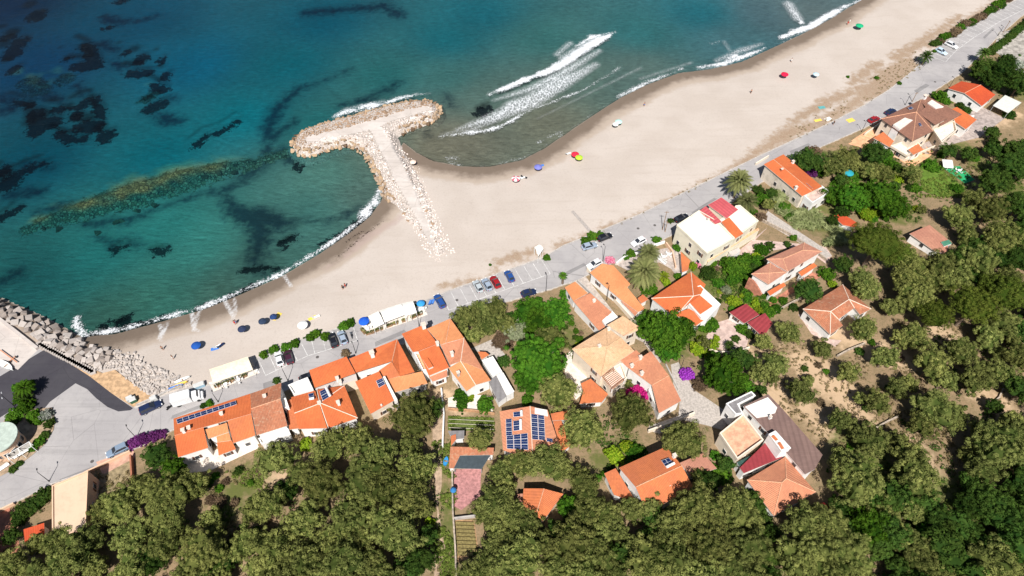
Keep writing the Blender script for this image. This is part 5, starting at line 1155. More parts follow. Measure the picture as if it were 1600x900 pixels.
TREES = """
dk 246 712 25;br 272 735 21;ol 262 778 40;ol 300 760 30;ol 195 790 38;ol 225 765 28;ol 205 838 33;ol 265 815 32;ol 258 852 33;ol 318 862 44;ol 160 800 24;ol 205 892 32;ol 112 872 38;ol 140 845 28;ol 20 890 32;ol 60 905 30;ol 388 850 28;ol 410 890 30
gd 36 800 17;gd 52 788 16;gd 68 776 16;gd 30 812 12;dk 18 838 15;gd 220 755 13;gd 80 770 10;ol 60 850 18
ol 430 718 33;lm 478 694 12;ol 512 700 32;ol 560 690 30;ol 592 710 40;ol 570 745 42;ol 500 755 40;ol 470 740 24;ol 600 760 36;ol 565 778 30;ol 650 735 33;ol 640 700 22;ol 645 650 41;dk 672 640 22;ol 640 785 36;ol 418 790 32;dk 448 768 20
ol 472 818 36;ol 545 812 36;ol 600 815 34;ol 625 838 38;ol 518 848 30;ol 430 868 38;ol 478 878 36;ol 540 880 36;ol 585 882 28;ol 560 845 26;ol 395 800 20;dk 657 878 24;dk 668 838 16;ol 440 905 36;ol 510 910 34;ol 610 915 30;lm 672 815 8;ol 660 795 20;ol 330 815 22
ol 748 687 23;ol 783 738 24;ol 815 725 26;ol 850 722 32;ol 875 730 25;ol 772 787 32;ol 800 808 26;ol 757 802 24;ol 790 760 20;ol 780 830 22;br 888 792 18;ol 915 762 28;ol 905 745 20;ol 912 672 38;ol 875 612 35;ol 985 648 38;ol 1065 690 40;ol 930 790 20
lm 960 712 15;lm 978 698 12;gr 992 705 16;gr 985 725 10;ol 950 805 26;ol 962 830 22;ol 988 797 24;gr 1122 742 20;dk 1105 752 18;dk 1135 725 14;gr 1118 712 10;ol 1090 745 14
ol 1090 800 48;ol 1145 795 40;ol 1055 820 38;ol 1110 850 50;ol 1165 855 40;ol 1010 880 38;ol 1050 880 36;ol 1155 900 44;ol 1090 905 40;ol 1040 845 28;ol 1170 815 26;ol 990 855 22
ol 820 868 36;ol 790 885 32;ol 895 845 38;ol 930 865 30;ol 868 888 26;ol 905 900 36;ol 850 850 24;bn 868 868 18;ol 760 890 28;ol 735 900 26;ol 960 900 26;ol 940 835 20
ol 1340 755 46;ol 1320 725 26;ol 1362 690 34;ol 1340 675 22;ol 1420 712 32;ol 1400 690 20;ol 1430 745 34;ol 1255 820 36;ol 1290 825 44;ol 1270 860 46;ol 1320 865 40;ol 1245 880 36;ol 1300 895 42;ol 1345 890 22;dk 1405 780 30;br 1362 822 30;dk 1395 835 28;dk 1375 855 22;ol 1410 750 20
dk 1465 818 28;dk 1475 855 36;ol 1440 875 30;br 1450 835 18;ol 1562 700 46;ol 1540 675 22;ol 1590 680 34;dk 1545 785 36;dk 1575 815 34;dk 1518 758 20;ol 1550 885 36;dk 1500 880 26;dk 1592 850 34;dk 1520 830 16;ol 1510 710 16;dk 1595 760 28
ol 1232 520 24;ol 1285 545 20;ol 1348 515 27;ol 1352 455 22;ol 1392 480 18;ol 1430 465 32;pi 1462 490 28;pi 1520 478 36;ol 1570 505 32;ol 1430 525 28;ol 1408 530 20;ol 1382 560 26;ol 1325 583 22;ol 1500 550 30;ol 1542 527 27;ol 1455 570 34;ol 1475 595 22;ol 1402 607 22;ol 1420 600 16;ol 1370 628 28;ol 1345 622 16
ol 1462 638 44;ol 1490 655 24;ol 1440 665 26;ol 1527 592 34;ol 1562 582 28;ol 1250 615 27;ol 1262 595 12;ol 1212 570 26;ol 1205 590 16;ol 1312 658 24;ol 1590 560 28;pi 1580 460 34;dk 1596 610 26;ol 1580 660 24;ol 1532 672 20;dk 1555 635 14;dk 1600 520 24
pi 1372 378 43;pi 1402 398 24;ol 1420 416 26;ol 1470 420 34;ol 1418 440 32;ol 1498 338 25;ol 1547 328 28;ol 1560 372 34;ol 1530 410 30;ol 1490 438 28;dk 1556 285 28;dk 1586 262 30;dk 1592 322 28;ol 1520 310 18;dk 1590 400 28;ol 1450 440 24;ol 1575 435 22;pi 1555 450 26;dk 1595 370 20;ol 1510 370 18
br 1330 312 25;br 1375 308 28;lm 1355 335 16;br 1395 322 24;br 1308 306 20;gr 1350 300 22;dk 1262 252 24;gr 1280 262 16;bn 1272 238 14;ol 1302 258 22;ol 1325 247 22;ol 1345 262 14;dk 1365 240 20;gr 1385 245 14;ol 1360 270 18;ol 1380 272 18;ol 1425 272 18;gr 1395 262 14;gr 1430 295 10
dk 1482 237 15;gr 1472 243 8;dk 1515 240 14;gr 1522 247 9;dk 1550 235 14;dk 1592 235 22;gd 1570 242 14;gr 1455 260 14;gr 1495 295 10;ol 1418 330 9;ol 1440 328 8
dk 1540 107 24;dk 1570 116 26;dk 1592 132 22;gd 1575 95 16;dk 1552 128 18;gd 1530 118 12;wf 1592 102 10;gr 1468 152 13;gr 1478 158 9;gd 1511 172 8;dk 1550 208 12;dk 1552 222 9;gd 1577 180 10;gd 1500 165 7
gd 1106 427 14;gr 1149 420 22;gr 1135 412 12;gr 1162 410 12;gr 1123 443 11;gr 1147 437 12;gd 1165 455 10;si 1135 453 9;lm 1147 471 12;lm 1180 476 8;lm 1160 462 6;gr 1108 508 16;gr 1098 512 10;gr 1160 514 11;gd 1170 520 9;gd 1172 525 8
br 1036 522 36;br 1020 505 22;br 1058 520 26;br 1045 545 20;dk 1070 515 18;lm 1090 545 14;lm 1112 540 12;ol 1100 535 12;gr 1016 453 13;gr 1059 432 7;lm 1082 416 8;pk 1094 414 7;lm 1041 441 8;gr 1035 430 7;ol 1192 535 16;gd 1150 530 8;gr 1175 500 7
gr 1190 391 13;gd 1203 384 8;gr 1183 409 13;gr 1160 409 14;gr 1165 428 14;gd 1178 418 10;gr 1165 457 10;gd 1210 440 7;dk 1263 453 23;gr 1292 429 13;lm 1300 445 8;gd 1240 480 8;gr 1224 470 8;gr 1201 487 12;gr 1213 483 10;dk 1317 415 17;ol 1347 440 24;gr 1240 372 7;gd 1230 382 7
br 828 488 25;br 865 492 28;br 845 505 26;fe 842 565 42;fe 830 590 26;ol 862 535 33;si 812 512 18;lm 810 498 7;gr 882 460 9;ol 728 498 24;ol 748 488 24;ol 775 482 22;ol 760 508 24;ol 720 518 14;bn 786 532 20;ol 790 508 20;dk 798 498 14;si 806 522 18;gd 786 565 12;ol 740 525 16
gr 722 620 14;gr 722 635 10;gr 758 632 16;lm 735 622 7;gr 828 612 8;gr 824 626 10;gd 860 648 8;br 1132 588 34;br 1120 570 20;dk 1157 563 22;gr 1160 600 18;bn 1093 602 13;ol 1185 585 19;gd 1190 610 10;ol 1180 570 12;pu 1073 585 13
mg 985 614 10;mg 998 607 10;mg 1010 618 9;mg 1003 626 6;ol 982 600 8;gr 900 518 6;gr 905 530 7;gr 893 505 6;gr 912 545 8;gd 899 528 6
gr 412 554 8;gr 428 546 9;gr 447 543 9;gr 460 537 9;gr 485 527 9;gr 493 522 9;gr 508 526 9;gr 536 510 9;gr 547 505 9;gr 915 377 9;gr 925 370 10;gr 938 368 9;gr 854 403 7;gr 985 397 9;gr 978 402 6;gr 1026 375 8;pk 953 407 8;gr 1058 387 8;gd 1048 345 6
bn 540 552 8;gd 432 595 7;gr 327 630 7;gd 318 634 6;pd 210 692 12;pd 224 686 12;pd 240 682 11;pd 252 678 9;br 25 605 1
dk 38 612 14;gr 32 622 12;gr 40 635 15;gr 22 652 14;gd 18 660 10;gr 52 650 12;gr 60 658 9;wf 72 648 11;gd 78 662 10;gr 62 690 10;gr 52 700 8;gd 70 680 8;gr 45 600 8;gd 20 733 7;gd 30 725 6;bn 8 712 10
dk 1300 345 10;bn 1190 340 10;gr 1190 312 15;ol 1200 320 12;gd 1185 298 10;dk 1205 300 10;gr 1225 325 12;gr 1232 338 10;pd 1270 270 11;bn 1205 440 5;gr 1282 270 10;gr 1176 330 8
"""
TREES = TREES.replace('br 25 605 1', 'gr 25 606 8')
for tk in TREES.replace('\n', ';').split(';'):
    tk = tk.split()
    if len(tk) == 4: plant(tk[0], float(tk[1]), float(tk[2]), float(tk[3]))
# extra trees thicken the wood; dark ones added to stand for black shade
def fill(poly, n, rlo, rhi, kinds, gap):
    rs = random.Random(n); k = 0
    for _ in range(n*60):
        x, y = rs.uniform(min(p[0] for p in poly), max(p[0] for p in poly)), rs.uniform(min(p[1] for p in poly), max(p[1] for p in poly)); r = rs.uniform(rlo, rhi)
        if not in_px(x, y, poly) or any(math.hypot(x-q_[2], y-q_[3]) < gap+(q_[4]/mpp(x, y, 4)+r)*.42 for q_ in PLANTS): continue
        plant(rs.choice(kinds), x, y, r); k += 1
        if k >= n: return
fill([(1510, 690), (1640, 660), (1640, 930), (1400, 930), (1420, 790), (1490, 790)], 18, 20, 32, ['dk', 'dk', 'ol'], 4)
fill([(1510, 300), (1640, 250), (1640, 560), (1560, 560), (1510, 470), (1500, 410)], 10, 16, 26, ['dk', 'ol', 'dk'], 4)
fill([(1300, 700), (1400, 690), (1480, 900), (1310, 930)], 10, 16, 24, ['dk', 'ol'], 3)
fill([(-30, 860), (200, 790), (380, 860), (680, 800), (680, 930), (-30, 930)], 18, 18, 28, ['ol', 'dk'], 4)
fill([(740, 840), (950, 790), (1190, 780), (1200, 930), (730, 930)], 16, 18, 28, ['ol', 'ol', 'dk'], 4)
fill([(1290, 240), (1430, 262), (1420, 340), (1290, 330)], 8, 10, 18, ['gr', 'ol', 'dk'], 3)
fill([(1095, 405), (1195, 395), (1215, 470), (1195, 500), (1120, 490)], 26, 4.5, 9, ['gr', 'gd', 'lm', 'gr', 'bn'], 1.5)
fill([(866, 495), (900, 490), (935, 545), (905, 570), (870, 545)], 10, 4, 7, ['gr', 'gd', 'bn', 'lm'], 1.5)
fill([(935, 700), (1000, 690), (985, 735), (930, 750)], 8, 5, 9, ['gr', 'lm', 'gd'], 1.5)
fill([(1300, 250), (1440, 262), (1430, 350), (1290, 335)], 16, 6, 11, ['gr', 'gd', 'lm', 'ol'], 1.5)
fill([(1220, 530), (1420, 520), (1500, 700), (1300, 700)], 12, 4, 8, ['gd', 'bn', 'gr'], 6)
fill([(325, 735), (415, 725), (440, 780), (400, 850), (330, 830)], 16, 5, 12, ['gr', 'bn', 'gd'], 2)
fill([(1075, 530), (1120, 525), (1125, 560), (1085, 565)], 5, 5, 8, ['lm', 'gr'], 1.5)
for x, y, r in ((1203, 835, 17), (1206, 868, 17), (1204, 900, 18), (1195, 812, 12), (925, 815, 16), (700, 915, 12)): plant('dk', x, y, r)
fill([(-120, 925), (1700, 925), (1700, 1010), (-120, 1010)], 46, 24, 34, ['ol', 'ol', 'dk'], 5)
fill([(1615, 150), (1740, 90), (1760, 930), (1615, 930)], 34, 22, 34, ['ol', 'dk', 'ol'], 5)
fill([(-130, 830), (-20, 810), (-20, 930), (-130, 930)], 6, 22, 30, ['ol', 'dk'], 5)
# scrub line along the beach side of the upper road
for k in range(26):
    u = k/25; plant(R.choice(['gd', 'bn', 'gr', 'bn']), 1458+u*118+R.uniform(-3, 3), 70-u*72+R.uniform(-2, 2), R.uniform(6, 9))
for k in range(16):          # clipped hedge bushes on the landward side of the upper road
    u = k/15; plant('gd', 1548+u*62+R.uniform(-1, 1), 82-u*52+R.uniform(-1, 1), 7)
for x, y, r in ((766, 414, 3), (1460, 80, 4), (650, 477, 3), (755, 480, 4), (1325, 120, 3), (1370, 122, 4), (1405, 130, 4)): plant('gr', x, y, r)
# palms
def palm_crown(name, r, n, seed, mat=None):
    rs = random.Random(seed); V = []; Fc = []; tn = []
    for k in range(n):
        a = k*2.39996; el = math.radians(78-95*(k/n)+rs.uniform(-6, 6)); L = r*rs.uniform(.9, 1.12)*(.75+.25*math.cos(el)); p = Vector((0, 0, 0)); seg_ = 12; dirv = Vector((math.cos(a)*math.cos(el), math.sin(a)*math.cos(el), math.sin(el))); side = Vector((-math.sin(a), math.cos(a), 0)); tone = rs.uniform(.3, .95)
        for s in range(seg_):
            d = (dirv+Vector((0, 0, -1.25*(s/seg_)**1.6))).normalized(); p2 = p+d*L/seg_; lw_ = .115*r*math.sin(math.pi*min(1, (s+1.2)/(seg_+1.0)))+.02; upv = side.cross(d).normalized()
            o = len(V); V += [tuple(p-side*.03), tuple(p+side*.03), tuple(p2+side*.03), tuple(p2-side*.03)]; Fc.append((o, o+1, o+2, o+3)); tn += [tone*.8]*4
            for h_ in range(2):
                b0 = p.lerp(p2, h_*.5)
                for sg in (-1, 1):
                    e = b0+side*sg*lw_*1.5+d*lw_*1.2-upv*lw_*(-.35); o = len(V); wv = d*.055*r*.5
                    V += [tuple(b0-wv*.5), tuple(b0+wv), tuple(e)]; Fc.append((o, o+1, o+2)); tn += [tone]*3
            p = p2
    me = bpy.data.meshes.new(name); me.from_pydata(V, [], Fc); at_ = me.attributes.new('tone', 'FLOAT', 'POINT'); at_.data.foreach_set('value', tn); me.materials.append(mat or L_palm); return me
def palm(px, py, rpx, th, label, n=64, seed=1, mat=None):
    r = rpx*mpp(px, py, 5)*1.05; g = G(px, py, th); z = tz(g.x, g.y); ro = root('palm_tree', (g.x, g.y, z), label, 'palm tree', 'palms near the coast road')
    m = MB(); k = 8
    for i in range(k): m.tube((0, 0, -.4+(th+.4)*i/k), (0, 0, -.4+(th+.4)*(i+1)/k), .30 if i % 2 else .34, .30, 9)
    m.tube((0, 0, th-.5), (0, 0, th+.25), .3, .5, 9); o = m.build('trunk', M_bark); o.parent = ro; mesh_obj('crown', palm_crown('crown', r, n, seed, mat), ro, (0, 0, th+.1))
palm(1007, 425, 28, 5.0, 'biggest palm tree with a wide star shaped crown beside the long orange bungalow', 80, 1); palm(1014, 396, 19, 4.0, 'grey green palm just above the biggest star shaped palm, by the patio', 60, 2)
palm(1155, 284, 23, 6.0, 'tall palm at the road edge behind the rose red roof panels', 70, 3); palm(1167, 315, 19, 5.0, 'lower of two palms behind the white flat roofed block', 60, 4)
palm(1447, 89, 12, 3.0, 'short dark palm alone on the sandy side of the upper road', 46, 5, L_dk); palm(1537, 84, 12, 4.0, 'palm at the landward kerb of the upper road near the hedge', 46, 6, L_dk)
palm(880, 431, 8, 3.0, 'small bushy palm on the kerb above the narrow bungalow', 34, 7, L_br); palm(1364, 236, 17, 4.0, 'dark palm in front of the brown roofed house terrace', 50, 8, L_dk); palm(1140, 540, 10, 1.5, 'small dark cycad palm on the pinkish courtyard', 30, 9, L_dk); palm(1340, 262, 12, 2, 'yellowish banana palm beside the teal garden sunshade', 26, 10, L_lm); palm(1038, 432, 10, 2.0, 'yellow green garden palm between the patio and the bright orange hip roof', 26, 11, L_lm)
palm(38, 606, 15, 3.5, 'spiky palm on the traffic island by the dark asphalt', 44, 12, L_br)
# uncountable low growth --------------------------------------------------------------
def growth(name, polys, count, mat, label, cat, h=.5, size=.2, pr=.35, per=14, elong=1.0, up=.6):
    rs = random.Random(count); pf = []
    for poly, n in polys:
        for x, y in [(rs.uniform(min(p[0] for p in poly), max(p[0] for p in poly)), rs.uniform(min(p[1] for p in poly), max(p[1] for p in poly))) for _ in range(n)]:
            if not in_px(x, y, poly): continue
            g = G(x, y)
            if mnoise.noise(Vector((g.x*.16, g.y*.16, count))) < -.12: continue
            r = pr*rs.uniform(.5, 1.5); pf.append((g.x, g.y, g.z+h*.4*rs.random(), r, rs.uniform(.2, .9)))
    me = leaves(name, mat, pf, per, size, count, up=up, elong=elong); o = bpy.data.objects.new(name, me); COL.objects.link(o); return tag(o, label, cat, kind='stuff')
L_dry = mat_leaf('dry_grass_blades', (.15, .115, .045), (.36, .29, .15), .3); L_grass = mat_leaf('grass_blades', (.05, .085, .012), (.17, .21, .045), .4); L_reed = mat_leaf('reed_blades', (.10, .14, .04), (.33, .36, .17), .4)
growth('dry_grass', [([(330, 740), (400, 730), (440, 770), (420, 860), (350, 900), (330, 830)], 700), ([(1200, 540), (1400, 540), (1500, 700), (1300, 700), (1210, 640)], 1100), ([(1400, 500), (1600, 480), (1600, 900), (1350, 900)], 1300), ([(145, 745), (205, 722), (205, 765), (150, 830)], 300), ([(1440, 230), (1600, 230), (1600, 320), (1480, 270)], 500), ([(570, 850), (690, 850), (690, 900), (570, 900)], 200)], 1, L_dry, 'dry straw coloured grass and weeds on the bare slopes', 'dry grass', size=.17, pr=.32, per=10, elong=2.2)
growth('grass', [([(676, 690), (712, 690), (712, 900), (676, 900)], 900), ([(330, 740), (410, 730), (430, 790), (350, 840)], 700), ([(1420, 260), (1500, 270), (1510, 310), (1430, 310)], 500), ([(1340, 680), (1500, 760), (1440, 900), (1340, 860)], 700), ([(1540, 220), (1600, 240), (1600, 300), (1500, 270)], 200), ([(1100, 430), (1200, 430), (1210, 480), (1130, 490)], 350), ([(1480, 780), (1600, 780), (1600, 900), (1480, 900)], 500)], 2, L_grass, 'green weeds and grass growing in patches beside paths and between trees', 'grass', size=.18, pr=.35, per=12, elong=1.8)
growth('reeds', [([(1200, 300), (1225, 305), (1270, 330), (1310, 355), (1325, 380), (1290, 385), (1255, 365), (1215, 335)], 1500), ([(1215, 292), (1240, 300), (1250, 330), (1210, 320)], 200)], 3, L_reed, 'pale green reed thicket between the lane and the big round pine', 'reeds', h=2.2, size=.34, pr=.7, per=14, elong=3.2)
growth('undergrowth', [([(1440, 480), (1600, 380), (1600, 700), (1480, 620)], 500), ([(1330, 660), (1600, 640), (1600, 900), (1200, 900)], 1500), ([(1100, 420), (1200, 410), (1200, 500), (1120, 500)], 500), ([(1280, 240), (1440, 250), (1440, 350), (1300, 330)], 700), ([(0, 850), (700, 740), (680, 900), (0, 900)], 900), ([(720, 850), (1200, 760), (1200, 900), (720, 900)], 500), ([(860, 500), (900, 500), (920, 560), (880, 560)], 160), ([(1440, 240), (1600, 200), (1600, 380), (1500, 400)], 600), ([(1540, 100), (1600, 80), (1600, 160), (1560, 150)], 250), ([(930, 640), (1000, 680), (960, 740), (930, 720)], 200)], 4, L_dk, 'dark low undergrowth filling the ground between the crowns', 'undergrowth', size=.2, pr=.45, per=14)  # low plants whose dark colour also stands in for shade between crowns
growth('bed_plants', [([(701, 650), (772, 653), (773, 674), (701, 671)], 420)], 5, L_grass, 'green vegetable rows in the fenced plot above the cottage', 'vegetables', h=.4, size=.14, pr=.25, per=12)
growth('beach_scrub', [([(1230, 200), (1340, 150), (1440, 90), (1450, 100), (1350, 165), (1240, 225)], 500), ([(940, 358), (1130, 268), (1133, 276), (945, 364)], 250), ([(1350, 130), (1430, 80), (1440, 110), (1370, 150)], 300)], 6, L_dry, 'low dry scrub along the beach edge of the coast road', 'scrub', size=.14, pr=.28, per=10, elong=1.8)

# ------------------------------------------------------------------ vehicles
M_tyre = mat_plain('tyre_rubber', (.02, .02, .02), .9, .1); M_rim = mat_plain('wheel_rim', (.35, .35, .36), .4, .1); M_lamp = mat_plain('headlight_glass', (.75, .75, .72), .2, .05); M_tail = mat_plain('tail_light', (.35, .01, .01), .3, .05)
def paint(name, col):
    if name in _M: return _M[name]
    t = NT(name); n = t.noise(1.3, 3); c = t.mix(n, tuple(x*.88 for x in col), col)
    t.bsdf(c, .28, spec=.5, **{'Coat Weight': .5, 'Coat Roughness': .08}); _M[name] = t.m; return t.m
def loft(m, st, mi=0):
    """st: list of (x, [(y,z)...]) half sections -> mirrored closed loft"""
    rings = []
    for x, h in st: rings.append([(x, y, z) for y, z in h]+[(x, -y, z) for y, z in h[::-1]])
    n = len(rings[0])
    for a, b_ in zip(rings[:-1], rings[1:]):
        for i in range(n): m.face([a[i], b_[i], b_[(i+1) % n], a[(i+1) % n]], mi)
    m.face(rings[0], mi); m.face(rings[-1][::-1], mi)
def car(px, py, ang, colname, col, label, L=4.1, W=1.75, Hh=1.48, z=RZ, estate=0.0):
    p = P(px, py, z+.7); ro = root('parked_car', (p.x, p.y, z+.03), label, 'car', 'cars parked along the coast road', rot=ang)
    h = L/2; w_ = W/2; bt = .90; m = MB(); sec = lambda ww, zt, zb=.24: [(0, zt), (ww*.72, zt-.01), (ww*.96, zt-.10), (ww, zt-.28), (ww, .40), (ww*.92, zb)]
    loft(m, [(-h, sec(w_*.80, .74, .34)), (-h+.12, sec(w_*.92, .86)), (-h+.6, sec(w_, bt+.03)), (0, sec(w_, bt+.02)), (h*.38, sec(w_, bt)), (h*.7, sec(w_*.98, bt-.10)), (h-.2, sec(w_*.9, .68)), (h, sec(w_*.74, .56, .34))])
    # greenhouse
    xb0, xb1, xt0, xt1 = -h+.28-estate*.1, h*.42, -h+.75-estate*.45, h*.02; wb, wt = w_*.88, w_*.70
    B_ = [(xb0, -wb, bt), (xb1, -wb, bt), (xb1, wb, bt), (xb0, wb, bt)]; T_ = [(xt0, -wt, Hh), (xt1, -wt, Hh), (xt1, wt, Hh), (xt0, wt, Hh)]
    m.face(T_)
    for i in range(4): j = (i+1) % 4; m.face([B_[i], B_[j], T_[j], T_[i]])
    m.box(((xt0+xt1)/2, 0, Hh+.01), (abs(xt1-xt0)*.9, wt*1.7, .04)); bo = m.build('body', paint('car_paint_'+colname, col)); bo.parent = ro
    def pane(nm, a, b_, c, d, k=.86):
        q_ = [Vector(v) for v in (a, b_, c, d)]; cn = sum(q_, Vector())/4; nn = (q_[1]-q_[0]).cross(q_[2]-q_[0]).normalized()
        if nn.dot(cn-Vector((0, 0, .9))) < 0: nn = -nn
        mm = MB(); F_ = [cn+(v-cn)*k+nn*.015 for v in q_]; mm.face(F_ if (F_[1]-F_[0]).cross(F_[2]-F_[0]).dot(nn) > 0 else F_[::-1]); o = mm.build(nm, M_glass); o.parent = ro
    pane('windscreen', B_[1], B_[2], T_[2], T_[1], .9); pane('rear_window', B_[3], B_[0], T_[0], T_[3]); pane('side_window', B_[0], B_[1], T_[1], T_[0]); pane('side_window', B_[2], B_[3], T_[3], T_[2])
    for sx in (-h*.62, h*.62):
        for sy in (-1, 1): mm = MB(); mm.tube((sx, sy*(w_-.2), .32), (sx, sy*(w_+.02), .32), .32, n=12); mm.tube((sx, sy*(w_+.02), .32), (sx, sy*(w_+.03), .32), .19, n=10, mi=1); o = mm.build('wheel', [M_tyre, M_rim]); o.parent = ro
    for sy in (-1, 1):
        mm = MB(); mm.box((h-.08, sy*w_*.62, .60), (.2, .34, .13)); o = mm.build('headlight', M_lamp); o.parent = ro
        mm = MB(); mm.box((-h+.05, sy*w_*.66, .72), (.12, .26, .16)); o = mm.build('tail_light', M_tail); o.parent = ro
        mm = MB(); mm.box((h*.30, sy*(w_+.07), .98), (.12, .16, .12)); o = mm.build('mirror', bo.data.materials[0]); o.parent = ro
    return ro
def adir(px1, py1, px2, py2): a, b_ = P(px1, py1, RZ), P(px2, py2, RZ); return math.atan2(b_.y-a.y, b_.x-a.x)
RD = lambda x: adir(x-25, float(np.interp(x-25, [p[0] for p in LOW], [p[1] for p in LOW])), x+25, float(np.interp(x+25, [p[0] for p in LOW], [p[1] for p in LOW])))
PP = math.pi
NAVY, BLK, WHT, SIL, RED, BLU = (.015, .025, .07), (.012, .012, .016), (.72, .72, .72), (.30, .36, .44), (.30, .012, .015), (.02, .07, .25)
car(235, 636, RD(235), 'navy', NAVY, 'dark navy car parked by the dry verge at the end of the asphalt ramp', 4.7, 1.85, 1.6, estate=1)
car(183, 703, RD(183)+PP, 'grey_blue', (.20, .26, .34), 'grey blue estate car parked beside the plum bougainvillea', 4.5, estate=1)
car(436, 560, RD(440)-PP/2+PP, 'white', WHT, 'white car nose to the small trees in the lower parking row, leftmost one there'); car(451, 557, RD(440)+PP/2, 'aubergine', (.05, .015, .03), 'dark aubergine car next to the leftmost white car in the lower parking row')
car(520, 531, RD(520)+PP/2, 'black', BLK, 'black car half under the tree crown in the lower parking row', 4.3); car(535, 527, RD(520)+PP/2, 'silver_blue', SIL, 'silver blue hatchback in the lower parking row right of the black car')
car(481, 589, RD(480), 'black', BLK, 'black car on the road edge behind the white roof terrace', 4.0)
car(687, 470, RD(690)+PP/2, 'blue', BLU, 'deep blue car parked alone beside the beach pavilion', 4.5, estate=1)
car(747, 447, RD(750)+PP/2, 'pale_grey', (.42, .46, .48), 'pale grey car, leftmost of the four in the upper parking row'); car(761, 444, RD(750)+PP/2, 'silver_blue', SIL, 'silver blue car beside the red one in the upper parking row'); car(774, 440, RD(750)+PP/2, 'red', RED, 'dark red car in the upper parking row'); car(796, 431, RD(790)+PP/2, 'blue', BLU, 'blue car at the right end of the upper parking row', 3.9)
car(826, 457, RD(826), 'navy', NAVY, 'navy car parked at the landward kerb above the round green trees', 4.0); car(945, 370, adir(935, 375, 958, 366), 'black', BLK, 'black car sticking out of the three roadside tree crowns', 4.4); car(921, 384, adir(905, 389, 935, 381), 'silver_blue', SIL, 'silver car half hidden under the three roadside tree crowns', 4.3)
car(998, 377, RD(1000)+PP, 'white', WHT, 'white car on the landward lane below the boardwalk', 4.4); car(929, 412, RD(930)+PP, 'white', WHT, 'white car parked at the corner beside the pink oleander', 4.3); car(1065, 340, RD(1065), 'black', BLK, 'black car parked in front of the pale yellow flat roofed block', 4.5)
car(1366, 186, RD(1366), 'red', RED, 'dark red car beside the brown roofed house on the upper road', 4.3); car(1392, 174, RD(1392), 'navy', NAVY, 'navy car just beyond the red one by the brown roofed house', 4.3)
car(1471, 80, RD(1480)-PP/2, 'pale_blue', (.50, .62, .72), 'pale blue white car parked beside the short dark palm', 4.2); car(1487, 70, RD(1490)-PP/2, 'white', WHT, 'white car in the second bay from the short dark palm', 4.6)
# box truck
p = P(292, 622, RZ+1.2); a = adir(270, 628, 316, 615); tr = root('box_truck', (p.x, p.y, RZ+.03), 'white box truck parked on the beach side of the road by the pavilion', 'truck', rot=a)
for nm, f_ in (('cargo_box', lambda m: (m.box((-1.0, 0, 1.75), (4.0, 2.1, 2.2)), [m.box((-1.0+k, 0, 2.86), (.05, 2.1, .03)) for k in (-1.4, 0, 1.4)])), ('cab', lambda m: (m.box((1.95, 0, 1.0), (1.7, 1.9, 1.1), taper=.97), m.box((1.75, 0, 1.85), (1.2, 1.75, .65), taper=.82), m.box((3.0, 0, .8), (.7, 1.8, .7), taper=.85))), ('chassis', lambda m: m.box((.3, 0, .5), (6.0, 1.0, .25)))):
    m = MB(); f_(m); o = m.build(nm, paint('car_paint_white', WHT) if nm != 'chassis' else M_black); o.parent = tr
m = MB(); m.face([(2.52, -.75, 1.5), (2.52, .75, 1.5), (2.30, .65, 2.12), (2.30, -.65, 2.12)]); o = m.build('windscreen', M_glass); o.parent = tr
for x in (-2.0, 2.2):
    for sy in (-1, 1): m = MB(); m.tube((x, sy*.75, .38), (x, sy*1.0, .38), .38, n=12); o = m.build('wheel', M_tyre); o.parent = tr
# scooters
def scooter(px, py, a, label, mat):
    p = P(px, py, RZ+.4); r = root('scooter', (p.x, p.y, RZ+.02), label, 'scooter', rot=a); m = MB(); m.box((0, 0, .45), (1.0, .32, .25), taper=.8); m.box((.55, 0, .7), (.12, .38, .65)); o = m.build('body', mat); o.parent = r
    m = MB(); m.box((-.25, 0, .8), (.65, .28, .14), taper=.85); o = m.build('seat', M_black); o.parent = r; m = MB(); m.tube((.5, -.33, 1.05), (.5, .33, 1.05), .03); o = m.build('handlebar', M_black); o.parent = r
    for x in (-.6, .68): m = MB(); m.tube((x, -.06, .25), (x, .06, .25), .25, n=12); o = m.build('wheel', M_tyre); o.parent = r
scooter(265, 636, .9, 'dark scooter standing on the road beside the white box truck', M_black); scooter(549, 524, 1.9, 'dark scooter parked right of the silver blue hatchback', mat_plain('scooter_grey', (.12, .13, .15), .4, .1))
# ------------------------------------------------------------------ beach umbrellas, towels, people
def brolly(px, py, col, label, r=1.05, stripe=None, h=2.1, base='beach', nm='beach_umbrella', cat='umbrella', grp='umbrellas on the sand'):
    p = P(px, py, 0); g = G(px, py, h); z = tz(g.x, g.y); ro = root(nm, (g.x, g.y, z), label, cat, grp, rot=R.random())
    m = MB(); n = 16
    for i in range(n):
        a0, a1 = 2*PP*i/n, 2*PP*(i+1)/n; mi = (i//2) % 2 if stripe else 0; A_ = (r*math.cos(a0), r*math.sin(a0), h-.42); B_ = (r*math.cos(a1), r*math.sin(a1), h-.42); C_ = (.5*r*math.cos(a0), .5*r*math.sin(a0), h-.1); D_ = (.5*r*math.cos(a1), .5*r*math.sin(a1), h-.1)
        m.face([A_, B_, D_, C_], mi); m.face([C_, D_, (0, 0, h)], mi); m.face([B_, A_, (A_[0], A_[1], h-.56), (B_[0], B_[1], h-.56)], mi)
    o = m.build('canopy', [mat_plain('cloth_%d_%d_%d' % tuple(int(c*99) for c in col), col, .9, .08), M_white] if stripe else mat_plain('cloth_%d_%d_%d' % tuple(int(c*99) for c in col), col, .9, .08)); o.parent = ro
    m = MB(); m.tube((0, 0, -.3), (0, 0, h+.1), .03); o = m.build('pole', M_metal); o.parent = ro; return ro
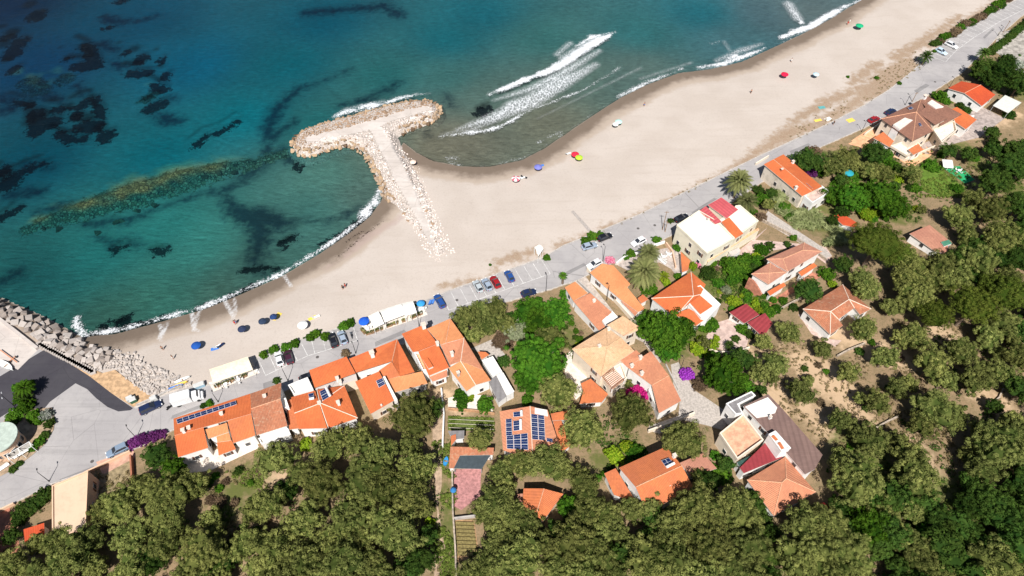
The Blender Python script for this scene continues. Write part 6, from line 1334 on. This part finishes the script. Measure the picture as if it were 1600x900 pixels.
brolly(305, 538, (.01, .07, .30), 'royal blue beach umbrella lowest on the sand near the dark quay', 1.1); brolly(377, 512, (.02, .03, .07), 'dark navy umbrella nearest the waterline in the sheltered bay', 1.0)
brolly(409, 500, (.02, .035, .07), 'dark navy umbrella in the middle of the three near the sheltered bay', .95); brolly(426, 493, (.015, .04, .13), 'navy umbrella with a yellow towel beside it', .85); brolly(472, 506, (.75, .75, .72), 'white parasol standing alone above the small parking trees', 1.2)
brolly(568, 500, (.01, .09, .50), 'bright blue parasol at the left end of the beach pavilion', 1.25); brolly(806, 277, (.60, .12, .16), 'pink and white striped umbrella on the middle of the sand', 1.2, True); brolly(841, 259, (.16, .17, .48), 'lilac blue umbrella alone on the middle of the sand', 1.15)
brolly(899, 239, (.62, .02, .05), 'red umbrella touching the lime one', 1.15); brolly(905, 244, (.38, .58, .04), 'lime green umbrella touching the red one', 1.1); brolly(967, 188, (.42, .66, .58), 'pale mint umbrella near the right hand waterline', 1.1); brolly(962, 192, (.74, .74, .70), 'small white parasol right beside the pale mint one', .9)
brolly(1227, 114, (.60, .01, .05), 'bright red umbrella far up the wide beach', 1.2); brolly(1276, 114, (.42, .58, .66), 'pale blue umbrella right of the red one far up the beach', 1.0); brolly(1344, 38, (.01, .33, .15), 'emerald green umbrella highest up the beach', 1.35); brolly(645, 251, (.72, .55, .45), 'small pale peach umbrella next to the breakwater stem', .9)
brolly(657, 472, (.03, .25, .55), 'blue parasol between the beach pavilion and the deep blue car', 1.0); brolly(708, 764, (.03, .16, .38), 'blue parasol on the pink tiled terrace', .6, grp='garden parasols'); brolly(1327, 268, (.02, .27, .33), 'teal sunshade in the garden between olive shrubs', 1.4, h=3.0, grp='garden parasols'); brolly(1289, 791, (.35, .02, .02), 'small red parasol between two large olive crowns', .9, grp='garden parasols')
M_yel = mat_plain('yellow_towel', (.75, .52, .10), .95, .1); M_blu = mat_plain('blue_towel', (.06, .18, .50), .95, .1)
def towel(px, py, a, mat, label, L=1.9, W=.9):
    g = G(px, py); m = MB(); m.box((g.x, g.y, g.z+.03), (L, W, .03), a); m.box((g.x-math.cos(a)*L*.42, g.y-math.sin(a)*L*.42, g.z+.08), (L*.14, W*.7, .08), a, taper=.8)
    tag(m.build('towel', mat), label, 'towel')
towel(433, 495, 1.2, M_yel, 'yellow towel beside the navy umbrella of the sheltered bay', 2.6, 1.2); towel(336, 545, .3, M_blu, 'blue towel right of the royal blue umbrella'); towel(846, 259, .4, M_blu, 'blue towel in the shade of the lilac blue umbrella', 1.6)
towel(488, 497, .6, M_yel, 'yellow towel spread above the small parking trees', 2.0); towel(1329, 188, .4, M_yel, 'yellow sheet lying in the scrub beside the upper road', 2.5, 1.6); towel(1294, 186, .5, mat_plain('white_sheet', (.7, .68, .64), .9, .1), 'white sheet lying in the scrub beside the upper road', 2.2, 1.4)
towel(1284, 168, .2, mat_plain('teal_sheet', (.10, .32, .32), .9, .1), 'teal sheet on the sand at the scrub edge', 2.2, 1.3); towel(1278, 188, .3, M_yel, 'small yellow sheet left of the bigger one in the scrub', 2.4, 1.0)
def lounger(px, py, a, label, mat=M_white):
    g = G(px, py, .3); z = tz(g.x, g.y); r = root('sun_lounger', (g.x, g.y, z), label, 'sun lounger', rot=a)
    m = MB(); m.box((.25, 0, .33), (1.3, .62, .07)); o = m.build('seat', mat); o.parent = r; m = MB(); m.face([(-.4, -.31, .36), (-.4, .31, .36), (-1.0, .31, .78), (-1.0, -.31, .78)][::-1]); m.face([(-.4, -.31, .31), (-.4, .31, .31), (-1.0, .31, .73), (-1.0, -.31, .73)]); o = m.build('backrest', mat); o.parent = r
    for x in (-.3, .8):
        for y in (-.26, .26): m = MB(); m.box((x, y, .14), (.06, .06, .34)); o = m.build('leg', mat); o.parent = r
lounger(811, 278, .2, 'white lounger nearest the pink striped umbrella'); lounger(816, 278, .5, 'white lounger second from the pink striped umbrella'); lounger(819, 277, -.3, 'dark lounger at the right of the pink striped umbrella', M_black)
lounger(345, 540, .9, 'navy lounger between the blue towel and the beach pavilion', paint('car_paint_navy', NAVY)); lounger(340, 541, .7, 'white lounger beside the navy one right of the royal blue umbrella'); lounger(888, 240, .5, 'white lounger left of the red umbrella')
lounger(672, 473, 1.3, 'blue striped lounger stack left of the deep blue car', M_blu); lounger(676, 472, 1.3, 'second blue lounger beside the deep blue car', M_blu); lounger(494, 495, .5, 'white lounger beside the yellow towel above the parking trees')
# people: one continuous skinned body each
M_skin = mat_plain('tanned_skin', (.42, .22, .14), .6, .1); M_hair = mat_plain('dark_hair', (.03, .018, .012), .8, .1)
def person_mesh(pose):
    J = {'pel': (0, 0, .95, .13), 'ch': (0, 0, 1.32, .15), 'nk': (0, 0, 1.48, .06), 'hd': (.01, 0, 1.63, .105), 'ht': (.0, 0, 1.72, .07), 'sl': (0, .19, 1.40, .055), 'el': (.02, .27, 1.13, .042), 'wl': (.10, .30, .88, .03), 'fl': (.12, .30, .78, .025),
         'sr': (0, -.19, 1.40, .055), 'er': (.02, -.27, 1.13, .042), 'wr': (.10, -.29, .88, .03), 'fr': (.12, -.29, .78, .025), 'hl': (0, .10, .88, .09), 'kl': (.06, .11, .48, .06), 'al': (-.02 if pose else 0, .11, .08, .04), 'tl': (.16, .12, .03, .03), 'hr': (0, -.10, .88, .09), 'kr': (.03, -.11, .48, .06), 'ar': (-.08, -.11, .08, .04), 'tr': (.10, -.12, .03, .03)}
    E_ = [('pel', 'ch'), ('ch', 'nk'), ('nk', 'hd'), ('hd', 'ht'), ('ch', 'sl'), ('sl', 'el'), ('el', 'wl'), ('wl', 'fl'), ('ch', 'sr'), ('sr', 'er'), ('er', 'wr'), ('wr', 'fr'), ('pel', 'hl'), ('hl', 'kl'), ('kl', 'al'), ('al', 'tl'), ('pel', 'hr'), ('hr', 'kr'), ('kr', 'ar'), ('ar', 'tr')]
    ks = list(J); me = bpy.data.meshes.new('person'); me.from_pydata([J[k][:3] for k in ks], [(ks.index(a), ks.index(b_)) for a, b_ in E_], [])
    o = bpy.data.objects.new('tmp', me); COL.objects.link(o); sk = o.modifiers.new('s', 'SKIN'); sv = me.skin_vertices[0].data
    for i, k in enumerate(ks): sv[i].radius = (J[k][3], J[k][3])
    sv[0].use_root = True; o.modifiers.new('u', 'SUBSURF').levels = 1; bpy.context.view_layer.update()
    dg = bpy.context.evaluated_depsgraph_get(); m2 = bpy.data.meshes.new_from_object(o.evaluated_get(dg)); bpy.data.objects.remove(o); m2.materials.clear(); m2.materials.append(M_skin); m2.name = 'body'; return m2
PM = person_mesh(1)
def person(px, py, a, cloth, label, lying=False):
    g = G(px, py, .1 if lying else .8); z = tz(g.x, g.y); r = root('person', (g.x, g.y, z+(.16 if lying else 0)), label, 'person', rot=a)
    if lying: r.rotation_euler = (0, PP/2, a)
    mesh_obj('body', PM, r); m = MB(); m.tube((0, 0, 1.60), (0, 0, 1.745), .115, .07, 8); o = m.build('hair', M_hair); o.parent = r
    m = MB(); m.tube((0, 0, .72), (0, 0, 1.02), .19, .17, 10, caps=False); o = m.build('shorts', cloth); o.parent = r
    if R.random() < .5: m = MB(); m.tube((0, 0, 1.0), (0, 0, 1.44), .17, .20, 10, caps=False); o = m.build('top', cloth); o.parent = r
CB, CR, CW = M_blu, mat_plain('red_swimwear', (.5, .03, .03), .9, .1), mat_plain('white_cotton', (.7, .7, .68), .9, .1)
person(1325, 36, .5, CR, 'person in red standing near the emerald umbrella'); person(1328, 33, 1.9, CW, 'person in white standing beside the one in red near the emerald umbrella'); person(1303, 192, .4, M_black, 'person in dark clothes walking along the road edge scrub'); person(1174, 143, 1, M_black, 'person in dark swimwear alone on the wide sand')
person(1007, 163, 2, CB, 'person standing between the mint umbrella and the water'); person(539, 446, .3, CR, 'person in red on the sand below the breakwater stem, right of a pair'); person(535, 449, 2.4, M_black, 'person in black beside the one in red below the breakwater stem'); person(366, 504, 1.2, CR, 'person in red standing at the wet sand near the navy umbrella'); person(368, 503, 4.2, CB, 'person in blue next to the one in red at the wet sand')
person(1237, 94, 1, CW, 'person in white near the waterline far up the beach'); person(338, 540, .4, CR, 'person lying beside the white lounger near the royal blue umbrella', True); person(892, 241, .2, M_black, 'person lying left of the red umbrella', True); person(832, 133, 0, CB, 'swimmer') if False else None
person(253, 544, 2, M_black, 'person in black on the wet sand near the armour rocks'); person(269, 558, .5, CW, 'person in white on the sand above the rubble stones'); person(642, 254, .5, CR, 'person lying under the peach umbrella beside the breakwater', True)
# ------------------------------------------------------------------ pavilions
def awning(px, h, mat, name, label, arch=0.0, posts=True, cat='awning', group=None):
    g = G(*px[0]); z = RZ; pts = [P(x, y, z+h) for x, y in px]; c = sum(pts, Vector())/4; r = root(name, (c.x, c.y, z), label, cat, group); m = MB(); n = 8
    def at_(u, v): q_ = (pts[0]*(1-u)+pts[1]*u)*(1-v)+(pts[3]*(1-u)+pts[2]*u)*v; q_.z += arch*math.sin(PP*v)+.03*math.sin(u*n*PP)**2; return q_
    for i in range(n):
        for j in range(6): m.face([at_(i/n, (j+1)/6), at_((i+1)/n, (j+1)/6), at_((i+1)/n, j/6), at_(i/n, j/6)])
    for j in range(n): a, b_ = at_(j/n, 1), at_((j+1)/n, 1); m.face([a, a-Vector((0, 0, .25)), b_-Vector((0, 0, .25)), b_])
    m.build('canopy', mat, r)
    if posts:
        for u, v in ((.02, .04), (.5, .04), (.98, .04), (.02, .96), (.5, .96), (.98, .96)): a = at_(u, v); mm = MB(); mm.tube((a.x, a.y, z-.1), (a.x, a.y, a.z-.03), .06); mm.build('post', M_white, r)
    return r
drape('deck', [(326, 598), (400, 575), (405, 583), (334, 612)], M_cream, .05, 'structure'); drape('deck', [(563, 505), (658, 470), (668, 492), (573, 525)], M_cream, .05, 'structure')
awning([(327, 577), (387, 557), (395, 577), (333, 598)], 3.0, mat_plain('cream_striped_awning', (.74, .66, .50), .9, .14, 1.6), 'pavilion', 'cream awning pavilion between the rubble stones and the road', .25, cat='pavilion')
awning([(575, 494), (591, 486), (600, 505), (584, 512)], 3.0, M_cloth, 'pavilion', 'leftmost and smallest white arched awning of the beach pavilion', .5, cat='pavilion'); awning([(593, 485), (627, 474), (633, 491), (601, 503)], 3.1, M_cloth, 'pavilion', 'wide middle white arched awning of the beach pavilion', .5, cat='pavilion'); awning([(628, 474), (645, 470), (651, 488), (633, 493)], 3.1, M_cloth, 'pavilion', 'rightmost white arched awning of the beach pavilion', .5, cat='pavilion')
awning([(835, 386), (842, 382), (849, 388), (841, 400)], 2.9, M_cloth, 'gazebo', 'small white gazebo roof at the sand edge left of the boardwalk', .3, cat='gazebo')
awning([(1472, 249), (1488, 250), (1490, 262), (1474, 261)], 2.6, mat_plain('grey_white_sail', (.70, .70, .68), .9, .1), 'gazebo', 'white square garden gazebo on the green play mat', .05, cat='gazebo')
def planter(px1, px2, label):
    a, b_ = P(*px1, RZ), P(*px2, RZ); L = (b_-a).length; ang = math.atan2(b_.y-a.y, b_.x-a.x); c = (a+b_)/2; r = root('planter', (c.x, c.y, RZ), label, 'planter', 'planters around the beach pavilions', rot=ang)
    m = MB(); m.box((0, 0, .25), (L, .7, .5)); o = m.build('trough', M_wood); o.parent = r
    me = leaves('shrubs', L_dk if R.random() < .5 else L_ol, [((k+.5)/int(L/.5+1)*L-L/2, R.uniform(-.1, .1), .75, .38, R.random()) for k in range(int(L/.5+1))], 40, .11, 3); mesh_obj('shrubs', me, r)
for k, (a_, b_) in enumerate((((572, 523), (585, 519)), ((586, 518), (598, 514)), ((604, 511), (613, 508)), ((614, 507), (622, 505)), ((628, 503), (634, 501)), ((642, 498), (651, 494)), ((652, 493), (660, 490)), ((565, 515), (571, 522)), ((336, 605), (345, 602)), ((348, 601), (368, 594)), ((378, 590), (386, 587)))):
    planter(a_, b_, 'leafy planter trough edging the terrace of a beach pavilion')
def table(px, py, label, z=None, mat=M_white, n=4):
    g = G(px, py, .7); zz = tz(g.x, g.y); r = root('table', (g.x, g.y, zz), label, 'table', 'white tables and their surroundings'); m = MB(); m.tube((0, 0, .68), (0, 0, .74), .5, n=14); o = m.build('table_top', mat); o.parent = r; m = MB(); m.tube((0, 0, 0), (0, 0, .7), .05); o = m.build('leg', mat); o.parent = r
    for k in range(n):
        a = k*2*PP/n+.5; c = root('chair', (g.x+math.cos(a)*.85, g.y+math.sin(a)*.85, zz), 'white plastic chair drawn up to a round white table', 'chair', 'white chairs at the round tables', rot=a); m = MB(); m.box((0, 0, .44), (.42, .42, .05)); o = m.build('seat', mat); o.parent = c; m = MB(); m.box((.2, 0, .68), (.04, .42, .42)); o = m.build('backrest', mat); o.parent = c
        for x in (-.17, .17):
            for y in (-.17, .17): m = MB(); m.box((x, y, .21), (.04, .04, .42)); o = m.build('leg', mat); o.parent = c
for x, y in ((574, 513), (655, 484), (660, 482), (352, 600), (372, 593), (1045, 397), (1037, 401), (973, 518), (1499, 266)): table(x, y, 'round white table with white chairs on a paved terrace')
# ------------------------------------------------------------------ street lamps and poles
def lamp(bx_, by_, tx, ty, label, two=False, pole=False):
    b_ = G(bx_, by_); lo_, hi = 2.5, 10.0
    for _ in range(24):
        md = (lo_+hi)/2
        if proj(b_.x, b_.y, b_.z+md)[1] > ty: lo_ = md
        else: hi = md
    h = min(max(lo_, 3.6), 8.5); nm = 'utility_pole' if pole else 'street_lamp'; r = root(nm, b_, label, 'utility pole' if pole else 'street lamp', 'poles along the road' if pole else 'street lamps along the road', rot=R.random()*6 if pole else RD(bx_)+PP/2)
    m = MB(); m.tube((0, 0, -.3), (0, 0, h), .11 if pole else .08, .07 if pole else .05, 8); m.tube((0, 0, 0), (0, 0, .5), .13, .11, 8); o = m.build('pole', M_wood if pole else M_black); o.parent = r
    if pole: m = MB(); m.box((0, 0, h-.4), (1.1, .09, .09)); o = m.build('crossarm', M_wood); o.parent = r; return
    for sg in ((1, -1) if two else (1,)):
        m = MB(); m.tube((0, 0, h-.05), (sg*.55, 0, h+.12), .035); o = m.build('arm', M_black); o.parent = r; m = MB(); m.box((sg*.72, 0, h+.12), (.5, .24, .12), taper=.7); o = m.build('lamp_head', M_metal if two else M_black); o.parent = r
lamp(77, 752, 62, 738, 'street lamp at the landward kerb by the beige flat roofed building'); lamp(213, 684, 204, 669, 'street lamp rising from the plum bougainvillea'); lamp(341, 628, 336, 615, 'street lamp behind the long orange house near the cream pavilion'); lamp(450, 595, 445, 577, 'street lamp behind the white roof terrace')
lamp(556, 552, 550, 540, 'street lamp behind the orange house with a brown shrub at its foot'); lamp(655, 510, 651, 504, 'street lamp peeping over the sunken terrace house roof'); lamp(853, 455, 853, 430, 'street lamp at the kerb right of the round green trees'); lamp(942, 409, 946, 385, 'street lamp between the two white cars'); lamp(948, 469, 952, 446, 'street lamp standing in the narrow alley between the bungalows')
lamp(1346, 206, 1341, 192, 'street lamp beside the peach terrace and dark red car'); lamp(1414, 164, 1411, 158, 'street lamp behind the brown roofed house'); lamp(1559, 56, 1554, 49, 'street lamp near the clipped roadside hedge'); lamp(1063, 577, 1064, 560, 'lamp post between the big broad tree and the purple bougainvillea'); lamp(23, 635, 10, 618, 'twin headed pale lamp on the traffic island', True)
lamp(1483, 137, 1480, 126, 'street lamp in front of the red gabled bungalow'); lamp(1035, 359, 1041, 330, 'tall bare pole in front of the white flat roofed block', pole=True); lamp(1425, 159, 1432, 144, 'tall pole behind the brown roofed house', pole=True); lamp(1567, 51, 1577, 32, 'tall pole beside the clipped roadside hedge', pole=True); lamp(1039, 362, 1041, 346, 'short street pole beside the tall bare one', pole=True)
# ------------------------------------------------------------------ garden walls, fences
def gwall(px, h, mat, label, wd=.3, nm='garden_wall', cat='wall'): tag(ribbon(dens([G(x, y) for x, y in px], 2.5), wd, h).build(nm, mat), label, cat)
gwall([(134, 741), (205, 707)], .9, W_peach, 'low peach wall between the lower road and the dry drive'); gwall([(207, 714), (209, 745), (207, 770)], 1.2, mat_plain('rust_wall', (.36, .14, .08), .9, .2), 'rust red wall along the right side of the dry drive')
gwall([(-40, 815), (8, 796), (24, 788)], .8, W_peach, 'low wall at the lower road above the terracotta terrace'); gwall([(0, 880), (20, 874), (34, 862)], .9, mat_plain('rust_wall', (.36, .14, .08), .9, .2), 'rust red wall under the terracotta terrace at the left edge')
gwall([(917, 423), (940, 450), (968, 480), (997, 512)], 1.3, W_cream, 'long pale wall between the alley and the long orange bungalow'); gwall([(902, 440), (925, 462), (958, 498)], .8, W_grey, 'grey kerb wall along the left side of the alley'); gwall([(962, 414), (975, 404), (1000, 396)], .9, W_white, 'white wall on the road side of the palm patio')
gwall([(1000, 396), (1020, 386), (1038, 380)], .9, W_white, 'white wall along the road left of the patio tables'); gwall([(1040, 382), (1050, 396), (1055, 420)], 1.0, W_peach, 'peach wall between the patio and the yellow flanked block'); gwall([(1012, 676), (1050, 662), (1084, 648)], 1.1, W_cream, 'cream wall at the lower edge of the gravel lane')
gwall([(1186, 344), (1230, 366), (1270, 392), (1290, 408)], .9, M_stone, 'stone wall along the lane below the reed thicket'); gwall([(1203, 493), (1230, 478), (1257, 464)], .8, M_stone, 'stone wall between the two lawns above the olive trees'); gwall([(1100, 545), (1120, 552), (1150, 552), (1170, 545)], .8, W_cream, 'cream wall below the pinkish courtyard')
gwall([(1307, 558), (1325, 548), (1350, 538)], .7, M_stone, 'dark dry stone wall between the first rows of olives'); gwall([(1367, 670), (1385, 660), (1402, 652)], .6, M_stone, 'short dry stone wall on the bare slope by the big olives'); gwall([(1544, 636), (1560, 622), (1566, 608)], .5, M_stone, 'short dark stone wall at the bare clearing near the right edge')
gwall([(707, 730), (708, 800), (712, 860), (714, 930)], 1.2, M_stone, 'straight dark boundary wall beside the footpath'); gwall([(700, 640), (740, 643), (773, 648)], .7, mat_plain('wood_edge', (.42, .24, .13), .9, .3), 'wooden edging above the green vegetable rows'); gwall([(710, 812), (743, 808)], 1.0, W_grey, 'short grey wall above the tilled vine plot')
gwall([(1413, 252), (1432, 243), (1458, 232), (1480, 216), (1500, 205)], 1.0, W_cream, 'pale wall curving below the brown roofed house yard'); gwall([(1465, 178), (1500, 186), (1520, 184)], .8, W_white, 'white curved wall in front of the grey canopy'); gwall([(1200, 218+28), (1180, 258)], .8, W_cream, 'short cream wall at the road corner of the stone flanked house')
gwall([(1350, 212), (1380, 190)], .8, W_cream, 'cream wall on the road side of the peach terrace'); gwall([(868, 566), (880, 590), (900, 622)], .9, W_cream, 'cream wall left of the small terracotta roof'); gwall([(690, 610), (694, 650), (692, 700)], 1.1, W_white, 'white wall left of the young garden trees')
gwall([(405, 583), (400, 575)], .1, M_white, 'short white step at the cream pavilion') ; gwall([(214, 634), (235, 625), (262, 612), (285, 604)], .5, M_kerb, 'low stone kerb wall between the dry verge and the road')
gwall([(1040, 570), (1050, 590), (1060, 610)], .4, M_kerb, 'low edging stone beside the gravel lane')
for k in range(9):
    y = 818+k*6; tag(ribbon([G(712+k*.4, y), G(740+k*.8, y+1)], .55, .35).build('vine_row', L_dry if False else mat_plain('vine_row_soil', (.20, .16, .06), .95, .4, 3)), 'low earthen vine row in the small tilled plot', 'vine row', 'vine rows in the tilled plot')
for k in range(3):
    y = 655+k*6.5; m = MB(); a, b_ = G(701, y, .6), G(772, y+3, .6); m.tube(a, b_, .035, n=5); tag(m.build('irrigation_pipe', M_cream), 'pale irrigation pipe stretched over the vegetable rows', 'pipe', 'pipes over the vegetable rows')
# ------------------------------------------------------------------ small things
def hull(px, py, a, L, mat, label, nm='boat', cat='boat', W=1.5):
    g = G(px, py); r = root(nm, (g.x, g.y, g.z+.05), label, cat, rot=a); m = MB(); n = 9; ring = []
    for i in range(n+1):
        u = i/n; w_ = W/2*(math.sin(PP*min(1, (u*.82+.16)))**.7 if u < .999 else .02); ring.append((L*(u-.5), w_))
    for (x0, w0), (x1, w1) in zip(ring[:-1], ring[1:]):
        for sg in (1, -1):
            A_, B_, C_, D_ = (x0, sg*w0, .55), (x1, sg*w1, .55+.15*(x1 > L*.3)), (x1, sg*w1*.45, .05), (x0, sg*w0*.45, .05)
            m.face([A_, B_, C_, D_] if sg < 0 else [D_, C_, B_, A_]); m.face([(x0, 0, 0), (x1, 0, 0), C_, D_] if sg > 0 else [D_, C_, (x1, 0, 0), (x0, 0, 0)])
            m.face([A_, B_, (x1, sg*w1*.7, .45), (x0, sg*w0*.7, .45)] if sg > 0 else [(x0, sg*w0*.7, .45), (x1, sg*w1*.7, .45), B_, A_]); m.face([(x0, 0, .40), (x0, sg*w0*.7, .45), (x1, sg*w1*.7, .45), (x1, 0, .40)][::(-1 if sg > 0 else 1)])
    m.face([(ring[0][0], -ring[0][1], .55), (ring[0][0], ring[0][1], .55), (ring[0][0], ring[0][1]*.45, .05), (ring[0][0], -ring[0][1]*.45, .05)][::-1]); o = m.build('hull', mat); o.parent = r
    m = MB(); m.box((0, 0, .42), (.3, W*.75, .06)); o = m.build('bench', M_wood); o.parent = r
hull(11, 573, adir(0, 566, 22, 579), 4.6, M_white, 'white dinghy lying on the quay at the left edge'); hull(281, 603, adir(270, 608, 291, 599), 3.6, M_yel, 'yellow kayak lying by the rubble stones', 'kayak', 'kayak', .8); hull(276, 606, adir(268, 609, 284, 603), 3.2, M_blu, 'blue kayak beside the yellow one', 'kayak', 'kayak', .75); hull(286, 595, adir(276, 600, 295, 592), 3.4, M_white, 'white kayak above the yellow one by the rubble stones', 'kayak', 'kayak', .8)
g = P(15, 558, RZ); r = root('boat_trailer', g, 'orange boat trailer beside the white dinghy', 'trailer', rot=adir(0, 548, 30, 570)); m = MB(); m.box((0, 0, .5), (6.5, .18, .14)); m.box((1.5, 0, .5), (.15, 1.7, .12)); o = m.build('frame', mat_plain('orange_steel', (.55, .22, .10), .7, .15)); o.parent = r
for sy in (-.8, .8): m = MB(); m.tube((1.5, sy-.1, .32), (1.5, sy+.1, .32), .32, n=12); o = m.build('wheel', M_tyre); o.parent = r
def binbox(px, py, col, label, s=(1.3, 1.0, 1.3)):
    g = G(px, py, .6); zz = tz(g.x, g.y); r = root('waste_container', (g.x, g.y, zz), label, 'waste container', rot=RD(px)); m = MB(); m.box((0, 0, s[2]*.42), (s[0], s[1], s[2]*.75), taper=1.08); o = m.build('bin', mat_plain('bin_%d_%d' % (int(col[0]*99), int(col[1]*99)), col, .7, .1)); o.parent = r; m = MB(); m.box((0, 0, s[2]*.86), (s[0]*1.1, s[1]*1.1, s[2]*.14), taper=.85); o = m.build('lid', mat_plain('bin_lid', (.5, .5, .48), .7, .1)); o.parent = r
binbox(203, 623, (.45, .47, .46), 'pale grey waste container at the tip of the dark asphalt ramp'); binbox(208, 625, (.04, .12, .07), 'dark green waste container next to the pale grey one'); binbox(240, 623, (.6, .6, .58), 'white waste container between the navy car and the kerb wall'); binbox(311, 602, (.30, .45, .55), 'pale blue waste container right of the kayaks', (2.2, 1.0, 1.2))
hull(697, 722, 1.4, 1.9, mat_plain('blue_plastic', (.03, .25, .55), .6, .1), 'blue plastic dinghy beside the footpath and red roofed cottage', W=1.0)
# bus shelter frame bottom left
g = P(40, 712, RZ); r = root('bus_shelter', g, 'white framed bus shelter on the traffic island kerb', 'bus shelter', rot=adir(27, 720, 52, 705)); m = MB()
for x in (-2.2, 0, 2.2):
    for y in (-.7, .7): m.box((x, y, 1.2), (.1, .1, 2.4))
for y in (-.7, .7): m.box((0, y, 2.4), (4.5, .1, .1))
for x in (-2.2, 0, 2.2): m.box((x, 0, 2.4), (.12, 1.5, .12))
o = m.build('frame', M_white); o.parent = r; m = MB(); m.box((0, .65, .45), (3.8, .4, .06)); o = m.build('bench', M_white); o.parent = r; m = MB(); m.box((0, .8, 1.2), (4.3, .04, 1.8)); o = m.build('back_panel', M_frame); o.parent = r
g = P(6, 733, RZ); r = root('bench', g, 'white bench at the lower kerb of the traffic island', 'bench', rot=adir(0, 737, 12, 729)); m = MB(); m.box((0, 0, .45), (2.6, .5, .08)); o = m.build('seat', M_white); o.parent = r; m = MB(); m.box((0, .25, .75), (2.6, .07, .45)); o = m.build('backrest', M_white); o.parent = r
g = G(1033, 409); r = root('bench', g, 'white slatted garden bench beside the big palm', 'bench', rot=-.9); m = MB()
for k in range(4): m.box((0, -.25+k*.16, .45), (3.0, .1, .05))
o = m.build('seat', M_white); o.parent = r; m = MB(); m.box((0, .4, .75), (3.0, .06, .45)); o = m.build('backrest', M_white); o.parent = r

# ------------------------------------------------------------------ labels of the plants
LM = [('A', 330, 640, 'the long orange house with the ten panel strip'), ('B', 520, 600, 'the orange terraced houses by the road'), ('C', 700, 550, 'the salmon tiled terraced house'), ('s', 115, 780, 'the beige flat roofed building'), ('D', 940, 470, 'the two narrow bungalows'), ('E', 940, 570, 'the big cream tiled villa'),
      ('E3', 1030, 600, 'the long salmon villa'), ('F', 830, 680, 'the house with two solar blocks'), ('F4', 735, 730, 'the cottage with the charcoal sail'), ('F5', 845, 790, 'the small gabled cottage among olives'), ('G', 1040, 745, 'the gabled house with one solar heater'), ('H', 1215, 680, 'the large brown flat roof'), ('H5', 1220, 755, 'the salmon hip roof'),
      ('I', 1070, 470, 'the bright orange hipped house'), ('P', 1170, 500, 'the dark red sheds'), ('J', 1120, 360, 'the white flat roofed block'), ('K', 1240, 290, 'the stone flanked orange house'), ('L', 1430, 200, 'the sprawling brown roofed house'), ('M', 1515, 150, 'the red gabled bungalow'), ('N', 1230, 420, 'the white two level house'),
      ('O', 1305, 485, 'the white hip roofed bungalow'), ('Q', 1455, 375, 'the weathered pink tiled barn'), ('rd', 1520, 40, 'the upper road parking'), ('is', 45, 660, 'the traffic island'), ('pk', 480, 540, 'the lower parking row'), ('br', 925, 375, 'the boardwalk'), ('mt', 1500, 275, 'the green play mat'),
      ('cl', 1280, 610, 'the bare sandy clearing'), ('r2', 1500, 560, 'the far right olive rows'), ('br2', 1470, 720, 'the lower right slope'), ('cr', 1480, 860, 'the lower right corner'), ('bl', 200, 860, 'the lower left corner'), ('vp', 728, 840, 'the tilled vine plot'), ('bc', 560, 830, 'the footpath, on its left'), ('gl', 1100, 640, 'the gravel lane'), ('pn', 1372, 378, 'the lean-to roof'), ('bn', 1080, 850, 'the lower centre edge')]
ORD = ['', 'leftmost', 'second from left', 'third from left', 'fourth from left', 'fifth from left', 'sixth from left', 'seventh from left', 'eighth from left', 'ninth from left', 'tenth from left', 'eleventh from left', 'twelfth from left', 'thirteenth from left', 'fourteenth from left']
GR = {'ol': 'olive trees', 'pi': 'rounded pines', 'br': 'bright green leafy trees', 'dk': 'dark evergreen trees', 'lm': 'lime shrubs', 'si': 'silvery trees', 'bn': 'dry bushes', 'mg': 'magenta bougainvillea', 'pu': 'purple bougainvillea', 'pk': 'pink oleanders', 'pd': 'plum bougainvillea', 'wf': 'white oleanders', 'gr': 'green bushes', 'gd': 'dark green bushes', 'fe': 'fine leaved acacias'}
bk = {}
for ro, kind, px, py, r in PLANTS:
    lm = min(LM, key=lambda l: (l[1]-px)**2+(l[2]-py)**2*1.3); dx, dy = px-lm[1], py-lm[2]
    if abs(dx) < 14 and abs(dy) < 14: rel = 'beside'
    elif abs(dx) > abs(dy): rel = 'right of' if dx > 0 else 'left of'
    else: rel = 'below' if dy > 0 else 'above'
    bk.setdefault((kind, rel, lm[3]), []).append((px, py, ro, r))
for (kind, rel, lm), L in bk.items():
    L.sort(key=lambda q_: q_[0]); nmx = KIND[kind][8]
    szs = sorted(q_[3] for q_ in L)
    for i, (px, py, ro, r) in enumerate(L):
        cat = KIND[kind][7].replace('_', ' ')
        if len(L) == 1: lab = f'{nmx} {rel} {lm}'
        elif len(L) == 2 and abs(L[0][3]-L[1][3]) > .25*max(szs): lab = f'{"larger" if r == szs[-1] else "smaller"} {nmx} {rel} {lm}'
        elif i == len(L)-1: lab = f'{nmx}, rightmost of those {rel} {lm}'
        else: lab = f'{nmx}, {ORD[min(i+1, 14)]} of those {rel} {lm}'
        if len(lab.replace(',', ' ').split()) > 16: lab = lab.replace('those ', '').replace('grey green ', '').replace('bright green ', '').replace('round purple', 'purple').replace('fine leaved ', '')
        if len(lab.replace(',', ' ').split()) > 16: lab = lab.replace('the orange terraced', 'orange terraced').replace('leaves ', '').replace('the ', '')
        tag(ro, lab, cat, GR[kind])
